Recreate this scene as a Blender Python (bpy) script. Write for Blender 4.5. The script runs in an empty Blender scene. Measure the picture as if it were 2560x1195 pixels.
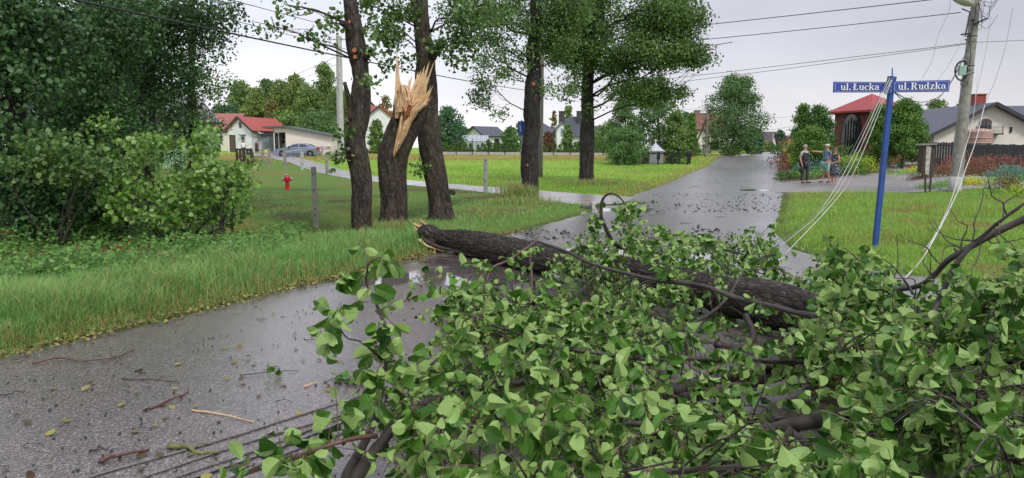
import bpy, math, random
import numpy as np
from mathutils import Vector, Matrix, Euler
rng = np.random.default_rng(7); random.seed(7)
R = math.radians
scn = bpy.context.scene
col = scn.collection
# ---------------------------------------------------------------- camera
PITCH = 7.14; FPX = 1828.0; CAMH = 1.7
cam_d = bpy.data.cameras.new('camera'); cam = bpy.data.objects.new('camera', cam_d); col.objects.link(cam)
cam.location = (0, 0, CAMH); cam.rotation_euler = (R(90 - PITCH), 0, 0)
cam_d.sensor_width = 36; cam_d.lens = FPX / 2560 * 36; cam_d.clip_start = .05; cam_d.clip_end = 3000
scn.camera = cam
# ---------------------------------------------------------------- world: overcast sky
SUN_EL, SUN_AZ = R(48), R(150)
w = bpy.data.worlds.new('World'); scn.world = w; w.use_nodes = True
nt = w.node_tree; nt.nodes.clear(); N = nt.nodes.new; L = nt.links.new
out = N('ShaderNodeOutputWorld'); bg = N('ShaderNodeBackground')
sky = N('ShaderNodeTexSky'); sky.sky_type = 'NISHITA'; sky.sun_disc = False
sky.sun_elevation = SUN_EL; sky.sun_rotation = SUN_AZ
sk = N('ShaderNodeVectorMath'); sk.operation = 'SCALE'; L(sky.outputs[0], sk.inputs[0]); sk.inputs['Scale'].default_value = .1
tc = N('ShaderNodeTexCoord'); sep = N('ShaderNodeSeparateXYZ'); L(tc.outputs['Generated'], sep.inputs[0])
rmp = N('ShaderNodeValToRGB'); L(sep.outputs['Z'], rmp.inputs[0])
cr = rmp.color_ramp; cr.elements[0].position = 0; cr.elements[0].color = (.80, .77, .79, 1)
cr.elements[1].position = 1; cr.elements[1].color = (.60, .62, .70, 1)
for p, c in ((.05, (.76, .745, .79, 1)), (.13, (.64, .65, .715, 1)), (.3, (.54, .56, .645, 1)), (.55, (.66, .68, .78, 1))):
    e = cr.elements.new(p); e.color = c
# darker rain cloud towards the right of the view, brighter gap low and left
dotp = N('ShaderNodeVectorMath'); dotp.operation = 'DOT_PRODUCT'; L(tc.outputs['Generated'], dotp.inputs[0])
dotp.inputs[1].default_value = (math.sin(R(38)), math.cos(R(38)), .12)
mr = N('ShaderNodeMapRange'); L(dotp.outputs['Value'], mr.inputs[0])
mr.inputs[1].default_value = .72; mr.inputs[2].default_value = 1.0; mr.inputs[3].default_value = 1.04; mr.inputs[4].default_value = .74
ns = N('ShaderNodeTexNoise'); ns.inputs['Scale'].default_value = 2.6; ns.inputs['Detail'].default_value = 5
mp = N('ShaderNodeMapping'); mp.inputs['Scale'].default_value = (1, 1, 3.2); L(tc.outputs['Generated'], mp.inputs[0]); L(mp.outputs[0], ns.inputs[0])
mr2 = N('ShaderNodeMapRange'); L(ns.outputs[0], mr2.inputs[0]); mr2.inputs[1].default_value = .3; mr2.inputs[2].default_value = .7
mr2.inputs[3].default_value = .87; mr2.inputs[4].default_value = 1.10
mu = N('ShaderNodeMath'); mu.operation = 'MULTIPLY'; L(mr.outputs[0], mu.inputs[0]); L(mr2.outputs[0], mu.inputs[1])
cs = N('ShaderNodeVectorMath'); cs.operation = 'SCALE'; L(rmp.outputs[0], cs.inputs[0]); L(mu.outputs[0], cs.inputs['Scale'])
mx = N('ShaderNodeMix'); mx.data_type = 'RGBA'; mx.inputs[0].default_value = .93
L(sk.outputs[0], mx.inputs[6]); L(cs.outputs[0], mx.inputs[7]); L(mx.outputs[2], bg.inputs[0]); bg.inputs[1].default_value = 1.0
L(bg.outputs[0], out.inputs[0])
sd = bpy.data.lights.new('sun', 'SUN'); sd.energy = 1.5; sd.angle = R(12); sd.color = (1, .96, .9)
so = bpy.data.objects.new('sun', sd); col.objects.link(so)
_d = Vector((math.sin(SUN_AZ) * math.cos(SUN_EL), math.cos(SUN_AZ) * math.cos(SUN_EL), math.sin(SUN_EL)))
so.rotation_euler = _d.to_track_quat('Z', 'Y').to_euler()
scn.view_settings.view_transform = 'Standard'; scn.view_settings.look = 'None'
scn.view_settings.exposure = 0.5; scn.view_settings.gamma = 1; scn.view_settings.use_curve_mapping = False
scn.render.engine = 'CYCLES'
scn.cycles.max_bounces = 6; scn.cycles.diffuse_bounces = 3; scn.cycles.glossy_bounces = 2; scn.cycles.transmission_bounces = 3; scn.cycles.transparent_max_bounces = 8
# ---------------------------------------------------------------- photo geometry -> world
cP, sP = math.cos(R(PITCH)), math.sin(R(PITCH))
def ray(px, py):
    x = (px - 1280) / FPX; y = (597.5 - py) / FPX
    return np.array([x, cP + y * sP, -sP + y * cP])
def at(px, py, Y):
    d = ray(px, py); t = Y / d[1]; return np.array([d[0] * t, Y, CAMH + d[2] * t])
def gp(px, py, z=0.0):
    d = ray(px, py); t = (z - CAMH) / d[2]; return np.array([d[0] * t, d[1] * t, z])
def proj(P):
    P = np.asarray(P, float); x = P[..., 0]; y = P[..., 1]; z = P[..., 2] - CAMH
    dep = y * cP - z * sP; up = y * sP + z * cP
    return 1280 + FPX * x / dep, 597.5 - FPX * up / dep, dep
# value noise
def vnoise(P, scale=1.0, seed=0):
    P = np.asarray(P, float) * scale; i = np.floor(P).astype(np.int64); f = P - i; f = f * f * (3 - 2 * f)
    def h(a):
        n = a[..., 0] * 374761393 + a[..., 1] * 668265263 + a[..., 2] * 2147483647 + seed * 1274126177
        n = (n ^ (n >> 13)) * 1274126177; n = n ^ (n >> 16); return (n & 0xffff) / 65535.0
    r = 0
    for dx in (0, 1):
        for dy in (0, 1):
            for dz in (0, 1):
                wt = (f[..., 0] if dx else 1 - f[..., 0]) * (f[..., 1] if dy else 1 - f[..., 1]) * (f[..., 2] if dz else 1 - f[..., 2])
                r = r + wt * h(i + np.array([dx, dy, dz]))
    return r
def n2(x, y, s=1.0, seed=0): return vnoise(np.stack([x, y, np.zeros_like(x) + .37], -1), s, seed)
# ---------------------------------------------------------------- terrain height
def H(x, y):
    x = np.asarray(x, float); y = np.asarray(y, float)
    hl = np.interp(y, [40, 50, 58, 70, 76, 82, 95, 120], [0, .12, .25, .6, .78, .92, 1.15, 1.25])
    hr = np.interp(y, [33, 45, 57, 70, 90, 143, 200], [0, .2, .37, .57, .78, .82, .4])
    d = x - .37 * y
    t = np.clip((d + 26) / 22, 0, 1); t = t * t * (3 - 2 * t)
    h = hl * (1 - t) + hr * t
    g = np.clip((x - 12.5) / 4, 0, 1) * np.clip((y - 31) / 6, 0, 1) * np.clip((d) / 3, 0, 1) * .55
    g2 = np.clip((x - 15) / 2.5, 0, 1) * np.clip((y - 26) / 3.5, 0, 1) * .5
    return h + np.maximum(g, g2) * np.clip((90 - y) / 30, 0, 1)
_le = [gp(*p) for p in ((0, 893), (330, 815), (640, 742), (850, 690), (1050, 640), (1290, 580), (1450, 537))]
LEY = [0, 3] + [p[1] for p in _le] + [28, 45, 69.6, 143, 220]
LEX = [-10.5, -6.6] + [p[0] for p in _le] + [4.95, 11.1, 20.1, 47.9, 76.7]
_re = [gp(*p) for p in ((1935, 580), (1950, 520), (1957, 480))]
REY = [-6, 3, 6, 8.2, 9.2, 10.3, 12.2] + [p[1] for p in _re] + [45, 69.6, 143, 220]
REX = [30, 24, 18, 9.0, 5.8, 4.95, 4.75] + [p[0] for p in _re] + [16.3, 25.4, 52.9, 81.7]
def xl(y): return np.interp(y, LEY, LEX)
def xr(y): return np.interp(y, REY, REX)
def inroad(x, y, m=0.0): return (x > xl(y) - m) & (x < xr(y) + m)
# side drive (left) and paved areas (right): centre lines / polygons
DRV = np.array([gp(1620, 505)[:2], gp(1480, 497)[:2], gp(1330, 482)[:2], gp(1180, 469)[:2], gp(1040, 458)[:2], gp(930, 447)[:2], gp(850, 436)[:2], gp(760, 418)[:2], gp(690, 404, .2)[:2], gp(652, 392, .6)[:2], (-24.5, 80), (-24, 95)])
DRW = np.array([5.2, 3.6, 2.6, 2.2, 2.1, 2.1, 2.1, 2.3, 2.6, 4.2, 9, 14]) * .5
def polydist(x, y, pts, ws=None):
    best = np.full(x.shape, 1e9)
    for i in range(len(pts) - 1):
        a, b = pts[i], pts[i + 1]; ab = b - a; L2 = ab @ ab
        t = np.clip(((x - a[0]) * ab[0] + (y - a[1]) * ab[1]) / L2, 0, 1)
        d = np.hypot(x - a[0] - t * ab[0], y - a[1] - t * ab[1])
        if ws is not None: d = d - (ws[i] * (1 - t) + ws[i + 1] * t)
        best = np.minimum(best, d)
    return best
PAVE = np.array([[10.2, 28.0], [20.5, 27.3], [19.0, 30.5], [16.4, 34.8], [11.8, 35.4]])     # paved forecourt
PTH = np.array([[18.6, 30.0], [19.3, 34], [20.0, 39], [22.2, 43.5], [25.5, 46], [32, 47.5]]); PTW = np.array([1.1, .95, .8, .75, .75, .75])
def inpoly(x, y, P):
    r = np.zeros(x.shape, bool); n = len(P); j = n - 1
    for i in range(n):
        xi, yi, xj, yj = *P[i], *P[j]
        c = ((yi > y) != (yj > y)) & (x < (xj - xi) * (y - yi) / (yj - yi + 1e-12) + xi); r ^= c; j = i
    return r
def pavedist(x, y):
    d = polydist(x, y, np.vstack([PAVE, PAVE[:1]])); return np.where(inpoly(x, y, PAVE), -d, d)
def GH(x, y):
    """height of the grass surface"""
    x = np.asarray(x, float); y = np.asarray(y, float)
    h = H(x, y)
    dl = xl(y) - x; dr = x - xr(y)
    near = np.clip((34 - y) / 8, 0, 1)
    h = h + np.clip(dl / .8, 0, 1) * .07 * near * (dl > 0)
    h = h - .38 * np.exp(-((dl - 5.0) / .9) ** 2) * np.clip((y - 8) / 4, 0, 1) * np.clip((23 - y) / 4, 0, 1)
    h = h + (n2(x, y, .45, 3) - .5) * .16 * np.clip((np.minimum(np.abs(dl), np.abs(dr)) - .6) / 1.5, 0, 1) * near
    pd = np.minimum(np.minimum(polydist(x, y, DRV, DRW), pavedist(x, y)), polydist(x, y, PTH, PTW))
    road = np.minimum(np.clip(-dl, -9, 9), np.clip(-dr, -9, 9))      # >0 inside road
    dd = np.minimum(pd, -road)
    flat = H(x, y)
    t = np.clip(dd / .7, 0, 1)
    h = flat * (1 - t) + h * t
    return np.where(dd < 0, h - np.clip(-dd / .15, 0, 1) * .10, h)
def gz(x, y): return float(GH(np.array([x]), np.array([y]))[0])
# ---------------------------------------------------------------- tagging
def tag(o, label=None, cat=None, group=None, kind=None):
    if label: o['label'] = label
    if cat: o['category'] = cat
    if group: o['group'] = group
    if kind: o['kind'] = kind
    return o
def thing(name, label, cat, loc=(0, 0, 0), rz=0.0, group=None, rot=None):
    o = bpy.data.objects.new(name, None); col.objects.link(o); o.location = [float(v) for v in loc]
    o.rotation_euler = rot if rot is not None else (0, 0, rz); o.empty_display_size = .2
    return tag(o, label, cat, group)
def copy_tree(o, parent=None):
    c = o.copy(); col.objects.link(c); c.parent = parent
    for ch in list(o.children): copy_tree(ch, c)
    return c
# ---------------------------------------------------------------- mesh builder
def unit(v):
    v = np.asarray(v, float); return v / (np.linalg.norm(v, axis=-1, keepdims=True) + 1e-12)
class MB:
    def __init__(s): s.V = []; s.A = []; s.F = {3: [], 4: []}; s.R = {3: [], 4: []}; s.M = {3: [], 4: []}; s.NG = []; s.n = 0; s.mi = 0
    def add(s, V, quads=None, tris=None, bk=None, rnd=.5, ngons=None):
        V = np.asarray(V, float).reshape(-1, 3); s.V.append(V); s.A.append(V * 1.0 if bk is None else np.asarray(bk, float))
        for k, F in ((4, quads), (3, tris)):
            if F is not None and len(F):
                F = np.asarray(F, np.int64).reshape(-1, k) + s.n; s.F[k].append(F)
                s.R[k].append(np.broadcast_to(np.asarray(rnd, float), (len(F),)).copy()); s.M[k].append(np.full(len(F), s.mi))
        if ngons:
            for g in ngons: s.NG.append(([i + s.n for i in g], s.mi))
        s.n += len(V); return s
    def box(s, c, size, R_=None, rz=0, taper=None):
        x, y, z = np.asarray(size) / 2
        V = np.array([[-x, -y, -z], [x, -y, -z], [x, y, -z], [-x, y, -z], [-x, -y, z], [x, -y, z], [x, y, z], [-x, y, z]], float)
        if taper is not None: V[4:, 0] *= taper[0]; V[4:, 1] *= taper[1]
        if rz: ca, sa = math.cos(rz), math.sin(rz); V = V @ np.array([[ca, sa, 0], [-sa, ca, 0], [0, 0, 1]])
        if R_ is not None: V = V @ np.asarray(R_).T
        return s.add(V + np.asarray(c, float), quads=[[0, 3, 2, 1], [4, 5, 6, 7], [0, 1, 5, 4], [1, 2, 6, 5], [2, 3, 7, 6], [3, 0, 4, 7]])
    def prism(s, poly, vec):
        P = np.asarray(poly, float); n = len(P); V = np.vstack([P, P + np.asarray(vec, float)])
        return s.add(V, quads=[[i, (i + 1) % n, n + (i + 1) % n, n + i] for i in range(n)], ngons=[list(range(n))[::-1], list(range(n, 2 * n))])
    def bar(s, a, b, wd, hd=None):
        a = np.asarray(a, float); b = np.asarray(b, float); d = unit(b - a); up = np.array([0, 0, 1.]) if abs(d[2]) < .95 else np.array([0, 1., 0])
        x = unit(np.cross(d, up)); z = np.cross(x, d); hd = hd or wd; V = []
        for p in (a, b):
            for i, j in ((-1, -1), (1, -1), (1, 1), (-1, 1)): V.append(p + x * i * wd / 2 + z * j * hd / 2)
        return s.add(V, quads=[[0, 3, 2, 1], [4, 5, 6, 7], [0, 1, 5, 4], [1, 2, 6, 5], [2, 3, 7, 6], [3, 0, 4, 7]])
    def tube(s, path, rad, sides=8, cap=True, disp=None, rnd=.5, bkoff=0.0):
        P = np.asarray(path, float); n = len(P); rad = np.broadcast_to(np.asarray(rad, float), (n,))
        T = np.gradient(P, axis=0); T = unit(T)
        ref = np.array([0, 1., 0]) if abs(T[0][1]) < .9 else np.array([1., 0, 0])
        X = np.zeros_like(P); x = unit(np.cross(T[0], ref))
        for i in range(n):
            x = x - T[i] * (x @ T[i]); x = x / (np.linalg.norm(x) + 1e-9); X[i] = x
        Yv = np.cross(T, X); th = np.linspace(0, 2 * math.pi, sides, endpoint=False)
        c = np.cos(th)[None, :, None]; sn = np.sin(th)[None, :, None]
        L_ = np.concatenate([[0], np.cumsum(np.linalg.norm(np.diff(P, axis=0), axis=1))]) + bkoff
        dirs = X[:, None, :] * c + Yv[:, None, :] * sn
        bk = np.stack([np.cos(th)[None, :] * rad[:, None], np.sin(th)[None, :] * rad[:, None], np.broadcast_to(L_[:, None], (n, sides))], -1)
        r = rad[:, None] * np.ones((1, sides))
        if disp is not None: r = r + disp(bk, P[:, None, :] + dirs * rad[:, None, None], th[None, :] * np.ones((n, 1)))
        V = P[:, None, :] + dirs * r[:, :, None]
        I = np.arange(n - 1)[:, None] * sides; J = np.arange(sides)[None, :]; J2 = (J + 1) % sides
        Q = np.stack([I + J, I + J2, I + J2 + sides, I + J + sides], -1).reshape(-1, 4)
        ng = [list(range(sides))[::-1], list(range((n - 1) * sides, n * sides))] if cap else None
        return s.add(V.reshape(-1, 3), quads=Q, bk=bk.reshape(-1, 3), rnd=rnd, ngons=ng)
    def lathe(s, c, prof, sides=16, axis='z'):
        th = np.linspace(0, 2 * math.pi, sides, endpoint=False); V = []
        for r, z in prof:
            for t in th:
                v = [r * math.cos(t), r * math.sin(t), z]
                if axis == 'y': v = [v[0], -v[2], v[1]]
                if axis == 'x': v = [v[2], v[0], v[1]]
                V.append(v)
        n = len(prof); Q = [[i * sides + j, i * sides + (j + 1) % sides, (i + 1) * sides + (j + 1) % sides, (i + 1) * sides + j] for i in range(n - 1) for j in range(sides)]
        return s.add(np.array(V) + np.asarray(c, float), quads=Q, ngons=[list(range(sides))[::-1], list(range((n - 1) * sides, n * sides))])
    def ell(s, c, r, seg=16, rings=10, warp=None, rnd=.5):
        th = np.linspace(0, 2 * math.pi, seg, endpoint=False); ph = np.linspace(0, math.pi, rings)
        P = np.stack([np.sin(ph)[:, None] * np.cos(th), np.sin(ph)[:, None] * np.sin(th), np.cos(ph)[:, None] * np.ones(seg)], -1)
        V = P.reshape(-1, 3)
        if warp is not None: V = warp(V)
        V = V * np.asarray(r, float) + np.asarray(c, float)
        Q = [[i * seg + j, (i + 1) * seg + j, (i + 1) * seg + (j + 1) % seg, i * seg + (j + 1) % seg] for i in range(rings - 1) for j in range(seg)]
        return s.add(V, quads=Q, rnd=rnd)
    def build(s, name, mats, parent=None, smooth=False, loc=None, rz=0):
        V = np.vstack(s.V); A = np.vstack(s.A)
        mats = mats if isinstance(mats, (list, tuple)) else [mats]
        q = np.vstack(s.F[4]) if s.F[4] else np.zeros((0, 4), int); t = np.vstack(s.F[3]) if s.F[3] else np.zeros((0, 3), int)
        rn = np.concatenate((s.R[4] or [np.zeros(0)]) + (s.R[3] or [np.zeros(0)]) + [np.full(len(s.NG), .5)])
        mi = np.concatenate((s.M[4] or [np.zeros(0)]) + (s.M[3] or [np.zeros(0)]) + [np.array([m for _, m in s.NG], float)]).astype(np.int32)
        ngl = [len(g) for g, _ in s.NG]; ngv = np.array([i for g, _ in s.NG for i in g], np.int64)
        loops = np.concatenate([q.ravel(), t.ravel(), ngv]).astype(np.int32)
        tot = np.concatenate([np.full(len(q), 4), np.full(len(t), 3), np.array(ngl, int)]).astype(np.int32)
        st = np.concatenate([[0], np.cumsum(tot)[:-1]]).astype(np.int32)
        me = bpy.data.meshes.new(name); me.vertices.add(len(V)); me.vertices.foreach_set('co', V.astype(np.float32).ravel())
        me.loops.add(len(loops)); me.loops.foreach_set('vertex_index', loops)
        me.polygons.add(len(tot)); me.polygons.foreach_set('loop_start', st); me.polygons.foreach_set('loop_total', tot)
        me.polygons.foreach_set('material_index', mi)
        me.polygons.foreach_set('use_smooth', np.full(len(tot), smooth))
        a = me.attributes.new('bk', 'FLOAT_VECTOR', 'POINT'); a.data.foreach_set('vector', A.astype(np.float32).ravel())
        a = me.attributes.new('rnd', 'FLOAT', 'FACE'); a.data.foreach_set('value', rn.astype(np.float32))
        me.update(calc_edges=True); me.validate()
        for m in mats: me.materials.append(m)
        o = bpy.data.objects.new(name, me); col.objects.link(o)
        if parent: o.parent = parent
        if loc is not None: o.location = [float(v) for v in loc]
        if rz: o.rotation_euler = (0, 0, rz)
        return o
def bevel(o, wd=.01, seg=2, ang=35):
    m = o.modifiers.new('bevel', 'BEVEL'); m.width = wd; m.segments = seg; m.limit_method = 'ANGLE'; m.angle_limit = R(ang); return o
# ---------------------------------------------------------------- materials
class NT:
    def __init__(s, name):
        s.m = bpy.data.materials.new(name); s.m.use_nodes = True; s.t = s.m.node_tree; s.t.nodes.clear()
        s.out = s.n('ShaderNodeOutputMaterial'); s.p = s.n('ShaderNodeBsdfPrincipled'); s.l(s.p.outputs[0], s.out.inputs[0])
    def n(s, k, **kw):
        x = s.t.nodes.new(k)
        for a, b in kw.items(): setattr(x, a, b)
        return x
    def l(s, a, b): s.t.links.new(a, b)
    def set(s, sock, v):
        if hasattr(v, 'links'): s.l(v, sock)
        elif isinstance(v, (tuple, list)) and len(v) == 3 and sock.type == 'RGBA': sock.default_value = (*v, 1)
        else: sock.default_value = v
    def P(s, k, v): s.set(s.p.inputs[k], v)
    def coord(s, kind='Object', scale=(1, 1, 1)):
        if kind == 'bk': c = s.n('ShaderNodeAttribute', attribute_name='bk').outputs['Vector']
        else: c = s.n('ShaderNodeTexCoord').outputs[kind]
        m = s.n('ShaderNodeMapping'); s.l(c, m.inputs[0]); m.inputs['Scale'].default_value = scale; return m.outputs[0]
    def noise(s, vec, scale=5, detail=4, rough=.55, dist=0):
        x = s.n('ShaderNodeTexNoise'); s.l(vec, x.inputs['Vector']); x.inputs['Scale'].default_value = scale; x.inputs['Detail'].default_value = detail
        x.inputs['Roughness'].default_value = rough; x.inputs['Distortion'].default_value = dist; return x.outputs[0]
    def vor(s, vec, scale=5, feature='F1', out='Distance', rand=1):
        x = s.n('ShaderNodeTexVoronoi', feature=feature); s.l(vec, x.inputs['Vector']); x.inputs['Scale'].default_value = scale; x.inputs['Randomness'].default_value = rand; return x.outputs[out]
    def ramp(s, v, stops):
        x = s.n('ShaderNodeValToRGB'); s.l(v, x.inputs[0]); e = x.color_ramp.elements
        for i, (p, c) in enumerate(stops):
            k = e[i] if i < 2 else e.new(p)
            k.position = p; k.color = (*c, 1) if isinstance(c, (tuple, list)) else (c, c, c, 1)
        return x.outputs[0]
    def mix(s, f, a, b, mode='MIX'):
        x = s.n('ShaderNodeMix', data_type='RGBA', blend_type=mode); s.set(x.inputs[0], f); s.set(x.inputs[6], a); s.set(x.inputs[7], b); return x.outputs[2]
    def math(s, op, a, b=0.0):
        x = s.n('ShaderNodeMath', operation=op); s.set(x.inputs[0], a); s.set(x.inputs[1], b); return x.outputs[0]
    def mapr(s, v, a, b, c, d):
        x = s.n('ShaderNodeMapRange'); s.l(v, x.inputs[0])
        for i, q in enumerate((a, b, c, d)): x.inputs[i + 1].default_value = q
        return x.outputs[0]
    def bump(s, h, strength=.5, dist=.01):
        b = s.n('ShaderNodeBump'); s.l(h, b.inputs['Height']); b.inputs['Strength'].default_value = strength; b.inputs['Distance'].default_value = dist
        s.l(b.outputs[0], s.p.inputs['Normal']); return b.outputs[0]
def plain(name, c1, c2=None, scale=3, rough=.6, bump=.2, bd=.01, metal=0, coord='Object', stretch=(1, 1, 1), spec=.5, fine=None, coat=0):
    m = NT(name); v = m.coord(coord, stretch); n = m.noise(v, scale, 5)
    c2 = c2 or tuple(x * .72 for x in c1)
    m.P('Base Color', m.ramp(n, [(.3, c2), (.7, c1)])); m.P('Roughness', m.mapr(n, .3, .7, min(1, rough + .08), max(.03, rough - .08))); m.P('Metallic', metal)
    m.P('Specular IOR Level', spec)
    if coat: m.P('Coat Weight', coat)
    if bump: m.bump(m.noise(v, fine or scale * 9, 4), bump, bd)
    return m.m
def foliage(name, c1, c2, under=None, rough=.45, trans=.3, veins=False, spec=.32):
    """two-sided leaf: per-leaf colour from the face attribute, paler underside, some light through"""
    m = NT(name); a = m.n('ShaderNodeAttribute', attribute_name='rnd').outputs['Fac']
    c = m.ramp(a, [(.0, c1), (1., c2)])
    if under:
        g = m.n('ShaderNodeNewGeometry').outputs['Backfacing']; c = m.mix(g, c, m.mix(.18, under, c))
    if veins:
        v = m.n('ShaderNodeAttribute', attribute_name='bk').outputs['Vector']; sp = m.n('ShaderNodeSeparateXYZ'); m.l(v, sp.inputs[0])
        ax = m.math('ABSOLUTE', sp.outputs[0]); s_ = m.math('SUBTRACT', sp.outputs[1], m.math('MULTIPLY', ax, .75))
        st = m.math('ABSOLUTE', m.math('SINE', m.math('MULTIPLY', s_, 24.)))
        vn = m.math('LESS_THAN', st, .16); mid = m.math('LESS_THAN', ax, .018); vv = m.math('MAXIMUM', vn, mid)
        blot = m.noise(m.coord('bk', (1, 1, 1)), 5, 3)
        c = m.mix(m.mapr(blot, .55, .8, 0, .35), c, (.10, .13, .03))
        c = m.mix(m.math('MULTIPLY', vv, .16), c, (.30, .42, .14)); m.bump(st, .22, .004)
    m.P('Base Color', c); m.P('Roughness', rough); m.P('Specular IOR Level', spec)
    tr = m.n('ShaderNodeBsdfTranslucent'); m.set(tr.inputs[0], c); ms = m.n('ShaderNodeMixShader'); ms.inputs[0].default_value = trans
    m.l(m.p.outputs[0], ms.inputs[1]); m.l(tr.outputs[0], ms.inputs[2]); m.l(ms.outputs[0], m.out.inputs[0]); return m.m
def bark_mat(name, dark, light, moss=None, scale=1.0, wet=.55, ST=.2, LI=.28, SK=.9):
    m = NT(name); v = m.coord('bk', (1, 1, .34)); nz = m.noise(v, 14 * scale, 5, .6)
    vd = m.n('ShaderNodeVectorMath', operation='ADD'); m.l(v, vd.inputs[0])
    off = m.n('ShaderNodeVectorMath', operation='SCALE'); x = m.n('ShaderNodeTexNoise'); m.l(v, x.inputs['Vector']); x.inputs['Scale'].default_value = 9 * scale
    m.l(x.outputs['Color'], off.inputs[0]); off.inputs['Scale'].default_value = .085 / scale; m.l(off.outputs[0], vd.inputs[1])
    e = m.vor(vd.outputs[0], 17 * scale, 'DISTANCE_TO_EDGE'); e2 = m.vor(vd.outputs[0], 42 * scale, 'DISTANCE_TO_EDGE')
    strk = m.noise(m.coord('bk', (1, 1, .07)), 26 * scale, 5, .7); h = m.math('ADD', m.math('MULTIPLY', m.mapr(e, 0, .28, 0, 1), .65), m.math('ADD', m.math('MULTIPLY', m.mapr(e2, 0, .3, 0, 1), .25), m.math('MULTIPLY', strk, SK)))
    c = m.mix(m.mapr(h, .25, 1.1, 0, 1), tuple(q * .4 for q in dark), m.ramp(nz, [(.35, dark), (.7, light)]))
    if moss:
        mn = m.noise(m.coord('Object'), 1.6, 4); c = m.mix(m.mapr(mn, .52, .7, 0, .65), c, moss)
    m.P('Base Color', c); m.P('Specular IOR Level', .3); m.P('Roughness', m.mapr(nz, .3, .7, wet + .2, wet)); li = m.noise(m.coord('bk', (1, 1, .25)), 5, 4, .65); m.P('Base Color', m.mix(m.mapr(li, .56, .70, 0, LI), c, tuple(min(1, q * 1.9) for q in light))); m.bump(m.math('ADD', h, m.math('MULTIPLY', nz, .5)), 1.0, .018 / scale); return m.m
# ================================================================= MATERIALS
m_bark = bark_mat('alder_bark', (.028, .020, .017), (.115, .088, .070), moss=(.085, .085, .042))
m_barkf = bark_mat('fallen_bark', (.042, .033, .028), (.17, .135, .11), scale=1.7, wet=.5, ST=.62, LI=.1, SK=.15)
m_barkd = bark_mat('dark_bark', (.020, .016, .015), (.060, .050, .045), moss=(.05, .055, .03))
m_limb = plain('limb_bark', (.075, .058, .052), (.022, .017, .016), 22, .42, .5, .006, coord='bk', stretch=(1, 1, .4))
m_limbr = plain('red_twig_bark', (.17, .075, .06), (.06, .035, .03), 22, .4, .4, .004, coord='bk', stretch=(1, 1, .4))
m_stem = plain('green_stem', (.30, .36, .08), (.16, .2, .05), 8, .5, 0)
mt = NT('torn_wood'); v_ = mt.coord('bk', (1, 1, .05)); nn_ = mt.noise(v_, 60, 5, .6)
big_ = mt.noise(mt.coord('bk', (1, 1, .4)), 7, 4)
mt.P('Base Color', mt.mix(mt.mapr(big_, .58, .72, 0, .7), mt.ramp(nn_, [(.25, (.40, .20, .09)), (.48, (.70, .47, .25)), (.72, (.82, .64, .41))]), (.30, .085, .03))); mt.P('Roughness', .65); mt.bump(nn_, .9, .012); m_torn = mt.m
m_cut = plain('cut_wood', (.50, .19, .08), (.26, .08, .03), 9, .6, .3)
# alder leaves
m_leafN = foliage('near_alder_leaf', (0.009, 0.048, 0.006), (0.12, 0.29, 0.034), under=(0.34, 0.5, 0.15), rough=.36, trans=.24, veins=True)
m_leafT = foliage('crown_leaf', (0.016, 0.055, 0.012), (0.16, 0.29, 0.05), under=(0.19, 0.3, 0.11), rough=.5, trans=.3)
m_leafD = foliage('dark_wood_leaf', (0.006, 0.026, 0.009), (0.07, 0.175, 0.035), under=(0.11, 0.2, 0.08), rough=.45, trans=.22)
m_leafB = foliage('bush_leaf', (0.05, 0.15, 0.02), (0.22, 0.41, 0.06), under=(0.33, 0.47, 0.16), rough=.48, trans=.3)
m_leafL = foliage('linden_leaf', (0.06, 0.17, 0.05), (0.21, 0.38, 0.1), under=(.13, .2, .09), rough=.5, trans=.25)
m_birch = foliage('birch_leaf', (0.19, 0.32, 0.06), (0.42, 0.52, 0.14), under=(.14, .19, .07), rough=.55, trans=.3)
m_birchg = foliage('green_birch_leaf', (0.15, 0.3, 0.07), (0.34, 0.48, 0.13), under=(.11, .17, .06), rough=.55, trans=.3)
m_autumn = foliage('turning_leaf', (0.2, 0.22, 0.06), (0.38, 0.33, 0.11), under=(.2, .17, .07), rough=.6, trans=.3)
m_bluegreen = foliage('far_dark_leaf', (0.048, 0.140, 0.072), (0.120, 0.228, 0.102), rough=.6, trans=.2)
m_conif = foliage('conifer_needle', (0.04, 0.13, 0.035), (0.14, 0.27, 0.07), rough=.65, trans=.12)
m_thuja = foliage('thuja_needle', (0.05, 0.13, 0.025), (0.16, 0.28, 0.06), rough=.7, trans=.1)
m_arbor = foliage('arborvitae_spray', (0.07, 0.17, 0.03), (0.2, 0.34, 0.07), rough=.6, trans=.15)
m_yelc = foliage('golden_conifer_needle', (0.195, 0.322, 0.022), (0.546, 0.700, 0.055), rough=.6, trans=.15)
m_red = foliage('barberry_leaf', (0.28, 0.09, 0.07), (0.52, 0.2, 0.16), rough=.6, trans=.2)
m_brn = foliage('dry_heather_twig', (0.108, 0.063, 0.040), (0.270, 0.153, 0.088), rough=.8, trans=.1)
m_cov = foliage('low_juniper_needle', (0.14, 0.32, 0.06), (0.34, 0.58, 0.14), rough=.65, trans=.15)
m_blu = foliage('blue_juniper_needle', (0.08, 0.22, 0.16), (0.2, 0.38, 0.3), rough=.65, trans=.15)
m_flow = foliage('yellow_flower', (.65, .55, .02), (.85, .78, .04), rough=.6, trans=.2)
m_grass = foliage('grass_blade', (0.11, 0.27, 0.055), (0.32, 0.54, 0.17), rough=.5, trans=.3)
m_grassd = foliage('dry_grass_blade', (0.26, 0.27, 0.08), (0.48, 0.38, 0.15), rough=.65, trans=.3)
m_fieldg = foliage('field_grass_blade', (0.17, 0.36, 0.045), (0.44, 0.62, 0.13), rough=.6, trans=.3)
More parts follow.
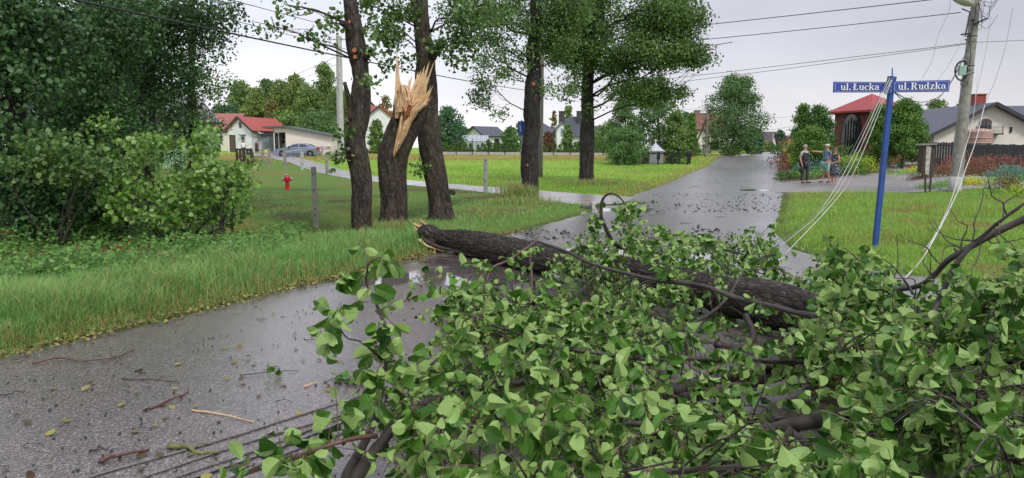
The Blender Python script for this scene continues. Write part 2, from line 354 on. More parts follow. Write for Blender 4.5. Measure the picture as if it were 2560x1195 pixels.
m_under = foliage('weed_leaf', (0.06, 0.17, 0.03), (0.2, 0.38, 0.08), under=(0.25, 0.38, 0.14), rough=.5, trans=.3)
m_litter = foliage('fallen_leaf', (0.07, 0.045, 0.022), (0.34, 0.3, 0.08), rough=.5, trans=.1)
m_redw = foliage('red_dead_leaf', (.14, .03, .02), (.26, .07, .04), rough=.7, trans=.1)
# asphalt: wet, coarse pale chippings, smooth film where water lies
a = NT('wet_asphalt'); ob = a.coord('Object')
lc = a.n('ShaderNodeTexVoronoi', feature='F1'); a.l(a.coord('Object', (1, 1, 1)), lc.inputs['Vector']); lc.inputs['Scale'].default_value = 115
chip = a.n('ShaderNodeSeparateColor'); a.l(lc.outputs['Color'], chip.inputs[0])
base = a.ramp(chip.outputs[0], [(.0, (.050, .044, .043)), (.55, (.115, .102, .097)), (.82, (.20, .177, .165)), (.95, (.34, .31, .29))])
lrg = a.noise(ob, .5, 5, .6); worn = a.noise(ob, 3.1, 4, .6)
base = a.mix(a.mapr(lrg, .35, .7, 0, .35), base, a.mix(.5, base, (.035, .03, .03)))
base = a.mix(1.0, base, (1.12, 1.07, 1.08), 'MULTIPLY'); base = a.mix(a.mapr(worn, .5, .75, 0, .3), base, (.075, .055, .047))
wv_ = a.n('ShaderNodeVectorMath', operation='ADD'); nz_ = a.n('ShaderNodeTexNoise'); nz_.inputs['Scale'].default_value = 2.5; a.l(ob, nz_.inputs['Vector']); sc_ = a.n('ShaderNodeVectorMath', operation='SCALE'); a.l(nz_.outputs['Color'], sc_.inputs[0]); sc_.inputs['Scale'].default_value = .5; a.l(a.coord('Object', (1, .35, 1)), wv_.inputs[0]); a.l(sc_.outputs[0], wv_.inputs[1])
crk = a.vor(wv_.outputs[0], .8, 'DISTANCE_TO_EDGE')
base = a.mix(a.math('MULTIPLY', a.math('LESS_THAN', crk, .0035), a.mapr(lrg, .5, .6, 0, .6)), base, (.022, .02, .02))
a.P('Base Color', base)
pud = a.n('ShaderNodeAttribute', attribute_name='puddle').outputs['Fac']
film = a.mapr(a.noise(ob, .45, 3, .5), .35, .65, .0, 1.)
rg = a.math('SUBTRACT', a.math('SUBTRACT', .36, a.math('MULTIPLY', film, .10)), a.math('MULTIPLY', pud, .45))
a.P('Roughness', a.math('MAXIMUM', rg, .03)); a.P('Specular IOR Level', .5)
a.P('Coat Weight', a.mapr(film, 0, 1, .8, 1.)); a.P('Coat IOR', 1.5); a.P('Coat Roughness', a.mapr(pud, 0, 1, .32, .05))
bm = a.n('ShaderNodeBump'); bm.inputs['Distance'].default_value = .005
a.l(a.math('ADD', lc.outputs['Distance'], a.math('MULTIPLY', a.noise(ob, 160, 2), .35)), bm.inputs['Height'])
a.l(a.math('MULTIPLY', a.math('SUBTRACT', 1., pud), .22), bm.inputs['Strength']); a.l(bm.outputs[0], a.p.inputs['Normal'])
m_asph = a.m
d = NT('wet_gravel_drive'); ob = d.coord('Object'); n_ = d.noise(ob, 1.3, 5)
d.P('Base Color', d.mix(d.noise(ob, 60, 2), d.ramp(n_, [(.3, (.27, .25, .24)), (.7, (.42, .39, .37))]), (.34, .31, .29))); d.P('Roughness', d.mapr(n_, .42, .6, .42, .16)); d.P('Coat Weight', .5); d.P('Coat Roughness', .28); d.bump(d.noise(ob, 70, 3), .4, .008); m_drive = d.m
# block paving
k = NT('block_paving'); ob = k.coord('Object'); br = k.n('ShaderNodeTexBrick'); k.l(ob, br.inputs['Vector']); br.inputs['Scale'].default_value = 4.2
br.inputs['Color1'].default_value = (.27, .245, .24, 1); br.inputs['Color2'].default_value = (.36, .33, .325, 1); br.inputs['Mortar'].default_value = (.10, .09, .085, 1)
br.inputs['Mortar Size'].default_value = .022; n_ = k.noise(ob, .7, 5)
k.P('Base Color', k.mix(k.mapr(n_, .4, .7, 0, .4), br.outputs['Color'], (.18, .165, .16))); k.P('Roughness', k.mapr(n_, .35, .65, .62, .34)); k.bump(br.outputs['Fac'], -.4, .004); m_pave = k.m
# ground with zone colour
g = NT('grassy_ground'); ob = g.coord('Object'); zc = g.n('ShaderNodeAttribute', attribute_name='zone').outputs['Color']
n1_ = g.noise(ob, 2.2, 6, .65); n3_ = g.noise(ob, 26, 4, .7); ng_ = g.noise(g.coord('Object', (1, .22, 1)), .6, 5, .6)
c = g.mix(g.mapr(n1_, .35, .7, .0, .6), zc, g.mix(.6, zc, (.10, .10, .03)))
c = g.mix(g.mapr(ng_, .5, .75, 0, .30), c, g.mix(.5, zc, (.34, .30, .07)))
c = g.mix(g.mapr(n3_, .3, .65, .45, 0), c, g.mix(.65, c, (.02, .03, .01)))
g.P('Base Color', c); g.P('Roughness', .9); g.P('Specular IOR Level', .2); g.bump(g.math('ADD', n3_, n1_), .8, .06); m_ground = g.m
m_soil = plain('wet_soil', (.075, .055, .04), (.03, .022, .018), 4, .6, .8, .03)
# building and object materials
def render_wall(name, c, dirt=.8): return plain(name, c, tuple(x * dirt for x in c), 1.3, .85, .15, .01, fine=60)
m_white = render_wall('white_render', (.80, .80, .84)); m_cream = render_wall('cream_render', (.74, .68, .58), .88)
m_cream2 = render_wall('pale_cream_render', (.76, .72, .64), .9); m_orange = render_wall('orange_render', (.62, .26, .04), .85)
m_yel = render_wall('yellow_render', (.72, .50, .20), .85); m_green = render_wall('pale_green_render', (.30, .48, .28), .85)
def tile_mat(name, c, sx=3.0, sy=2.4):
    m = NT(name); v = m.coord('bk'); w1 = m.n('ShaderNodeTexWave', wave_type='BANDS', bands_direction='X'); m.l(v, w1.inputs[0]); w1.inputs['Scale'].default_value = sx
    w2 = m.n('ShaderNodeTexWave', wave_type='BANDS', bands_direction='Y', wave_profile='SAW'); m.l(v, w2.inputs[0]); w2.inputs['Scale'].default_value = sy
    h = m.math('ADD', w1.outputs['Fac'], w2.outputs['Fac']); n = m.noise(v, 1.5, 4)
    cc = m.mix(m.mapr(n, .3, .7, 0, .35), c, tuple(x * .55 for x in c)); cc = m.mix(m.mapr(w2.outputs['Fac'], 0, .15, .6, 0), cc, tuple(x * .35 for x in c))
    m.P('Base Color', cc); m.P('Roughness', .42); m.bump(h, .7, .03); return m.m
m_rred = tile_mat('red_roof_tile', (.46, .075, .055)); m_rred2 = tile_mat('faded_red_roof_tile', (.40, .13, .10))
m_rgry = tile_mat('slate_grey_roof_tile', (.085, .09, .12)); m_rbrn = tile_mat('brown_roof_tile', (.24, .095, .075)); m_rdk = tile_mat('dark_brown_roof_tile', (.11, .075, .08))
m_rcar = tile_mat('carmine_roof_tile', (.44, .05, .055), 2.2, 1.5)
m_roofedge = plain('dark_fascia', (.05, .05, .055), None, 4, .5, .1)
m_glass = plain('window_glass', (.045, .055, .065), (.02, .024, .03), 1.5, .08, 0, spec=.8)
m_frame = plain('white_frame', (.75, .75, .74), (.6, .6, .6), 4, .5, 0); m_frameb = plain('brown_frame', (.12, .06, .035), None, 6, .5, 0)
m_shut = plain('grey_metal_door', (.27, .31, .35), (.2, .235, .27), 2, .5, .1, stretch=(8, 8, .3))
m_brown = plain('brown_door', (.13, .085, .07), None, 3, .6, .1)
m_brick = plain('brick_red', (.34, .075, .05), (.22, .05, .035), 9, .8, .3)
m_concrete = plain('weathered_concrete', (.34, .325, .30), (.17, .16, .145), 5, .8, .5, .008, fine=50)
m_concl = plain('pale_concrete', (.50, .49, .47), (.36, .355, .34), 3, .8, .3, .006, fine=50)
m_concd = plain('stained_concrete', (.22, .205, .175), (.12, .11, .09), 3, .75, .5, .006, fine=60, stretch=(1, 1, .3))
m_wood = plain('weathered_timber', (.095, .06, .045), (.03, .02, .016), 9, .7, .6, .01, stretch=(3, 3, .3))
m_woodb = plain('black_stained_timber', (.035, .035, .038), (.010, .010, .012), 11, .45, .6, .01, stretch=(5, 5, .25))
m_chap = plain('red_brown_boarding', (.27, .065, .04), (.11, .028, .018), 5, .5, .3, .012, stretch=(.4, .4, 6))
m_blackmet = plain('black_metal', (.025, .025, .028), None, 6, .4, .1, metal=.3); m_steel = plain('galvanised_steel', (.42, .43, .44), (.3, .31, .32), 20, .45, .1, metal=.6)
m_cable = plain('black_cable', (.018, .018, .02), None, 6, .5, 0); m_strand = plain('stranded_steel', (.27, .255, .25), (.10, .095, .09), 60, .45, .5, .002, metal=.4, coord='bk', stretch=(1, 1, 1))
m_wwire = plain('pale_wire', (.62, .62, .58), (.48, .48, .45), 5, .5, 0)
m_gwire = plain('grey_wire', (.22, .22, .24), None, 5, .5, 0)
m_sign = plain('sign_blue_enamel', (.012, .055, .34), (.010, .045, .28), 3, .3, 0, coat=.4); m_pblue = plain('post_blue_paint', (.018, .085, .36), (.02, .055, .20), 9, .5, .35, fine=40)
m_letter = plain('white_lettering', (.82, .82, .82), (.78, .78, .78), 3, .4, 0)
m_hyd = plain('hydrant_red_paint', (.52, .018, .022), (.34, .012, .015), 8, .33, .2); m_plaster = plain('grey_white_plaster', (.58, .59, .66), (.46, .47, .53), 6, .8, .3)
m_carp = plain('steel_blue_car_paint', (.30, .335, .43), (.28, .315, .41), 2, .28, 0, metal=.5, coat=1); m_vanw = plain('white_van_paint', (.70, .71, .72), (.62, .63, .64), 2, .3, 0, coat=.6)
m_tyre = plain('tyre_rubber', (.022, .022, .022), None, 20, .85, .3); m_rim = plain('alloy_rim', (.55, .56, .58), (.4, .41, .43), 8, .3, 0, metal=.7)
m_tail = plain('red_tail_lamp', (.45, .01, .012), None, 5, .15, 0); m_headl = plain('clear_headlamp', (.6, .62, .64), (.5, .52, .54), 5, .1, 0)
m_dark = plain('dark_plastic', (.02, .02, .022), None, 8, .6, .1)  # even near-black base colour for trim, seams and small fittings
m_yelsack = plain('yellow_sack', (.55, .47, .12), (.42, .35, .08), 4, .6, .5, .03)
m_moss = plain('mossy_bark', (.26, .30, .07), (.07, .06, .035), 14, .8, .7, .01, coord='bk')
m_bench = plain('pale_bench_wood', (.36, .29, .22), (.25, .2, .15), 6, .7, .2)
m_brush = plain('reddish_brushwood', (.24, .10, .07), (.10, .05, .04), 9, .8, .3)
m_skin = plain('skin', (.52, .27, .19), (.44, .22, .155), 4, .5, 0); m_hairg = plain('grey_hair', (.45, .43, .41), (.3, .29, .28), 30, .7, .3)
m_hairb = plain('reddish_brown_hair', (.20, .10, .06), None, 30, .6, .3); m_navy = plain('navy_quilted_vest', (.030, .036, .060), (.018, .022, .038), 9, .8, .3)
m_mint = plain('pale_mint_shirt', (.47, .52, .42), None, 6, .85, .2); m_trou = plain('charcoal_trousers', (.060, .055, .057), None, 6, .85, .3)
m_bluet = plain('dusty_blue_tee', (.14, .20, .30), (.10, .15, .23), 6, .85, .3); m_capw = plain('cream_cap', (.66, .64, .52), None, 6, .8, .2)
m_shoe = plain('black_shoe', (.025, .022, .02), None, 6, .5, .1); m_bag = plain('black_bag', (.02, .02, .022), None, 6, .6, .2)
fl = NT('black_floral_dress'); v_ = fl.vor(fl.coord('Object'), 14); fl.P('Base Color', fl.ramp(v_, [(.25, (.38, .40, .46)), (.42, (.03, .032, .05))])); fl.P('Roughness', .85); m_floral = fl.m
sh = NT('pale_aqua_print_shorts'); v_ = sh.noise(sh.coord('Object'), 9, 2); sh.P('Base Color', sh.ramp(v_, [(.45, (.38, .45, .46)), (.6, (.15, .48, .30))])); sh.P('Roughness', .85); m_shorts = sh.m
m_tank = plain('pinkish_tank_plastic', (.45, .30, .25), (.36, .24, .2), 5, .6, .1); m_lampw = plain('opal_lamp_cover', (.62, .60, .56), (.45, .43, .4), 6, .35, 0)
m_boxg = plain('pale_green_box', (.30, .44, .38), (.24, .36, .31), 5, .5, 0); m_paper = plain('weathered_notice_sheet', (.58, .56, .55), (.22, .18, .17), 7, .8, .3, fine=20)
m_stone = plain('wet_stone', (.07, .085, .075), None, 5, .5, .6, .03)

# ================================================================= GROUND, ROAD, DRIVE, PAVING
def grow(a, step, end, k): 
    r = [a]
    while r[-1] < end: r.append(r[-1] + step); step *= k
    return r
xs = np.array(sorted(set([-v for v in grow(14, .22, 900, 1.13)] + list(np.arange(-14, 14, .2)) + grow(14, .22, 900, 1.10))))
ys = np.array(list(np.arange(-6, 36, .2)) + grow(36, .25, 1500, 1.05)); ys = np.concatenate([[-300, -100, -40, -20, -10], ys])
X, Y = np.meshgrid(xs, ys); Z = GH(X, Y)
nx, ny = len(xs), len(ys); I = np.arange(ny - 1)[:, None] * nx + np.arange(nx - 1)[None, :]
b = MB(); b.add(np.stack([X, Y, Z], -1), quads=np.stack([I, I + 1, I + 1 + nx, I + nx], -1).reshape(-1, 4))
ground = b.build('ground', m_ground, smooth=True); tag(ground, kind='structure')
# zone colours: what grows where (turf, meadow, dry strip, bare soil), plus shade painted into ditch and wood floor
x, y = X.ravel(), Y.ravel(); C = np.zeros((len(x), 4)); C[:, 3] = 1
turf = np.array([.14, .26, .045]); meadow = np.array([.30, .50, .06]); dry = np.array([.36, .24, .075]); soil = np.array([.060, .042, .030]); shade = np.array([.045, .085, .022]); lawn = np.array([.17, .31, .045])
c = np.tile(turf, (len(x), 1)); dl = xl(y) - x; dr = x - xr(y)
def bl(c, t, k): t = np.clip(t, 0, 1)[:, None]; return c * (1 - t) + k * t
dd_ = polydist(x, y, DRV[:10])
c = bl(c, ((y - np.interp(x, DRV[::-1][3:, 0], DRV[::-1][3:, 1])) / 1.5) * (dl > 0), meadow)
c = bl(c, (dl > 0) * np.clip((y - 66) / 3, 0, 1) * np.clip((86 - y) / 2, 0, 1) * (.4 + .6 * n2(x, y, .3, 4)), dry)
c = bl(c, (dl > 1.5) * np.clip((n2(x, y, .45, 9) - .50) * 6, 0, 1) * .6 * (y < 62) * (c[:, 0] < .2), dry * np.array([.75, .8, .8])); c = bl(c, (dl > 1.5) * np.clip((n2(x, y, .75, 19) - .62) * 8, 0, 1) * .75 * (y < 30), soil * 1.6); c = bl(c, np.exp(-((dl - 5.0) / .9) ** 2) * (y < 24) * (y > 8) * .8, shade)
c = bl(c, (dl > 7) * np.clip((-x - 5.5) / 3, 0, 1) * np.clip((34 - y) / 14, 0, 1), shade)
c = bl(c, ((dr > 0) * (y < 28)) * 1., lawn); c = bl(c, (dr > 0) * (y < 27.5) * (n2(x, y, .5, 12) > .62) * .6, dry * .7)
c = bl(c, (dr > 0) * (y > 35) * 1., np.array([.13, .10, .065])); c = bl(c, (dr > 0) * np.clip(1 - dr / .45, 0, 1) * .85, soil)
c = bl(c, (dl > 0) * np.clip(1 - dl / .30, 0, 1) * .9, soil); c = bl(c, (dl > 0) * np.exp(-(dl / 1.1) ** 2) * (y > 27) * .55, dry)
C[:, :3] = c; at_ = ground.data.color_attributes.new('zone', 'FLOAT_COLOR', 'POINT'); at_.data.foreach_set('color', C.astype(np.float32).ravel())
# road
ry = np.concatenate([np.arange(-6, 34, .25), np.arange(34, 220, 1.5)]); rc = np.linspace(0, 1, 41)
edge_l = xl(ry) + (n2(ry, ry * 0, 1.7, 5) - .5) * .16; edge_r = xr(ry) + (n2(ry, ry * 0 + 9, 1.7, 5) - .5) * .16
RX = edge_l[:, None] * (1 - rc) + edge_r[:, None] * rc; RY = np.broadcast_to(ry[:, None], RX.shape); RZ = H(RX, RY) + .012 - .02 * (2 * rc - 1) ** 8
n_ = len(rc); I = np.arange(len(ry) - 1)[:, None] * n_ + np.arange(n_ - 1)[None, :]
b = MB(); b.add(np.stack([RX, RY, RZ], -1), quads=np.stack([I, I + 1, I + 1 + n_, I + n_], -1).reshape(-1, 4))
road = b.build('road', m_asph, smooth=True); tag(road, kind='structure')
def puddle_mask(x, y):
    p = np.zeros(x.shape)
    for (px, py, rx, ry_) in ((1285, 655, 1.0, .55), (1180, 655, .9, .35), (1500, 640, 1.2, .6), (1890, 476, .55, .45), (1480, 508, 1.2, .8), (1530, 525, .9, .5), (1180, 690, .8, .5), (1780, 640, .9, .5), (960, 700, .9, .25)):
        c_ = gp(px, py); p = np.maximum(p, 2.1 - ((x - c_[0]) / rx) ** 2 - ((y - c_[1]) / ry_) ** 2)
    p = p + ((n2(x, y, 2.6, 8) - .5) * 1.4 + (n2(x, y, 7.0, 8) - .5) * .5) * np.clip(p * 2, 0, 1)
    return np.clip(p / .35, 0, 1)
def set_puddle(o, f):
    v = np.empty(len(o.data.vertices) * 3, np.float32); o.data.vertices.foreach_get('co', v); v = v.reshape(-1, 3)
    t = o.data.attributes.new('puddle', 'FLOAT', 'POINT'); t.data.foreach_set('value', f(v[:, 0], v[:, 1]).astype(np.float32))
# finer grid for the puddles' outline
set_puddle(road, puddle_mask)
def strip(name, pts, ws, mat, dz, step=.6, cross=9):
    pts = np.asarray(pts, float); seg = np.linalg.norm(np.diff(pts, axis=0), axis=1); L_ = np.concatenate([[0], np.cumsum(seg)]); s = np.arange(0, L_[-1], step)
    px = np.interp(s, L_, pts[:, 0]); py = np.interp(s, L_, pts[:, 1]); k_ = np.ones(5) / 5
    def sm(v): e = np.concatenate([np.full(2, v[0]), v, np.full(2, v[-1])]); return np.convolve(e, k_, 'valid')
    px, py = sm(px), sm(py); ww = sm(np.interp(s, L_, ws)); T = unit(np.stack([np.gradient(px), np.gradient(py)], -1)); u = np.linspace(-1, 1, cross)
    jit = 1 + (n2(s, s * 0, .8, 2) - .5) * .12
    XX = px[:, None] + T[:, 1][:, None] * u * (ww * jit)[:, None]; YY = py[:, None] - T[:, 0][:, None] * u * (ww * jit)[:, None]
    ZZ = H(XX, YY) + dz - .015 * u ** 8; I = np.arange(len(s) - 1)[:, None] * cross + np.arange(cross - 1)[None, :]
    b = MB(); b.add(np.stack([XX, YY, ZZ], -1), quads=np.stack([I, I + cross, I + 1 + cross, I + 1], -1).reshape(-1, 4)); o = b.build(name, mat, smooth=True); return tag(o, kind='structure')
strip('driveway', DRV, DRW, m_drive, .004)
strip('garden_path', PTH, PTW, m_pave, .006)
b = MB(); g_ = np.linspace(0, 1, 14)
P0, P1, P2, P3 = [np.array(p) for p in ((9.7, 27.75), (20.6, 27.2), (17.2, 35.0), (12.4, 35.6))]
U, V_ = np.meshgrid(g_, g_); PX = (1 - V_) * ((1 - U) * P0[0] + U * P1[0]) + V_ * ((1 - U) * P3[0] + U * P2[0]); PY = (1 - V_) * ((1 - U) * P0[1] + U * P1[1]) + V_ * ((1 - U) * P3[1] + U * P2[1])
I = np.arange(13)[:, None] * 14 + np.arange(13)[None, :]
b.add(np.stack([PX, PY, H(PX, PY) + .006], -1), quads=np.stack([I, I + 1, I + 15, I + 14], -1).reshape(-1, 4))
tag(b.build('pavement', m_pave, smooth=True), kind='structure')
# ================================================================= LEAVES
def _tm(rows, hws, notch=0.0):
    V = []; Q = []
    for i, (y, h) in enumerate(zip(rows, hws)):
        V += [(-h, y + (notch if i == len(rows) - 1 else 0)), (0, y), (h, y + (notch if i == len(rows) - 1 else 0))]
        if i: a = 3 * (i - 1); Q += [[a, a + 1, a + 4, a + 3], [a + 1, a + 2, a + 5, a + 4]]
    return np.array(V), np.array(Q)
T_HI = _tm([0, .05, .15, .32, .52, .70, .84, .92], [.012, .13, .28, .405, .465, .445, .36, .20], .045)
T_HI2 = _tm([0, .06, .18, .38, .58, .76, .90, 1.0], [.012, .10, .22, .34, .39, .36, .24, .08], .0)
T_HI3 = _tm([0, .10, .28, .48, .66, .80, .90, .95], [.012, .09, .22, .36, .44, .43, .33, .20], .05)
T_MID = _tm([0, .3, .68, .95], [.02, .38, .45, .2])
T_LO = (np.array([(0, 0), (.40, .45), (0, 1.), (-.40, .45)]), np.array([[0, 1, 2, 3]]))
T_NEED = (np.array([(-.10, 0), (.10, 0), (.16, .6), (0, 1.), (-.16, .6)]), None)
def leaves(B, P, D, Nn, size, tm, rnd, fold=.22, curl=.3, serr=0):
    P = np.asarray(P, float); n = len(P)
    if n == 0: return
    D = unit(D); Wd = unit(np.cross(D, Nn)); Nn = np.cross(Wd, D); xy, Q = tm; m = len(xy)
    fo = np.broadcast_to(np.asarray(fold, float), (n,))[:, None]; cu = np.broadcast_to(np.asarray(curl, float), (n,))[:, None]
    x = xy[:, 0][None, :] * np.ones((n, 1)); y = xy[:, 1][None, :] * np.ones((n, 1))
    z = fo * np.abs(x) - cu * y * y
    if serr: z = z + serr * (rng.random((n, m)) - .5) * (np.abs(x) > .05)
    s = np.broadcast_to(np.asarray(size, float), (n,))[:, None, None]
    V = P[:, None, :] + s * (x[..., None] * Wd[:, None, :] + y[..., None] * D[:, None, :] + z[..., None] * Nn[:, None, :])
    bk = np.stack([x, y, z * 0], -1)
    F = (np.arange(n) * m)[:, None, None] + Q[None]
    r = np.repeat(np.broadcast_to(rnd, (n,)), len(Q))
    B.add(V.reshape(-1, 3), quads=F.reshape(-1, 4), bk=bk.reshape(-1, 3), rnd=r)
def rdir(n, up=0.0):
    v = rng.normal(size=(n, 3)); v[:, 2] += up; return unit(v)
def clusters(B, C, cr, per, size, tm, up=.5, droop=-.3, colr=None, flat=.7, fold=.2, curl=.3):
    """leaf clumps: 'per' leaves round each centre in C"""
    C = np.asarray(C, float); n = len(C)
    if n == 0: return
    idx = np.repeat(np.arange(n), per); k = len(idx)
    off = rng.normal(size=(k, 3)) * np.array([1, 1, flat]) * (cr * .55)
    cc = rng.random(n) if colr is None else colr; r = np.clip(.55 * cc[idx] + .45 * rng.random(k), 0, 1)
    D = rdir(k); D[:, 2] += droop; Nn = rdir(k, up)
    leaves(B, C[idx] + off, D, Nn, size * rng.uniform(.7, 1.25, k), tm, r, fold, curl)
def in_ell(n, c, r, p=2.1, noise=0, thr=.0, seed=1):
    u = rdir(n) * (rng.random((n, 1)) ** (1 / p)); P = np.asarray(c) + u * np.asarray(r)
    if noise: P = P[vnoise(P, noise, seed) > thr]
    return P
def curve(pts, n=24):
    P = np.asarray(pts, float); t = np.linspace(0, 1, len(P)); s = np.linspace(0, 1, n)
    if len(P) < 3: return np.stack([np.interp(s, t, P[:, i]) for i in range(3)], -1)
    m = np.gradient(P, axis=0); out_ = np.zeros((n, 3)); k = np.clip((s * (len(P) - 1)).astype(int), 0, len(P) - 2); u = (s * (len(P) - 1) - k)[:, None]
    return (2 * u**3 - 3 * u**2 + 1) * P[k] + (u**3 - 2 * u**2 + u) * m[k] + (-2 * u**3 + 3 * u**2) * P[k + 1] + (u**3 - u**2) * m[k + 1]
def wig(P, a, f=3, seed=0):
    s = np.arange(len(P)) / max(1, len(P) - 1); o = np.stack([vnoise(np.stack([s * f + 7 * i + seed * 3.1, s * 0 + seed, s * 0], -1), 1, seed + i) - .5 for i in range(3)], -1)
    return P + o * a * np.sin(np.pi * np.clip(s, 0, 1))[:, None] ** .5
def bark_disp(amp, freq=7.0, seed=0, lump=.0):
    def f(bk, P, th):
        q = bk * np.array([1, 1, .22]); a = np.abs(vnoise(q, freq, seed) - .5) * 2; b_ = np.abs(vnoise(q, freq * 2.3, seed + 1) - .5) * 2
        return amp * (a * .8 + b_ * .5 - .5) + lump * (vnoise(bk * np.array([2, 2, 1.2]), 1.3, seed + 5) - .5)
    return f
def pxpath(pts):
    """[(px,py,Y,halfwidth_px)] -> path, radii"""
    P = np.array([at(a[0], a[1], a[2]) for a in pts]); r = np.array([a[3] * a[2] / FPX for a in pts]); return P, r
def smoothpath(P, r, n): 
    Q = curve(P, n); t = np.linspace(0, 1, len(P)); return Q, np.interp(np.linspace(0, 1, n), t, r)
def limb(parent, a, b_, r0, mat, name='limb', sag=.15, subs=(), seed=0, n=14, sides=7):
    a = np.asarray(a, float); b_ = np.asarray(b_, float); L_ = np.linalg.norm(b_ - a); mid = (a + b_) / 2 + np.array([0, 0, L_ * sag])
    P = wig(curve([a, mid, b_], n), L_ * .14, 3, seed); B = MB(); B.tube(P, np.linspace(r0, r0 * .28, n), sides)
    for i, s in enumerate(subs):
        k = int(n * (.35 + .6 * ((i * .37) % 1))); k = min(k, n - 2); q = wig(curve([P[k], (P[k] + s) / 2 + rng.normal(size=3) * .06 * L_, s], 9), L_ * .1, 3, seed + i + 1)
        B.tube(q, np.linspace(r0 * .42, r0 * .10, 9), 5, cap=False)
    return B.build(name, mat, parent, smooth=True)
KD = 12
def near_tree(name, label, cat, pts, blobs, mat, leafm, leaf=.075, tm=T_MID, sides=48, group=None, amp=.03, ground_off=-.12, nl=9, csize=.26, thr=.40, nsub=6, extra=None, pitchseg=.035, per=14, limb_mat=None, dens=1.0, frq=1.1):
    P, r = pxpath(pts); base = P[0].copy(); base[2] = gz(base[0], base[1]) + ground_off
    P[0] = base; root = thing(name, label, cat, base, group=group)
    L_ = np.linalg.norm(np.diff(P, axis=0), axis=1).sum(); Q, rr = smoothpath(P - base, r, max(20, int(L_ / pitchseg)))
    hgt = Q[:, 2]; rr = rr * (1 + .42 * np.exp(-hgt / .22)); B = MB(); sd_ = int(abs(base[0] * 13)) % 50
    B.tube(Q, rr, sides, disp=bark_disp(amp, 8, sd_, .12)); B.build('trunk', mat, root, smooth=True)
    LB = MB(); k = 0
    for bl_ in blobs:
        px, py, Yb, rx, rz_, den = bl_[:6]; c = at(px, py, Yb) - base; s_ = Yb / FPX; rad = np.array([rx * s_, (bl_[6] if len(bl_) > 6 else (rx + rz_) / 2 * s_), rz_ * s_])
        vol = 4.19 * rad.prod(); n = int(den * dens * vol * KD * (.35 if py < -80 else 1)) + 6; C = in_ell(n, c, rad, 2.4, frq, thr, sd_ + k)  # unseen blobs above the frame, added for shade, thinned to lighten the ground
        clusters(LB, C, csize, per, leaf, tm, up=.3, colr=np.clip((vnoise(C, 1.3 / max(1., csize * 4), sd_ + 3) - .5) * 1.9 + .45 + .25 * (rng.random(len(C)) - .5), 0, 1))
        j = np.argmin(np.abs(Q[:, 2] - (c[2] - .35 * np.linalg.norm((c - Q[np.argmin(np.abs(Q[:, 2] - c[2]))])[:2]))))
        if rx * s_ > .35 and len(C) > 3:
            subs = C[rng.integers(0, len(C), nsub)]; limb(root, Q[j], c + (c - Q[j]) * .25, max(.012, min(.09, rx * s_ * .045)), limb_mat or mat, subs=subs, seed=k + sd_, sag=.06)
        k += 1
    if LB.n: LB.build('crown', leafm, root)
    return root, Q, rr, base
# trees along the road and the shattered alder -----------------------------------------------------
tA, QA, rA, bA = near_tree('alder_tree', 'tall bare alder trunk with orange pruning cuts, left of the shattered trunk', 'tree',
    [(909, 588, 14.3, 25), (905, 540, 14.3, 25), (905, 480, 14.3, 25), (899, 420, 14.3, 25), (892, 385, 14.3, 28), (890, 340, 14.3, 25), (900, 290, 14.3, 22), (903, 240, 14.3, 24), (900, 190, 14.3, 22), (893, 120, 14.3, 22), (885, 60, 14.3, 20), (876, 0, 14.3, 19), (866, -120, 14.3, 17), (850, -320, 14.2, 14), (846, -560, 14.2, 10)],
    [(755, 25, 14, 95, 34, 2.6, .6), (690, 75, 13.8, 60, 24, 1.3, .4), (800, 105, 14, 58, 28, 1.6, .5), (835, 60, 14.2, 55, 30, 2.0, .5), (850, 335, 14.0, 22, 34, 3.4, .25), (848, 395, 14.0, 10, 20, 3), (925, 130, 14.2, 30, 30, 2.0, .3), (925, 210, 14.0, 26, 20, 1.6, .25), (935, 60, 14.3, 45, 30, 2.0, .4),
     (840, -120, 14, 190, 75, 1.2, 1.4), (850, -330, 14, 200, 120, .8, 1.6), (850, -540, 14, 140, 110, .8, 1.2)], m_bark, m_leafT, leaf=.078, csize=.17, thr=.36, nsub=4, per=9)
def knot(root, base, px, py, Y, rpx, mat=m_cut):
    c = at(px, py, Y) - base; s = Y / FPX; B = MB()
    B.lathe((0, 0, 0), [(rpx * 1.35 * s, -.16), (rpx * 1.25 * s, .0), (rpx * 1.02 * s, .022)], 14); o = B.build('branch_collar', m_bark, root); o.location = list(c); o.rotation_euler = (R(82), 0, R(-12))
    B = MB(); B.lathe((0, 0, 0), [(rpx * s, .0), (rpx * .98 * s, .03)], 14); q = B.build('pruning_cut', mat, root); q.location = list(c); q.rotation_euler = (R(82), 0, R(-12))
    return o
for px, py, r_ in ((887, 126, 6), (889, 143, 5), (862, 57, 5), (875, 55, 4), (905, 575, 6)): knot(tA, bA, px, py, 14.3 - .19, r_)
for (a, b_, r_) in (((878, 300, 14.2), (861, 205, 14.1), .045), ((915, 145, 14.2), (926, 122, 14.0), .05), ((880, 80, 14.2), (852, 56, 14.0), .07), ((872, 395, 14.2), (852, 370, 14.05), .035)):
    B = MB(); p = curve([at(*a) - bA, (at(*a) + at(*b_)) / 2 - bA + .02, at(*b_) - bA], 9); B.tube(p, np.linspace(r_ * 1.3, r_ * .8, 9), 10); B.build('branch_stub', m_bark, tA, smooth=True)
KD = 30
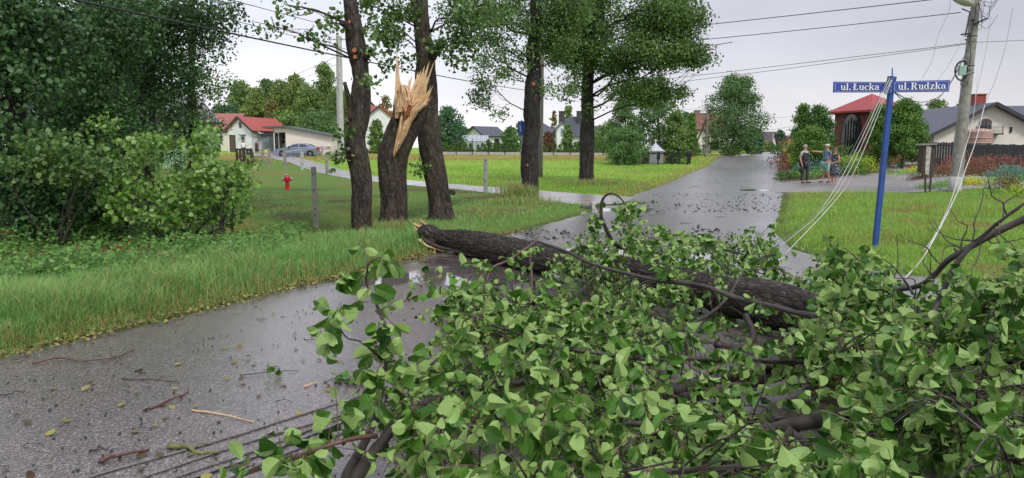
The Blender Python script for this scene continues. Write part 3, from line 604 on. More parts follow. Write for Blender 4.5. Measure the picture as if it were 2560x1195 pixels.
tC, QC, rC, bC = near_tree('alder_tree', 'leaning living alder directly right of the shattered trunk', 'tree',
    [(1106, 548, 17, 30), (1097, 500, 17, 29), (1086, 440, 17, 27), (1076, 380, 17, 25), (1070, 320, 17, 25), (1064, 260, 17, 25), (1062, 200, 17, 25), (1065, 140, 17, 28), (1056, 80, 17, 22), (1049, 0, 17, 20), (1042, -120, 17, 17), (1036, -320, 17, 13), (1030, -520, 17, 9)],
    [(1215, 30, 17, 60, 40, 1.6, .8), (905, 20, 16.8, 50, 30, 2.2, .6), (1160, 90, 16.8, 45, 40, 1.8, .6), (975, 25, 16.5, 80, 36, 3.2, .8), (960, 75, 16.5, 45, 30, 3.0, .5), (985, 100, 16.6, 40, 30, 2.6, .5), (1140, 40, 16.5, 70, 40, 3.0, .8), (1130, 110, 16.6, 60, 45, 2.6, .6), (1090, 100, 16.2, 28, 30, 2.4), (1170, 150, 16.6, 30, 40, 1.4, .4), (1085, 150, 16.6, 18, 16, 2.0), (970, 170, 16.5, 35, 18, 1.0), (1020, 150, 16.6, 18, 20, 1.2), (1050, 420, 16.7, 12, 14, 1.6),
     (1060, -110, 16.5, 200, 80, 1.3, 1.6), (1050, -330, 17, 200, 130, .8, 1.8), (1040, -520, 17, 150, 100, .8, 1.5)], m_bark, m_leafT, leaf=.078, csize=.2, thr=.38, nsub=5, per=10)
B = MB(); p = curve([at(1078, 140, 16.9) - bC, at(1092, 120, 16.8) - bC, at(1106, 100, 16.7) - bC], 8); B.tube(p, np.linspace(.14, .05, 8), 12); B.build('branch_stub', m_bark, tC, smooth=True)
knot(tC, bC, 1064, 103, 16.8, 4); knot(tC, bC, 1128, 480, 16.7, 5, m_bark)
KD = 34
tD, QD, rD, bD = near_tree('alder_tree', 'thick dark alder trunk at the mouth of the side drive, with two orange cuts', 'tree',
    [(1322, 497, 25.3, 22), (1322, 440, 25.3, 21), (1323, 390, 25.3, 21), (1327, 330, 25.3, 20), (1332, 260, 25.3, 20), (1333, 200, 25.3, 19), (1335, 120, 25.3, 17), (1340, 40, 25.3, 15), (1345, -60, 25.3, 13), (1350, -220, 25.3, 9)],
    [(1160, 15, 24.5, 70, 45, 1.6, 1.2), (1425, 20, 25.3, 60, 50, 1.8, 1.2), (1235, 45, 24.5, 90, 60, 1.6, 1.4), (1225, 150, 24.6, 60, 60, 1.1, 1.2), (1205, 235, 24.8, 36, 45, 1.6, .8), (1290, 130, 24.8, 60, 60, 1.3, 1.0), (1275, 200, 25, 35, 30, 1.4, .7), (1330, 30, 25, 90, 60, 1.8, 1.3), (1390, 60, 25.3, 70, 70, 2.2, 1.3), (1380, 160, 25.3, 45, 60, 1.9, 1.0), (1250, 285, 24.7, 25, 12, 1.0, .4), (1180, 90, 24.5, 40, 60, 1.2, .8), (1355, 225, 25, 22, 25, 2, .5),
     (1340, -120, 25, 220, 90, 1.0, 2), (1345, -300, 25, 180, 110, .7, 2)], m_barkd, m_leafT, leaf=.085, tm=T_LO, csize=.24, sides=32, amp=.04, thr=.45, pitchseg=.06, per=14, nsub=7)
for px, py, r_ in ((1334, 210, 4.5), (1333, 247, 5), (1319, 413, 3)): knot(tD, bD, px, py, 25.3 - .27, r_)
KD = 22
tE, QE, rE, bE = near_tree('alder_tree', 'large leafy alder with dark trunk, farthest of the roadside row', 'tree',
    [(1468, 458, 33.6, 19), (1467, 400, 33.6, 17), (1467, 330, 33.6, 17), (1469, 250, 33.6, 16), (1470, 170, 33.6, 15), (1473, 80, 33.6, 13), (1474, 0, 33.6, 11), (1475, -100, 33.6, 8)],
    [(1480, 40, 33, 100, 60, 2.2, 2), (1590, 40, 32.5, 110, 60, 2.4, 2), (1690, 45, 32, 75, 55, 2.4, 1.6), (1660, 130, 32, 110, 45, 2.6, 1.5), (1755, 135, 32, 65, 25, 2.0, .9), (1700, 150, 32, 65, 30, 2.4, 1.0), (1545, 130, 32.8, 90, 55, 2.4, 1.7), (1440, 130, 33, 60, 60, 2.4, 1.4), (1425, 205, 33, 50, 45, 1.8, 1.1), (1510, 200, 33, 50, 40, 2.2, 1.1), (1590, 225, 32.8, 70, 40, 2.4, 1.4), (1670, 235, 32.5, 50, 28, 1.9, .9), (1475, 270, 33.2, 38, 35, 1.5, .8), (1385, 130, 33.4, 30, 50, 1.8, 1.0),
     (1500, -90, 33, 230, 90, 1.2, 3), (1500, -240, 33, 170, 90, .9, 2.6)], m_barkd, m_leafT, leaf=.11, tm=T_LO, csize=.36, frq=.8, sides=28, amp=.04, thr=.43, pitchseg=.08, per=18, nsub=7, dens=.8)
# the shattered stump
root = thing('shattered_tree', 'snapped alder trunk with long pale splinters standing up from the torn top', 'tree', (0, 0, 0)); Ys = 16.2
bS = at(983, 560, Ys); bS[2] = gz(bS[0], bS[1]) - .12; root.location = list(bS)
P, r_ = pxpath([(985, 560, Ys, 32), (984, 520, Ys, 31), (981, 470, Ys, 31), (979, 430, Ys, 29), (975, 395, Ys, 27), (980, 350, Ys, 22), (990, 310, Ys, 18), (997, 282, Ys, 13)]); P[0] = bS
Q, rr = smoothpath(P - bS, r_, 110); rr = rr * (1 + .35 * np.exp(-Q[:, 2] / .2)); B = MB(); B.tube(Q, rr, 56, disp=bark_disp(.03, 8, 3, .06)); B.build('trunk', m_bark, root, smooth=True)
P, r_ = pxpath([(1000, 545, Ys + .1, 20), (998, 480, Ys + .1, 21), (996, 420, Ys + .05, 21), (1008, 370, Ys, 21), (1028, 325, Ys, 21), (1048, 290, Ys, 19), (1064, 262, Ys, 16)])
Q, rr = smoothpath(P - bS, r_, 90); B = MB(); B.tube(Q, rr, 48, disp=bark_disp(.03, 8, 9, .05)); B.build('fork', m_bark, root, smooth=True)
def panel(poly, Y0, th, name, parent, base, mat=m_torn, bow=.0):
    P = np.array([at(x_, y_, Y0 + (q[0] if q else 0)) for x_, y_, *q in poly]) - base; B = MB(); B.prism(P, (0, th, 0)); return B.build(name, mat, parent)
# torn face: built as a lens-shaped slab of wood following the split
def torn_face(cols, Y0, name, parent, base, bulge=.08):
    """cols: rows (y, xl, xr) of the split in the trunk; a bowed slab"""
    B = MB(); n = len(cols); m = 15; V = []; u = np.linspace(0, 1, m)
    for i, (py, a_, c_) in enumerate(cols):
        for j in u:
            wv = (vnoise(np.array([[a_ * .3 + j * 9, py * .03, 2.2]]), 1, 4)[0] - .5) * .11
            p = at(a_ + (c_ - a_) * j, py, Y0 - bulge * math.sin(math.pi * j) + wv) - base; V.append(p)
    V = np.array(V); back = V + np.array([0, .25, 0]); I = lambda i, j: i * m + j; Qd = []
    for i in range(n - 1):
        for j in range(m - 1): Qd += [[I(i, j), I(i + 1, j), I(i + 1, j + 1), I(i, j + 1)]]
    k0 = len(V)
    for i in range(n - 1):
        for j in (0, m - 1): a_ = I(i, j); c_ = I(i + 1, j); Qd.append([a_, c_, c_ + k0, a_ + k0])
    for j in range(m - 1): Qd.append([I(0, j), I(0, j + 1), I(0, j + 1) + k0, I(0, j) + k0])
    B.add(np.vstack([V, back]), quads=Qd, bk=np.vstack([V, back]) * np.array([1, 1, 1.])); return B.build(name, m_torn, parent, smooth=False)
rows = [(250, 1012, 1040), (262, 1008, 1050), (275, 1006, 1046), (290, 1001, 1038), (305, 998, 1028), (322, 995, 1021), (340, 991, 1013), (355, 988, 1005), (370, 985, 997), (383, 983, 989), (392, 982, 984)]
torn_face(rows, Ys - .30, 'torn_face', root, bS)
torn_face([(225, 990, 1001), (240, 988, 1006), (258, 987, 1016), (272, 986, 1012), (284, 985, 1001), (296, 984, 996)], Ys - .26, 'torn_face', root, bS, .05)
torn_face([(212, 1000, 1014), (230, 998, 1022), (250, 994, 1026), (268, 990, 1024), (280, 992, 1012)], Ys - .31, 'torn_face', root, bS, .05)
torn_face([(250, 1040, 1068), (262, 1022, 1064), (276, 1014, 1048), (288, 1012, 1034)], Ys - .36, 'torn_face', root, bS, .04)
def splinter(parent, base, bx, by, tx, ty, wpx, Y0, dY=.0, name='splinter', mat=m_torn, tipw=.12):
    a_ = at(bx, by, Y0) - base; t_ = at(tx, ty, Y0 + dY) - base; s = Y0 / FPX; d = t_ - a_; side = unit(np.cross(d, [0, 1, 0])); n = 8; V = []; Q = []
    th = .35
    for i in range(n):
        u = i / (n - 1); p = a_ + d * u + side * (rng.random() - .5) * wpx * s * .10 * (1 - u); hw = wpx * s * .5 * ((1 - u) ** .8 * (1 - tipw) + tipw * (1 - u)) * rng.uniform(.88, 1.12)
        for sx, sy in ((-1, -.3), (1, -.5), (.8, .5), (-.9, .4)): V.append(p + side * hw * sx + np.array([0, 1, 0]) * hw * sy * th * 2)
        if i:
            o = 4 * (i - 1)
            for j in range(4): Q.append([o + j, o + (j + 1) % 4, o + 4 + (j + 1) % 4, o + 4 + j])
    B = MB(); V = np.array(V); U_ = V @ np.stack([side, [0, 1, 0], unit(d)], -1); B.add(V, quads=Q, bk=U_, ngons=[[0, 3, 2, 1], [4 * n - 4, 4 * n - 3, 4 * n - 2, 4 * n - 1]]); return B.build(name, mat, parent)
for a_ in ((996, 240, 992, 128, 17, .0), (1003, 262, 1001, 200, 22, .05), (1012, 258, 1030, 188, 15, -.05), (1018, 268, 1024, 214, 20, .05), (1030, 250, 1053, 174, 16, .1), (1040, 250, 1062, 163, 17, .0), (1046, 245, 1074, 152, 15, -.08), (1052, 248, 1087, 150, 9, -.12), (1036, 252, 1045, 178, 18, .12), (1026, 262, 1040, 196, 20, .1), (1056, 252, 1074, 226, 11, -.05), (1062, 258, 1083, 213, 9, -.1), (1058, 246, 1068, 190, 14, .1), (1022, 240, 1022, 196, 8, 0.1), (1044, 262, 1058, 205, 18, -.15)):
    splinter(root, bS, *a_[:5], Ys - .12 + a_[5] * .8, a_[5])
for k_ in range(48):
    bx_ = rng.uniform(990, 1066); by_ = 262 - (bx_ - 990) * .12 + rng.uniform(-14, 16); ln_ = rng.uniform(10, 46); ang = (bx_ - 1000) / 66 * .55 + rng.normal() * .22
    splinter(root, bS, bx_, by_, bx_ + math.sin(ang) * ln_, by_ - math.cos(ang) * ln_, rng.uniform(1.6, 4.5), Ys - .32 + rng.uniform(0, .4), 0, tipw=.3)
for k_ in range(26):
    u_ = rng.random(); px_ = 1040 - 56 * u_; py_ = 270 + 118 * u_ + rng.uniform(-6, 6); splinter(root, bS, px_, py_, px_ + rng.uniform(-1, 7), py_ - rng.uniform(10, 30), rng.uniform(1.2, 3), Ys - .40, -.03, tipw=.3)
for a_ in ((984, 300, 986, 232, 7), (988, 312, 983, 262, 6), (1052, 300, 1070, 262, 7), (1012, 300, 1006, 262, 6)): splinter(root, bS, *a_, Ys - .34, -.02, 'bark_shard', m_bark, .4)
torn_face([(262, 1020, 1034), (276, 1016, 1030), (290, 1010, 1022), (300, 1006, 1012)], Ys - .40, 'rotten_core', root, bS, .02).data.materials[0] = m_cut
# ================================================================= FALLEN TREE
fb = at(1060, 592, 12.45)
ftree = thing('fallen_alder', 'fallen dark alder trunk with its leafy crown lying right across the wet road', 'fallen tree', fb)
TP = [(1058, 590, 12.5, 25), (1090, 593, 12.2, 26), (1160, 603, 11.55, 28), (1260, 625, 10.6, 31), (1400, 655, 9.4, 35), (1560, 684, 8.5, 40), (1750, 722, 7.45, 49), (1950, 768, 6.55, 58), (2150, 815, 5.8, 60), (2350, 850, 5.2, 62), (2560, 885, 4.7, 66), (2760, 920, 4.3, 60)]
P, r_ = pxpath(TP); P[:, 2] += .0; FQ, Fr = smoothpath(P - fb, r_, 520)
for i in range(len(FQ)):      # rests on the ground
    g0 = float(H(FQ[i, 0] + fb[0], FQ[i, 1] + fb[1])) + (.06 if i < 40 else 0) + Fr[i] * .93 + .03 - fb[2]; FQ[i, 2] = max(FQ[i, 2], g0)
B = MB(); B.tube(FQ, Fr, 110, disp=bark_disp(.030, 17, 21, .10)); ax_ = unit(FQ[12] - FQ[0]); Vv = B.V[0]
for i_ in range(10):
    th_ = np.arange(110) / 110 * 6.2832; jg = (vnoise(np.stack([np.cos(th_) * 3, np.sin(th_) * 3, th_ * 0], -1), 1.6, 5) - .35) * .36 + (rng.random(110) - .5) * .03
    Vv[i_ * 110:(i_ + 1) * 110] += ax_ * (jg * (1 - i_ / 10))[:, None]
B.build('trunk', m_barkf, ftree, smooth=True)
for a_ in ((1070, 575, 1030, 556, 16), (1075, 572, 1048, 545, 10), (1062, 600, 1036, 566, 20), (1066, 610, 1046, 592, 14), (1072, 585, 1040, 572, 14)): splinter(ftree, fb, a_[0], a_[1], a_[2], a_[3], a_[4], 12.45, -.1)
B = MB(); p = curve([at(1060, 596, 12.3) - fb, at(1075, 608, 12.05) - fb, at(1098, 618, 11.8) - fb, at(1140, 628, 11.45) - fb, at(1185, 640, 11.0) - fb], 24); B.tube(p, np.linspace(.05, .018, 24), 8, disp=bark_disp(.02, 20)); B.build('bark_strip', m_wood, ftree, smooth=True)
B = MB(); p = curve([at(1048, 600, 12.2) - fb, at(1070, 616, 12.0) - fb, at(1110, 628, 11.7) - fb], 12); B.tube(p, np.linspace(.03, .008, 12), 6); B.build('bark_strip', m_torn, ftree, smooth=True)
LIMBS = [  # (points px,py,Y), r0, r1, material, leafiness
 ([(860, 1230, 2.5), (905, 1130, 2.75), (940, 1040, 2.95), (962, 970, 3.05)], .022, .014, 'k', 0),
 ([(940, 1040, 2.95), (955, 950, 3.05), (958, 860, 3.1), (935, 770, 3.15), (915, 700, 3.2), (922, 655, 3.2)], .010, .005, 'k', .12),
 ([(955, 900, 3.08), (905, 862, 3.0), (868, 852, 3.0), (845, 815, 2.98), (832, 775, 3.0)], .005, .0025, 'k', .3),
 ([(870, 1225, 2.45), (960, 1110, 2.8), (1020, 1045, 3.0), (1130, 1000, 3.3), (1280, 960, 3.6), (1500, 940, 4.0)], .026, .018, 'k', .3),
 ([(600, 1190, 2.6), (720, 1140, 2.55), (830, 1110, 2.55), (940, 1090, 2.7)], .006, .010, 'r', .8),
 ([(1325, 606, 7.3), (1345, 603, 7.2), (1420, 630, 6.9), (1500, 662, 6.5), (1620, 692, 6.1), (1760, 718, 5.7), (1900, 752, 5.3), (2040, 792, 5.0), (2200, 830, 4.8), (2330, 870, 4.7)], .013, .024, 'k', .15),
 ([(1340, 605, 7.2), (1290, 640, 6.6), (1235, 668, 6.2), (1205, 720, 5.6), (1180, 790, 5.1), (1140, 850, 4.7)], .013, .006, 'r', .4),
 ([(1330, 606, 7.25), (1328, 650, 7.1), (1332, 700, 6.9), (1330, 760, 6.6)], .014, .008, 'r', .1),
 ([(1570, 622, 7.4), (1535, 606, 7.3), (1510, 570, 7.3), (1498, 540, 7.3), (1503, 505, 7.3), (1522, 488, 7.25), (1548, 492, 7.2), (1572, 518, 7.2), (1588, 545, 7.2)], .024, .006, 'k', .55),
 ([(1500, 545, 7.3), (1486, 540, 7.2)], .012, .006, 'k', 0),
 ([(1440, 640, 7.6), (1470, 615, 7.6), (1480, 640, 7.5)], .012, .008, 'k', .6),
 ([(1550, 720, 7.2), (1560, 650, 7.3), (1575, 570, 7.35), (1590, 505, 7.3)], .008, .003, 'r', 1),
 ([(1700, 830, 5.4), (1800, 760, 5.8), (1850, 690, 6.2), (1900, 650, 6.3), (1940, 634, 6.3)], .016, .010, 'k', .3),
 ([(1840, 720, 6.2), (1790, 660, 6.3), (1760, 610, 6.4)], .010, .004, 'k', .8),
 ([(2140, 740, 5.7), (2205, 722, 5.5), (2285, 714, 5.3), (2345, 682, 5.2), (2392, 640, 5.1), (2465, 592, 5.0), (2560, 545, 4.9), (2680, 490, 4.8)], .017, .026, 'k', .12),
 ([(2300, 830, 4.8), (2350, 750, 4.9), (2395, 665, 4.9), (2440, 605, 4.9), (2510, 545, 4.8), (2600, 480, 4.7)], .024, .008, 'k', .15),
 ([(2260, 700, 5.3), (2290, 760, 5.1), (2300, 820, 5.0)], .010, .012, 'k', .1),
 ([(2395, 640, 5.1), (2385, 620, 5.1)], .012, .008, 'k', 0),
 ([(1640, 985, 4.3), (1760, 958, 4.5), (1860, 935, 4.75), (1960, 905, 5.0), (2060, 860, 5.4), (2150, 830, 5.7)], .050, .046, 'k', .1),
 ([(1700, 1000, 4.2), (1830, 968, 4.5), (1910, 945, 4.75), (1982, 928, 5.0)], .036, .038, 'k', .05),
 ([(1960, 1075, 3.55), (2040, 1140, 3.3), (2150, 1175, 3.2), (2280, 1190, 3.15)], .026, .020, 'k', .3),
 ([(1860, 1090, 3.5), (2080, 1040, 3.8), (2240, 992, 4.15), (2330, 940, 4.5), (2370, 880, 4.9)], .038, .046, 'k', .2),
 ([(1790, 862, 5.8), (1850, 868, 5.9), (1882, 835, 6.1), (1865, 790, 6.3)], .028, .030, 'k', .1),
 ([(2360, 870, 5.0), (2372, 920, 4.7), (2330, 960, 4.4)], .05, .03, 'k', .2),
 ([(2200, 850, 5.2), (1850, 840, 4.4), (1550, 820, 3.9), (1330, 770, 3.8), (1180, 715, 3.9)], .018, .006, 'k', 1),
 ([(2000, 980, 4.2), (1700, 985, 3.4), (1400, 975, 3.0), (1220, 960, 2.9), (1050, 985, 2.8)], .016, .006, 'k', 1),
 ([(2100, 1040, 3.7), (1850, 1080, 2.9), (1600, 1090, 2.5), (1350, 1110, 2.35), (1120, 1150, 2.3), (950, 1190, 2.3)], .016, .006, 'k', 1),
 ([(2300, 860, 5.0), (2400, 800, 4.2), (2500, 740, 3.8), (2620, 690, 3.5)], .026, .008, 'k', 1),
 ([(2300, 930, 4.6), (2380, 980, 3.5), (2460, 1060, 2.9), (2520, 1150, 2.6)], .024, .008, 'k', 1),
 ([(1560, 690, 8.4), (1640, 640, 8.2), (1760, 620, 7.9), (1880, 640, 7.4), (1960, 680, 7.0)], .022, .006, 'k', 1),
 ([(2080, 790, 6.0), (2110, 720, 5.9), (2130, 670, 5.8), (2170, 640, 5.7)], .014, .004, 'k', 1),
 ([(2100, 830, 5.6), (2090, 820, 4.6), (2080, 830, 3.9), (2100, 880, 3.6)], .016, .005, 'k', 1),
 ([(1450, 690, 9.1), (1480, 660, 8.6), (1440, 640, 8.2), (1500, 690, 7.4)], .014, .004, 'k', 1),
]
FOL = [(1120, 1200), (1060, 1130), (1040, 1030), (1000, 980), (1110, 900), (1150, 800), (1160, 710), (1230, 690), (1330, 720), (1400, 645), (1490, 590), (1600, 570), (1750, 600), (1900, 580), (1960, 660), (1990, 720), (2060, 640), (2140, 620), (2210, 660), (2260, 740), (2370, 720), (2480, 640), (2570, 590), (3300, 640), (3300, 1300), (1080, 1300)]
HOLES = [([(1650, 690), (1800, 680), (2030, 725), (2050, 830), (2000, 890), (1840, 870), (1660, 800)], .93), ([(1650, 870), (1800, 830), (2060, 830), (2140, 890), (2140, 1000), (2110, 1060), (1900, 1050), (1680, 1000)], .88), ([(1960, 940), (2110, 940), (2130, 1000), (1990, 1010)], .92),
         ([(1150, 560), (1400, 600), (1400, 690), (1280, 720), (1100, 640)], 1.0), ([(2130, 560), (2420, 560), (2330, 700), (2210, 690), (2140, 640)], .85), ([(1300, 590), (1480, 620), (1700, 690), (1700, 780), (1500, 750), (1330, 700)], .65), ([(2240, 560), (2420, 560), (2400, 690), (2330, 770), (2240, 750)], .9), ([(1880, 1010), (2080, 1060), (2060, 1110), (1900, 1080)], .6)]
lim = []
for k, (pts, r0, r1, mk, lf) in enumerate(LIMBS):
    P = np.array([at(*p) for p in pts]); n = max(12, int(np.linalg.norm(np.diff(P, axis=0), axis=1).sum() / .035)); Q = wig(curve(P, n), .05, n / 9, k); Q[:, 2] = np.maximum(Q[:, 2] - (.16 if k in (24, 25, 26) else 0), r0 + .02)
    B = MB(); B.tube(Q - fb, np.linspace(r0, r1, n) * (1 + .18 * (n2(np.arange(n) * .9, np.zeros(n), 1, k) - .5)), 14 if r0 > .012 else 7, disp=bark_disp(min(.006, r0 * .28), 30, k, .0))
    lim.append((B.build('limb', m_limb if mk == 'k' else m_limbr, ftree, smooth=True), Q, lf))
# twigs and leaves
def twig(TB, LB, base, d0, L_, nleaf, size=.064, r=.0022, green=.5):
    n = 7; d0 = unit(d0); t = np.linspace(0, 1, n)[:, None]; sag = np.array([0, 0, -1]) * L_ * .28
    Q = base + d0 * L_ * t + sag * t * t + rng.normal(size=3) * L_ * .06 * np.sin(t * 3.1); TB.mi = 0; TB.tube(Q, np.linspace(r, r * .45, n), 4, cap=False)
    u = np.sort(rng.uniform(.12, 1.0, nleaf)); u[-1] = 1; A_ = np.stack([np.interp(u, t[:, 0], Q[:, i]) for i in range(3)], -1)
    side = unit(np.cross(d0, [0, 0, 1]) + 1e-6); sg = np.where(np.arange(nleaf) % 2 == 0, 1, -1)[:, None]
    D = d0 * .55 + side * sg * .75 + rng.normal(size=(nleaf, 3)) * .45 + np.array([0, 0, -.85]); D = unit(D); pl = size * .32
    Pe = A_ + D * pl; TB.mi = 1
    for i in range(nleaf):
        q = np.cross(D[i], [0, 1, 0]) * r * .35; TB.add([A_[i] - q, A_[i] + q, Pe[i] + q * .7, Pe[i] - q * .7], quads=[[0, 1, 2, 3]])
    up = rdir(nleaf, .25); flip = rng.random(nleaf) < .36; up[flip] *= -1
    grow_ = .6 + .4 * np.sin(u * 2.6); q3 = rng.integers(0, 3, nleaf)
    for ti, tmv in enumerate((T_HI, T_HI2, T_HI3)):
      s3 = q3 == ti; nl_ = int(s3.sum())
      if nl_: leaves(LB, Pe[s3], D[s3], up[s3], (size * grow_ * rng.uniform(.55, 1.35, nleaf))[s3], tmv, np.clip(rng.random() * .4 + .6 * rng.random(nl_), 0, 1), rng.uniform(.15, 1.35, nl_), rng.uniform(-.5, 1.1, nl_), serr=.045)
TWB = [MB() for _ in lim]; LFB = [MB() for _ in lim]
allQ = np.vstack([q for _, q, _ in lim]); own = np.concatenate([np.full(len(q), i) for i, (_, q, _) in enumerate(lim)])
big = np.array([l[2] for l in lim])
def nearest(p, leafy=True):
    d = ((allQ - p) ** 2).sum(1); 
    if leafy: d = d + np.where(big[own] < .1, .3, 0)
    k = int(np.argmin(d)); return own[k], allQ[k]
# 1. twigs along the limbs
for i, (o, Q, lf) in enumerate(lim):
    if lf <= 0: continue
    L_ = len(Q) * .035; nt_ = int(L_ * lf * 15)
    for _ in range(nt_):
        p = Q[rng.integers(2, len(Q))]; d = unit(rng.normal(size=3) + np.array([-.2, -.2, .35])); twig(TWB[i], LFB[i], p - fb, d, rng.uniform(.12, .3), rng.integers(5, 10))
for (px, py, Y_, k_) in ((922, 655, 3.2, 5), (915, 700, 3.2, 3), (845, 815, 2.98, 4), (940, 790, 3.1, 3), (960, 900, 3.05, 5), (985, 880, 3.0, 4), (950, 960, 3.0, 3), (700, 1145, 2.55, 4), (600, 1180, 2.6, 3), (1590, 520, 7.2, 4), (1560, 560, 7.2, 4)):
    c_ = at(px, py, Y_); i, q = nearest(c_, False)
    for _ in range(k_): twig(TWB[i], LFB[i], q - fb, unit(rng.normal(size=3) + np.array([0, -.2, .2])), rng.uniform(.10, .2), rng.integers(4, 7), size=.07)
# 2. the heaped crown
def pin(px, py, poly): return inpoly(px, py, np.array(poly, float))
n = 28000; c_ = np.stack([rng.uniform(-1.2, 5.0, n), rng.uniform(1.75, 9.0, n), np.zeros(n)], -1)
top = np.interp(c_[:, 1], [1.7, 2.4, 4, 5.5, 7, 9], [.62, .72, .62, .42, .34, .50]) + (n2(c_[:, 0], c_[:, 1], 1.6, 6) - .5) * .5
c_[:, 2] = .06 + rng.random(n) ** .75 * np.maximum(top - .06, .1)
px, py, dp = proj(c_); keep = pin(px, py, FOL) & (dp > 1.75); 
for poly, pr in HOLES: keep &= ~(pin(px, py, poly) & (rng.random(n) < pr))
keep &= ~((c_[:, 1] > 6.0) & (rng.random(n) < .35)); dd_ = np.sqrt(((c_[:, None, :] - allQ[None, ::4]) ** 2).sum(-1)).min(1) if False else None
c_ = c_[keep]; print('heap twigs', len(c_))
c_ = c_[vnoise(c_ * np.array([1, 1, 1.4]), 2.3, 91) > .40][:3150]
ex = []      # leafy boughs standing above and behind the trunk
for (x0, x1, y0, y1, Ya, Yb, m_) in ((1400, 1690, 600, 730, 6.6, 8.6, 40), (1480, 1960, 578, 690, 7.6, 9.3, 125), (1120, 1320, 690, 800, 4.6, 6.0, 50), (2080, 2240, 635, 830, 4.6, 5.8, 130), (2420, 2600, 660, 900, 3.4, 4.8, 110), (2230, 2900, 780, 1000, 3.0, 4.4, 130), (1640, 1760, 600, 760, 5.8, 7.2, 35)):
    for _ in range(m_):
        q_ = at(rng.uniform(x0, x1), rng.uniform(y0, y1), rng.uniform(Ya, Yb))
        if q_[2] > .05: ex.append(q_)
ex = np.array(ex); vn_ = vnoise(ex, 2.6, 77) > .38; c_ = np.vstack([c_, ex[vn_]])
for p in c_:
    i, q = nearest(p); dv = p - q; L_ = np.linalg.norm(dv)
    tip = unit(dv * .4 / max(L_, .05) + rng.normal(size=3) * .5 + np.array([-.45, -.4, .10]))
    if .12 < L_ < .5 and rng.random() < .45:
        TWB[i].mi = 2; TWB[i].tube(wig(curve([q - fb, (q + p) / 2 - fb + rng.normal(size=3) * .05 + np.array([0, 0, .05]), p - fb], 8), .04, 3, int(rng.integers(99))), np.linspace(.005, .0024, 8), 5, cap=False)
    twig(TWB[i], LFB[i], p - fb, tip, rng.uniform(.13, .30), rng.integers(6, 10))
for i, (o, Q, lf) in enumerate(lim):
    if TWB[i].n: TWB[i].build('twigs', [m_limbr, m_stem, m_limb], o)
    if LFB[i].n: LFB[i].build('leaves', m_leafN, o)
# bare forked twigs with cones sticking out at the right
B = MB()
for _ in range(26):
    k = rng.choice([14, 15, 12]); Q = lim[k][1]; p = Q[rng.integers(4, len(Q) - 2)]; q = p + unit(rng.normal(size=3) + np.array([.2, 0, .5])) * rng.uniform(.2, .5)
    B.tube(wig(curve([p - fb, (p + q) / 2 - fb + rng.normal(size=3) * .05, q - fb], 9), .05, 4, _), np.linspace(.006, .002, 9), 5, cap=False)
B.build('bare_twigs', m_limb, ftree)
sw = thing('shattered_wood', 'orange-brown shattered wood slivers lying on the road in the gap among the branches', 'wood splinters', gp(2030, 975))
for _ in range(34):
    q_ = gp(rng.uniform(1975, 2100), rng.uniform(950, 1000)); a_ = rng.uniform(-1, 1); px0, py0, _d = proj(q_ + np.array([0, 0, rng.uniform(.02, .12)])); splinter(sw, gp(2030, 975), px0, py0, px0 + rng.uniform(-45, 45), py0 + rng.uniform(-14, 6), rng.uniform(4, 12), q_[1], .05, tipw=.35)
# broken pale ends
for (bx, by, tx, ty, wd, Y_) in ((1972, 930, 1998, 922, 20, 4.95), (1975, 934, 1992, 930, 14, 4.95), (2035, 800, 2060, 840, 18, 4.95), (2040, 798, 2072, 838, 10, 4.9)): splinter(ftree, fb, bx, by, tx, ty, wd, Y_, 0)
KD = 24
# ================================================================= LEFT WOOD AND BUSHES
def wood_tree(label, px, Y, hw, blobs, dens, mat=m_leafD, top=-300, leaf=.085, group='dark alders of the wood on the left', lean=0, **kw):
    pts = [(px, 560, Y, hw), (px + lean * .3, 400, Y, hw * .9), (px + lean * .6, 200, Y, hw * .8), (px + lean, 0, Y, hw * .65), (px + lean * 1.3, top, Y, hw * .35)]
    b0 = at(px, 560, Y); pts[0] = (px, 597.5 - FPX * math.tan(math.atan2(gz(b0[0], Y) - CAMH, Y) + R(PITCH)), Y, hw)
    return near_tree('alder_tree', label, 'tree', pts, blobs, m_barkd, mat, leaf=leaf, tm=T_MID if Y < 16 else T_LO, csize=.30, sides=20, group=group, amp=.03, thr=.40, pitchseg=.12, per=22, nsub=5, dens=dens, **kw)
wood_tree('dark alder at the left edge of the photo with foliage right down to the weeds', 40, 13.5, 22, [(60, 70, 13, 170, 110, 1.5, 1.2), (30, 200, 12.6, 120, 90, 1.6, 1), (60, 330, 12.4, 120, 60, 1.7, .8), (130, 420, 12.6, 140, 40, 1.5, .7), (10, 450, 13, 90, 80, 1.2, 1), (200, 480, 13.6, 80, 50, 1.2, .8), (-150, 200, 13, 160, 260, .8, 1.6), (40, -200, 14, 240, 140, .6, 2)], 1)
wood_tree('dark alder of the left wood behind the low leafy boughs', 220, 17, 26, [(240, 60, 16.5, 150, 110, 1.5, 1.6), (230, 200, 16.5, 150, 90, 1.6, 1.4), (130, 300, 16, 110, 70, 1.5, 1.2), (260, 320, 16.8, 130, 60, 1.5, 1.2), (180, 420, 16.8, 140, 60, 1.2, 1.2), (60, 480, 17, 100, 70, 1.2, 1.2), (240, -200, 17, 240, 130, .5, 2.4)], 1)
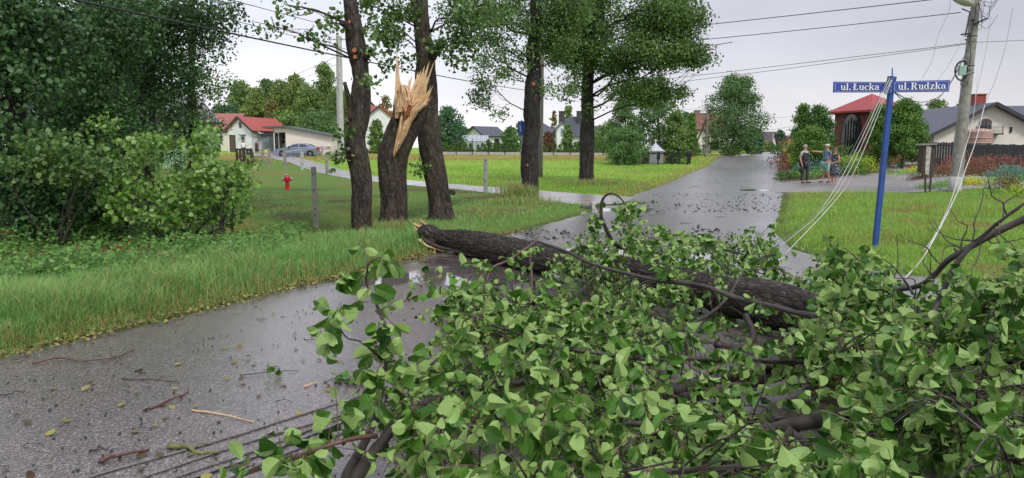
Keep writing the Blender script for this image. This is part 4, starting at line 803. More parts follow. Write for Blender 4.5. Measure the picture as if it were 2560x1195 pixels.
wood_tree('dark alder of the left wood with a bough stretching right over the meadow', 360, 20, 22, [(400, 50, 19, 150, 75, 1.5, 1.8), (470, 30, 18.5, 120, 55, 1.3, 1.3), (540, 60, 18.5, 60, 50, 1.2, 1), (535, 120, 18.7, 42, 40, 1.1, .8), (400, 165, 19, 120, 70, 1.4, 1.5), (350, 250, 19.5, 110, 60, 1.3, 1.4), (440, 235, 19.5, 80, 55, 1.2, 1.2), (330, 350, 20, 110, 60, 1.0, 1.4), (400, -150, 20, 220, 110, .5, 2.5)], .85, lean=20)
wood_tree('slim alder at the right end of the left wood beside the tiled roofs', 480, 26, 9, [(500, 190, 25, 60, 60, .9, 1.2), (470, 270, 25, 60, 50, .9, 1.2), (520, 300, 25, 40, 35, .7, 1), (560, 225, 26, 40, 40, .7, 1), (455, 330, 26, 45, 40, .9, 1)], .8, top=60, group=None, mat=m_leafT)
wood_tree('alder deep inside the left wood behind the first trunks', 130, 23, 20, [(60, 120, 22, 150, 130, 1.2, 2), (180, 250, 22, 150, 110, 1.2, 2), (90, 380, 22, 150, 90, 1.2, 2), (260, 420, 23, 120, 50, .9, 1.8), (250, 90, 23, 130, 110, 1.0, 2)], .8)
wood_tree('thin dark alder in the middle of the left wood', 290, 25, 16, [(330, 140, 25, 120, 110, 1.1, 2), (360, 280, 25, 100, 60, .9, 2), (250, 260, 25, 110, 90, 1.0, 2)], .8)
def bush(name, label, cat, c, R3, n, per, leafm, leaf, tm=T_MID, csize=.2, stems=6, thr=.3, group=None, stemm=None, up=.4, seed=3, sr=.018, droop=-.25, freq=1.6):
    c = np.asarray(c, float); base = np.array([c[0], c[1], gz(c[0], c[1]) - .04]); root = thing(name, label, cat, base, group=group)
    C = in_ell(n, (0, 0, c[2] - base[2]), R3, 2.6, freq, thr, seed); C = C[C[:, 2] > .04]; LB = MB(); clusters(LB, C, csize, per, leaf, tm, up=up, droop=droop)
    if stems:
        B = MB()
        for i in range(stems):
            e = C[rng.integers(len(C))]; q = wig(curve([rng.normal(size=3) * np.array([.08, .08, 0]), e * np.array([.45, .45, .5]), e], 12), .12, 3, i); B.tube(q, np.linspace(sr, sr * .3, 12), 6, cap=False)
        B.build('stems', stemm or m_limb, root, smooth=True)
    LB.build('foliage', leafm, root); return root
c = at(435, 470, 12.8); r0_ = bush('alder_bush', 'bright green leafy alder bush standing in the weeds in front of the left wood', 'bush', at(430, 470, 12.9), (1.35, .9, 1.05), 520, 16, m_leafB, .085, stems=16, thr=.52, csize=.19, freq=2.3)
bush('alder_bush', 'low leafy part-grown bush at the foot of the big green bush, right side', 'bush', at(545, 430, 12.5), (.6, .5, .85), 170, 14, m_leafB, .08, stems=9, csize=.17, thr=.5, freq=2.3)
bush('alder_bush', 'upright shoots rising left of the bright green bush', 'bush', at(300, 380, 13.6), (.6, .5, .95), 170, 13, m_leafB, .075, stems=9, csize=.17, thr=.5, freq=2.3)
bush('alder_bush', 'pale green shrub with arching twigs in front of the dark trunks, far left', 'bush', at(120, 400, 11.8), (1.0, .6, .45), 80, 18, m_leafT, .075, stems=6, csize=.2)
for i, (px, py, Y_, s_, t_) in enumerate(((40, 470, 12.6, 1.1, 'dark shrub under the alder at the left photo edge'), (200, 510, 13.8, .9, 'dark shrub between the left edge and the bright bush'), (290, 540, 14.5, .7, 'dark shrub behind the foot of the bright green bush'), (110, 520, 12.2, .7, 'dark low shrub nearest the weeds on the far left'))):
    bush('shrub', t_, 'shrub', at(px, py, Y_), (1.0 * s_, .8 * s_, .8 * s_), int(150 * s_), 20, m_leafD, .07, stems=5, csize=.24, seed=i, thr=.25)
# ================================================================= GRASS AND WEEDS
def scatter(n, px0, px1, py0, py1, jit=0):
    """points on the ground, evenly spread over what the camera sees of it"""
    px = rng.uniform(px0, px1, n); py = rng.uniform(py0, py1, n); d0 = (px - 1280) / FPX; yv = (597.5 - py) / FPX; dy = cP + yv * sP; dz = -sP + yv * cP
    t = np.where(dz < 0, (0 - CAMH) / dz, np.nan); return d0 * t, dy * t
def blades(B, x, y, h, wd, lean=.5, col=None, tip=None, seed=0):
    n = len(x); z = GH(x, y); a = rng.uniform(0, 2 * math.pi, n); dirv = np.stack([np.cos(a), np.sin(a), np.zeros(n)], -1); ln = rng.uniform(.15, 1, n) * lean
    wa = a + math.pi / 2 + rng.normal(size=n) * .5; wv = np.stack([np.cos(wa), np.sin(wa), np.zeros(n)], -1) * (wd / 2)[:, None]
    P0 = np.stack([x, y, z - .02], -1); up = np.array([0, 0, 1.]); hh = h[:, None]; l_ = ln[:, None]
    P1 = P0 + up * hh * .55 + dirv * hh * l_ * .25; P2 = P0 + up * hh * (.95 - .25 * l_) + dirv * hh * l_ * .9
    V = np.stack([P0 - wv, P0 + wv, P1 + wv * .8, P1 - wv * .8, P2], 1).reshape(-1, 3); k = (np.arange(n) * 5)[:, None]
    r = col if col is not None else rng.random(n); B.add(V, quads=k + np.array([0, 1, 2, 3]), rnd=r); off = B.n - len(V)
    B.F[3].append(k + np.array([3, 2, 4]) + off); B.R[3].append(np.asarray(r, float)); B.M[3].append(np.full(n, B.mi))
def gmask(x, y):
    return ~inroad(x, y, .0) & (polydist(x, y, DRV, DRW) > .05) & (pavedist(x, y) > .05) & (polydist(x, y, PTH, PTW) > .05) & np.isfinite(x) & np.isfinite(y)
B = MB()
x, y = scatter(270000, -120, 1500, 395, 960); ok = gmask(x, y) & (x < xl(y)) & (y < 62) & (y > 3) & ((y < 34) | (y < np.interp(x, DRV[::-1][3:, 0], DRV[::-1][3:, 1]))); x, y = x[ok], y[ok]; dl = xl(y) - x; pat = n2(x, y, .7, 31); clump = n2(x, y, 3.5, 33)
verge = np.exp(-((dl - .9) / 1.5) ** 2); far = y > np.interp(x, DRV[::-1][3:, 0], DRV[::-1][3:, 1])
h = (.10 + .23 * verge * (y < 14) + .12 * np.exp(-((dl - 3) / 2.2) ** 2) * (y < 13)) * (.55 + .9 * clump) * rng.uniform(.6, 1.3, len(x)); h = np.where((dl > 4) & (y > 13), h * .75, h); h = h * np.clip(dl / .35, .25, 1); h = h * np.clip((34 - y) / 8, .6, 1) * .82
dep = y; wd = .0022 + dep * .00055; B.mi = 0; isdry = ((pat > .66) & (rng.random(len(x)) < .15)) | (rng.random(len(x)) < .02) | ((dl < .35) & (rng.random(len(x)) < .4)) | ((dl < 2.2) & (y > 13) & (rng.random(len(x)) < .12))
B.mi = 0; q = ~isdry; blades(B, x[q], y[q], h[q], wd[q], .9, np.clip(.25 + .5 * clump[q] + rng.normal(size=q.sum()) * .22, 0, 1)); B.mi = 1; q = isdry; blades(B, x[q], y[q], h[q] * 1.05, wd[q], 1.0)
tag(B.build('verge_grass', [m_grass, m_grassd]), kind='stuff')
B = MB()
x, y = scatter(90000, 1850, 2700, 455, 760); ok = gmask(x, y) & (x > xr(y)) & (y < 28.5) & (y > 8); x, y = x[ok], y[ok]; cl = n2(x, y, 1.2, 41); dr = x - xr(y)
h = (.05 + .07 * cl + .10 * (n2(x, y, .6, 42) > .55)) * rng.uniform(.6, 1.3, len(x)) * np.clip(dr / .4, .4, 1); wd = .002 + y * .0005; q = (cl < .3) | (rng.random(len(x)) < .10); B.mi = 0; blades(B, x[~q], y[~q], h[~q], wd[~q], .8, np.clip(.45 + rng.normal(size=(~q).sum()) * .25, 0, 1)); B.mi = 1; blades(B, x[q], y[q], h[q], wd[q], .8)
tag(B.build('lawn_grass', [m_fieldg, m_grassd]), kind='stuff')
B = MB()
x, y = scatter(110000, 500, 1900, 372, 500); ok = gmask(x, y) & (x < xl(y) - .1) & (y > 22) & (y < 84); x, y = x[ok], y[ok]; far = y > np.interp(x, DRV[::-1][3:, 0], DRV[::-1][3:, 1]) ; x, y = x[far], y[far]; cl = n2(x, y, .5, 44)
h = (.10 + .10 * cl) * rng.uniform(.5, 1.3, len(x)); wd = .004 + y * .0007; q = (rng.random(len(x)) < .08) | ((y > 64) & (rng.random(len(x)) < .75)) | ((xl(y) - x < 1.3) & (rng.random(len(x)) < .5)) | ((n2(x, y, .35, 46) > .70) & (rng.random(len(x)) < .4)); B.mi = 0; blades(B, x[~q], y[~q], h[~q], wd[~q], .7, np.clip(n2(x[~q], y[~q], .22, 48) * .8 + n2(x[~q], y[~q], 1.1, 49) * .5 - .15 + rng.normal(size=(~q).sum()) * .15, 0, 1)); B.mi = 1; blades(B, x[q], y[q], h[q], wd[q], .7)
tag(B.build('meadow_grass', [m_fieldg, m_grassd]), kind='stuff')
# broad-leaved weeds on the left bank
B = MB(); x, y = scatter(3600, -150, 760, 560, 740); dl = xl(y) - x; ok = (dl > 1.8) & (y < 14.5) & (y > 5) & (n2(x, y, .9, 51) > .40 - .2 * (dl > 3)); x, y = x[ok], y[ok]
for k in range(len(x)):
    z0 = gz(x[k], y[k]); n_ = rng.integers(5, 10); hh = rng.uniform(.06, .38); Pp = np.array([x[k], y[k], z0]) + np.stack([rng.normal(size=n_) * .07, rng.normal(size=n_) * .07, rng.uniform(.2, 1, n_) * hh], -1); Dd = rdir(n_); Dd[:, 2] = np.abs(Dd[:, 2]) * .2
    leaves(B, Pp, Dd, rdir(n_, 1.6), rng.uniform(.035, .075), T_MID, rng.random(n_), .3, .4)
tag(B.build('weeds', m_under), kind='stuff')
B = MB(); x, y = scatter(60, -100, 620, 590, 700); ok = (xl(y) - x > 2) & (y > 6); x, y = x[ok], y[ok]; cl = n2(x, y, .8, 61) > .58; x, y = x[cl], y[cl]
C = np.stack([x, y, GH(x, y) + .25], -1); clusters(B, C, .10, 6, .04, T_MID); tag(B.build('dead_leaves', m_redw), kind='stuff')
# tall seed-head grass and dry clumps round trunks D and E
B = MB()
for (px, py, Y_, n_, rx, hh) in ((1350, 500, 24.6, 2600, 1.3, .75), (1290, 520, 22, 900, 1.2, .35), (1480, 465, 32.5, 1500, 1.7, .5), (1600, 470, 30, 1100, 2.2, .25), (980, 575, 15.0, 900, .9, .3), (1220, 560, 17.5, 900, 1.3, .25), (850, 395, 70, 500, 1.2, 1.3), (620, 400, 62, 700, 2.2, .7)):
    c_ = at(px, py, Y_); x = c_[0] + rng.normal(size=n_) * rx * .5; y = Y_ + rng.normal(size=n_) * rx * .35; q = gmask(x, y); x, y = x[q], y[q]; B.mi = 1; s_ = rng.random(len(x)) < .5
    h = hh * rng.uniform(.3, 1, len(x)); wd = np.full(len(x), .003 + Y_ * .0005); blades(B, x[s_], y[s_], h[s_], wd[s_], 1.0); B.mi = 0; blades(B, x[~s_], y[~s_], h[~s_] * .9, wd[~s_], .9)
tag(B.build('tall_grass', [m_grass, m_grassd]), kind='stuff')
# litter along the road edge
B = MB(); n_ = 2100; y = rng.uniform(4, 15, n_) ** 1; x = xl(y) + rng.normal(size=n_) * .11 * (.4 + 1.2 * n2(y, y * 0, 1.1, 3)) + .03; leaves(B, np.stack([x, y, H(x, y) + .02 + rng.random(n_) * .025], -1), rdir(n_) * np.array([1, 1, .25]), rdir(n_, 2.5), rng.uniform(.018, .045, n_), T_MID, rng.random(n_), .2, .3)
tag(B.build('leaf_litter', m_litter), kind='stuff')
# ================================================================= BACKGROUND TREES
def ztop(py, Y_, px=1280): return at(px, py, Y_)[2]
def bgtree(name, label, px, py, wpx, Y_, mat, kind='round', n=5200, group=None, low=.12, cat='tree', trunkm=None, leafk=1.0, py0=None, seed=None):
    x = at(px, py, Y_)[0]; z0 = gz(x, Y_); hgt = ztop(py, Y_, px) - z0; w_ = wpx * Y_ / FPX / 2; sd_ = seed if seed is not None else int(abs(px * 7 + Y_)) % 97
    root = thing(name, label, cat, (x, Y_, z0 - .1), group=group); B = MB(); hgt += .1; ls = max(.10, Y_ * .0024) * leafk
    q = wig(curve([(0, 0, 0), (w_ * .05, 0, hgt * .5), (0, 0, hgt * .93)], 14), w_ * .2, 3, sd_); B.tube(q, np.linspace(max(.06, hgt * .02), .02, 14), 8)
    LB = MB()
    if kind == 'cone':
        m_ = int(n / 16); u = rng.random(m_) ** .75; th = rng.uniform(0, 2 * math.pi, m_); layer = .82 + .18 * np.sin(u * 46 + sd_); rr = w_ * (u) * layer * rng.uniform(.55, 1.05, m_); z = hgt * (low + (1 - low) * (1 - u)) 
        clusters(LB, np.stack([rr * np.cos(th), rr * np.sin(th), z], -1), w_ * .20, 16, ls, T_LO, up=.5, droop=-.15)
    else:
        nb = 16 if kind == 'round' else 12; C = []
        for i in range(nb):
            u = (i + .5) / nb; zz = low + (1 - low) * u; prof = math.sin(math.pi * min(1, max(.08, (zz - low * .4) / (1 - low * .4))) ** (.75 if kind == 'round' else .95)) ** .7
            if kind == 'birch': prof *= .8
            th = i * 2.4 + sd_; rr = w_ * prof * (.55 if kind == 'round' else .35); rb = w_ * (.42 if kind == 'round' else .5) * (.6 + .5 * prof) * rng.uniform(.75, 1.15)
            cc = np.array([rr * math.cos(th), rr * math.sin(th), hgt * zz - rb * .3 * zz]); cc[2] = min(cc[2], hgt - rb * .75)
            C.append(in_ell(max(5, int(n / nb / 18)), cc, (rb, rb, rb * (.75 if kind == 'round' else 1.1)), 3.2))
            if i % 2 == 0: e = cc; k_ = np.argmin(np.abs(q[:, 2] - e[2] * .75)); B.tube(wig(curve([q[k_], (q[k_] + e) / 2 + np.array([0, 0, rb * .1]), e], 8), rb * .2, 3, i), np.linspace(hgt * .009, .012, 8), 5, cap=False)
        C = np.vstack(C); C = C[C[:, 2] > .1]; cl = np.clip(vnoise(C, .7 / max(.3, w_ * .3), sd_), 0, 1)
        clusters(LB, C, max(.22, w_ * .14), 18, ls, T_LO, up=.4, droop=-.3 if kind == 'round' else -.9, colr=cl)
    B.build('trunk', trunkm or m_barkd, root, smooth=True); LB.build('crown', mat, root); return root
for a_ in (  # wood behind the garage
    (560, 262, 90, 118, m_bluegreen, 'round', 'dark round tree left of the birches above the tiled roofs'), (600, 205, 80, 122, m_birchg, 'birch', 'green birch above the left end of the white garage roof'),
    (640, 222, 70, 116, m_birch, 'birch', 'yellow-green birch directly above the red garage ridge'), (668, 200, 60, 124, m_leafL, 'birch', 'darker green tree between the yellow birches'), (678, 250, 30, 108, m_autumn, 'birch', 'small rust-coloured tree above the garage roof'),
    (700, 205, 70, 120, m_birch, 'birch', 'pale green birch above the right half of the red roof'), (738, 190, 75, 117, m_birch, 'birch', 'tall yellow-green birch left of the pale utility pole'), (775, 215, 80, 112, m_birchg, 'birch', 'broad green birch over the cream shed roof'),
    (812, 160, 66, 116, m_birchg, 'birch', 'tallest birch with feathery tip beside the pale utility pole'), (845, 225, 80, 112, m_birchg, 'birch', 'green birch behind the pale utility pole'), (880, 240, 70, 116, m_birch, 'birch', 'yellowish birch just right of the pale utility pole'),
    (800, 280, 110, 106, m_leafL, 'round', 'dark bushy tree low behind the cream shed'), (720, 285, 90, 104, m_birchg, 'round', 'bright low tree behind the red garage roof'), (860, 295, 80, 104, m_leafL, 'round', 'dark tree low behind the right end of the shed')):
    bgtree('birch_tree' if a_[5] == 'birch' else 'broadleaf_tree', a_[6], a_[0], a_[1], a_[2] * 1.45, a_[3], a_[4], a_[5], n=13000, low=.04, group='trees of the wood behind the garage')
for a_ in (
    (940, 300, 46, 85, m_birchg, 'round', 'young green tree in front of the red-roofed house gable', 3500), (965, 240, 60, 112, m_autumn, 'birch', 'thin-leaved pale tree behind the shattered trunk', 2200), (1120, 268, 105, 110, m_bluegreen, 'round', 'broad blue-green tree right of the leaning trunk', 8000), (1160, 318, 50, 165, m_bluegreen, 'round', 'lower dark tree beside the broad blue-green one', 4000),
    (1274, 318, 48, 90, m_leafL, 'round', 'round clipped-looking green tree left of the blue road sign', 4500), (1300, 305, 50, 190, m_birchg, 'round', 'pale far tree just left of the blue road sign', 2500), (1420, 262, 40, 185, m_birch, 'birch', 'slim yellowish poplar behind the grey chimneys', 3600), (1385, 275, 30, 190, m_autumn, 'birch', 'sparse pinkish tree left of the poplar', 900),
    (1370, 330, 34, 88, m_brn, 'round', 'dull reddish-brown small tree in front of the grey-roofed house', 2800), (1420, 312, 28, 88, m_birchg, 'round', 'bright green young tree in front of the white gable', 3000), (1450, 354, 20, 86, m_birchg, 'round', 'small bright shrub tree right of the young tree', 1500),
    (1520, 305, 90, 135, m_birchg, 'round', 'far pale tree behind the rearmost dark roof', 3500), (1480, 330, 60, 140, m_birchg, 'round', 'distant low tree left of the rearmost dark roof', 2000), (1715, 278, 40, 110, m_bluegreen, 'round', 'distant dark treetop left of the brown-red roof', 1800),
    (1888, 318, 50, 108, m_bluegreen, 'round', 'dark bushy tree beyond the big roadside linden', 2600), (1950, 325, 40, 170, m_bluegreen, 'round', 'distant tree between the dark roof and the orange house', 1400), (1920, 335, 40, 175, m_bluegreen, 'round', 'distant low tree right of the dark-roofed house', 1200), (1985, 330, 40, 190, m_bluegreen, 'round', 'distant tree behind the orange house', 1400),
    (2345, 246, 90, 88, m_birchg, 'round', 'soft pale green tree behind the yellow house', 6000), (2415, 250, 80, 92, m_birchg, 'round', 'windblown pale tree behind the red chimney', 5000), (2060, 290, 60, 75, m_bluegreen, 'round', 'dark tree behind the conifers beside the chapel', 3000)):
    bgtree('broadleaf_tree', a_[6], a_[0], a_[1], a_[2], a_[3], a_[4], a_[5], n=a_[7], low=.08, group='garden and background trees')
bgtree('linden_tree', 'big round linden standing alone at the far left side of the road', 1842, 186, 175, 74, m_leafL, 'round', 20000, low=.07)
bgtree('broadleaf_tree', 'dense green thicket tree behind the small white shrine, left half', 1560, 250, 100, 60, m_leafL, 'round', 9000, low=.04, seed=4); bgtree('broadleaf_tree', 'dense green tree directly behind the small white shrine', 1640, 190, 130, 62, m_leafL, 'round', 14000, low=.03, seed=8)
bgtree('broadleaf_tree', 'bushy green tree right of the shrine in front of the brown-red roof', 1690, 275, 70, 60, m_birchg, 'round', 7000, low=.03, seed=9); bgtree('broadleaf_tree', 'low bushy green growth left of the white shrine', 1570, 320, 110, 57, m_leafL, 'round', 6000, low=.02, seed=2)
bgtree('spruce_tree', 'golden-green pointed spruce in front of the brown-red roof', 1731, 283, 46, 70, m_arbor, 'cone', 7000, low=.03)
bgtree('conifer_tree', 'tall shaggy conifer left of the red-brown chapel', 2010, 262, 60, 44, m_arbor, 'round', 8000, low=.03, seed=12); bgtree('conifer_tree', 'broad drooping conifer touching the chapel wall', 2050, 265, 90, 43, m_conif, 'round', 10000, low=.03, seed=5); bgtree('conifer_tree', 'low bright conifer at the front of the chapel group', 2030, 315, 110, 40.5, m_arbor, 'round', 9000, low=.02, seed=15)
bgtree('arborvitae_tree', 'big round-topped arborvitae right of the blue sign post', 2266, 250, 116, 38, m_arbor, 'round', 20000, low=.26, seed=6, trunkm=m_limb); bgtree('arborvitae_tree', 'arborvitae crown directly behind the blue sign post, nearest the chapel', 2204, 262, 54, 38.6, m_arbor, 'round', 9000, low=.22, seed=3, trunkm=m_limb)
for i, (px, py, Y_, w_) in enumerate(((60, 40, 40, 300), (300, 150, 42, 260), (180, 250, 38, 300), (460, 250, 46, 150))):
    bgtree('broadleaf_tree', ('dense tree closing the wood at the far left', 'dense tree closing the wood behind the green house', 'dense low tree behind the trunks of the left wood', 'green tree at the right end of the wood in front of the tiled roofs')[i], px, py, w_, Y_, m_leafD, 'round', 14000 if i < 3 else 5000, low=.03, seed=i + 20, group='dense trees at the back of the left wood')
# row of thujas along the wall
def thuja_proto():
    root = thing('thuja', 'small pointed thuja', 'thuja'); LB = MB(); m_ = 70; u = rng.random(m_) ** .8; th = rng.uniform(0, 6.28, m_); prof = np.sin(np.clip(u, 0, 1) * 2.0) ** .8 * .5
    clusters(LB, np.stack([prof * .72 * np.cos(th), prof * .72 * np.sin(th), 1.35 * (1 - u) + .06], -1), .10, 14, .12, T_LO, up=.3, droop=.5); LB.build('crown', m_thuja, root)
    B = MB(); B.tube([(0, 0, 0), (0, 0, 1.2)], [.04, .01], 5); B.build('trunk', m_barkd, root); return root
thp = thuja_proto(); thx = [1094, 1104, 1116, 1126, 1137, 1146, 1155, 1165, 1177, 1196, 1207, 1219, 1228, 1238, 1250, 1262, 1272, 1283, 1293, 1363, 1387, 1400, 1412, 1424, 1437, 1449, 1487, 1499, 1513, 1524, 1537]
for i, px in enumerate(thx):
    o = thp if i == 0 else copy_tree(thp); Y_ = 83.5; p = at(px, 380, Y_); o.location = (p[0], Y_, gz(p[0], Y_) - .03); s_ = rng.uniform(.68, 1.05) * (1.15 if px in (1146, 1219) else 1); o.scale = (s_ * .95, s_ * .95, s_); o.rotation_euler = (0, 0, rng.uniform(0, 6))
    o['group'] = 'thujas along the low wall'; o['label'] = 'small pointed thuja in the row behind the wall' + (', left of the round tree' if px < 1250 else ', near the thickest trunk' if px < 1300 else ', under the grey-roofed house' if px < 1460 else ', right of the farthest trunk')
# garden shrubs on the right
def gshrub(label, px, py, Y_, rx, rz_, mat, n, leaf=.07, name='garden_shrub', ry_=None, per=18, cs=.2, tm=T_LO, group='low shrubs of the garden bed', up=.6):
    p = at(px, py, Y_); z0 = gz(p[0], Y_); root = thing(name, label, 'shrub', (p[0], Y_, z0 - .03), group=group); C = in_ell(n, (0, 0, .02), (rx, ry_ or rx * .7, rz_), 4); C = C[C[:, 2] > .0]
    LB = MB(); clusters(LB, C, cs, per, leaf, tm, up=up, droop=.25, colr=np.clip(vnoise(C, 2.2, int(px) % 50), 0, 1)); LB.build('foliage', mat, root)
    B = MB()
    for i in range(4): e = C[rng.integers(len(C))]; B.tube(curve([(0, 0, 0), e * .5 + np.array([0, 0, .04]), e], 6), np.linspace(.015, .005, 6), 5, cap=False)
    B.build('stems', m_limb, root); return root
gshrub('bright lime mounded juniper behind the woman', 2135, 405, 36.2, 1.25, .85, m_yelc, 170, .07, per=22); gshrub('dark green spreading juniper under the lime mound', 2120, 425, 35.6, 1.1, .62, m_conif, 150, .07, per=22); gshrub('tall pale-tipped shrub directly behind the woman', 2108, 380, 38, .8, 1.3, m_arbor, 150)
gshrub('dark spreading juniper left of the path entrance', 2205, 395, 40, 1.5, .75, m_conif, 190, .08); gshrub('dark green shrub low in front of the chapel arch', 2160, 392, 41, 1.2, .9, m_conif, 150, .08)
gshrub('lime-coloured spreading shrub between the two groups of people', 2040, 410, 37, 1.2, .35, m_cov, 120); gshrub('dark juniper mound behind the man in the vest', 1975, 410, 37.5, .8, .5, m_conif, 110); gshrub('blue-green shrub between the men', 2035, 395, 38.5, 1.1, .8, m_blu, 130); gshrub('rust-red barberry at the road edge', 1958, 385, 46, .8, .7, m_red, 90); gshrub('brownish red shrub behind the man in the vest', 1980, 395, 41, .7, .65, m_red, 80)
gshrub('green hedge shrub behind the rust-red barberry', 1975, 378, 50, 1.4, 1.5, m_conif, 160, .12); gshrub('golden-leaved shrub under the tall conifers', 1997, 380, 43, .8, 1.1, m_yelc, 70, .09)
gshrub('long rust-red barberry along the black fence, right part', 2500, 400, 33, 1.9, .85, m_red, 330, .06, ry_=.8); gshrub('rust-red barberry behind the concrete pole', 2405, 395, 34, 1.0, .95, m_red, 170, .06); gshrub('brown dried heather mound right of the concrete pole', 2445, 410, 31.5, 1.25, .72, m_brn, 260, .05, ry_=.8); gshrub('brown dried shrub left of the concrete pole', 2352, 418, 30.5, .7, .62, m_brn, 150, .05); gshrub('rust-coloured low shrub behind the notice stand', 2372, 398, 33, .8, .7, m_red, 100, .06)
gshrub('flat bright green juniper carpet right of the concrete pole', 2460, 450, 28.6, 1.75, .22, m_cov, 330, .055, ry_=.9); gshrub('flat bright green juniper carpet left of the notice stand', 2290, 430, 33.5, 1.4, .2, m_cov, 240, .06, ry_=1.5); gshrub('bright green ground juniper between stand and pole', 2355, 452, 28.3, .9, .2, m_cov, 160, .055)
gshrub('yellow flowering patch right of the concrete pole', 2437, 438, 28.2, .55, .30, m_flow, 80, .05, ry_=.35); gshrub('yellow flowering patch beyond the path curve', 2290, 415, 35.5, .55, .30, m_flow, 60, .06, ry_=.35); gshrub('blue-green juniper at the right end of the bed', 2530, 415, 29.5, .95, .5, m_blu, 170, .055); gshrub('dark brown bush at the right photo edge', 2520, 450, 26.8, .62, .55, m_brn, 150, .05)
gshrub('yellow-green small bush at the right photo edge', 2548, 465, 25.4, .4, .4, m_yelc, 60, .05); gshrub('brown low shrub at the foot of the notice stand', 2300, 436, 30.6, .5, .35, m_brn, 80, .05); gshrub('flat green carpet juniper at the lower right corner of the bed', 2490, 472, 26.2, .9, .15, m_cov, 110, .05, ry_=.5)
# ================================================================= BUILDINGS
def wx(px, Y_): return at(px, 400, Y_)[0]
def slab(B, q, th):
    q = np.array(q, float); nrm = unit(np.cross(q[1] - q[0], q[3] - q[0])); nrm = nrm if nrm[2] > 0 else -nrm
    u = unit(q[1] - q[0]); v = np.cross(nrm, u); bkc = np.stack([(q - q[0]) @ u, (q - q[0]) @ v, np.zeros(4)], -1); V = np.vstack([q, q - nrm * th])
    B.add(V, quads=[[0, 1, 2, 3], [7, 6, 5, 4], [0, 4, 5, 1], [1, 5, 6, 2], [2, 6, 7, 3], [3, 7, 4, 0]], bk=np.vstack([bkc, bkc]))
def opening(root, face, u, v, wd, ht, w, d, style='win', glass=m_glass, frame=m_frame, name=None):
    s = {'F': ((0, -d / 2), (1, 0), (0, -1)), 'B': ((0, d / 2), (-1, 0), (0, 1)), 'L': ((-w / 2, 0), (0, -1), (-1, 0)), 'R': ((w / 2, 0), (0, 1), (1, 0))}[face]
    c = np.array(s[0]) + np.array(s[1]) * u; nrm = np.array(s[2]); rz = math.atan2(s[1][1], s[1][0]); B = MB()
    fr = min(.07, wd * .12)
    for (a_, b_, ww, hh) in ((0, ht / 2 - fr / 2, wd, fr), (0, -ht / 2 + fr / 2, wd, fr), (-wd / 2 + fr / 2, 0, fr, ht - 2 * fr), (wd / 2 - fr / 2, 0, fr, ht - 2 * fr)) + (((0, 0, fr * .8, ht - 2 * fr),) if style == 'win2' else ()):
        p = c + np.array(s[1]) * a_ + nrm * .03; B.box((p[0], p[1], v + ht / 2 + b_), (ww, .10, hh), rz=rz)
    o = B.build(name or ('door' if style == 'door' else 'window'), frame, root); B = MB(); p = c + nrm * .004; B.box((p[0], p[1], v + ht / 2), (wd - fr, .05, ht - fr), rz=rz); B.build('door_leaf' if style == 'door' else 'pane', glass, o); return o
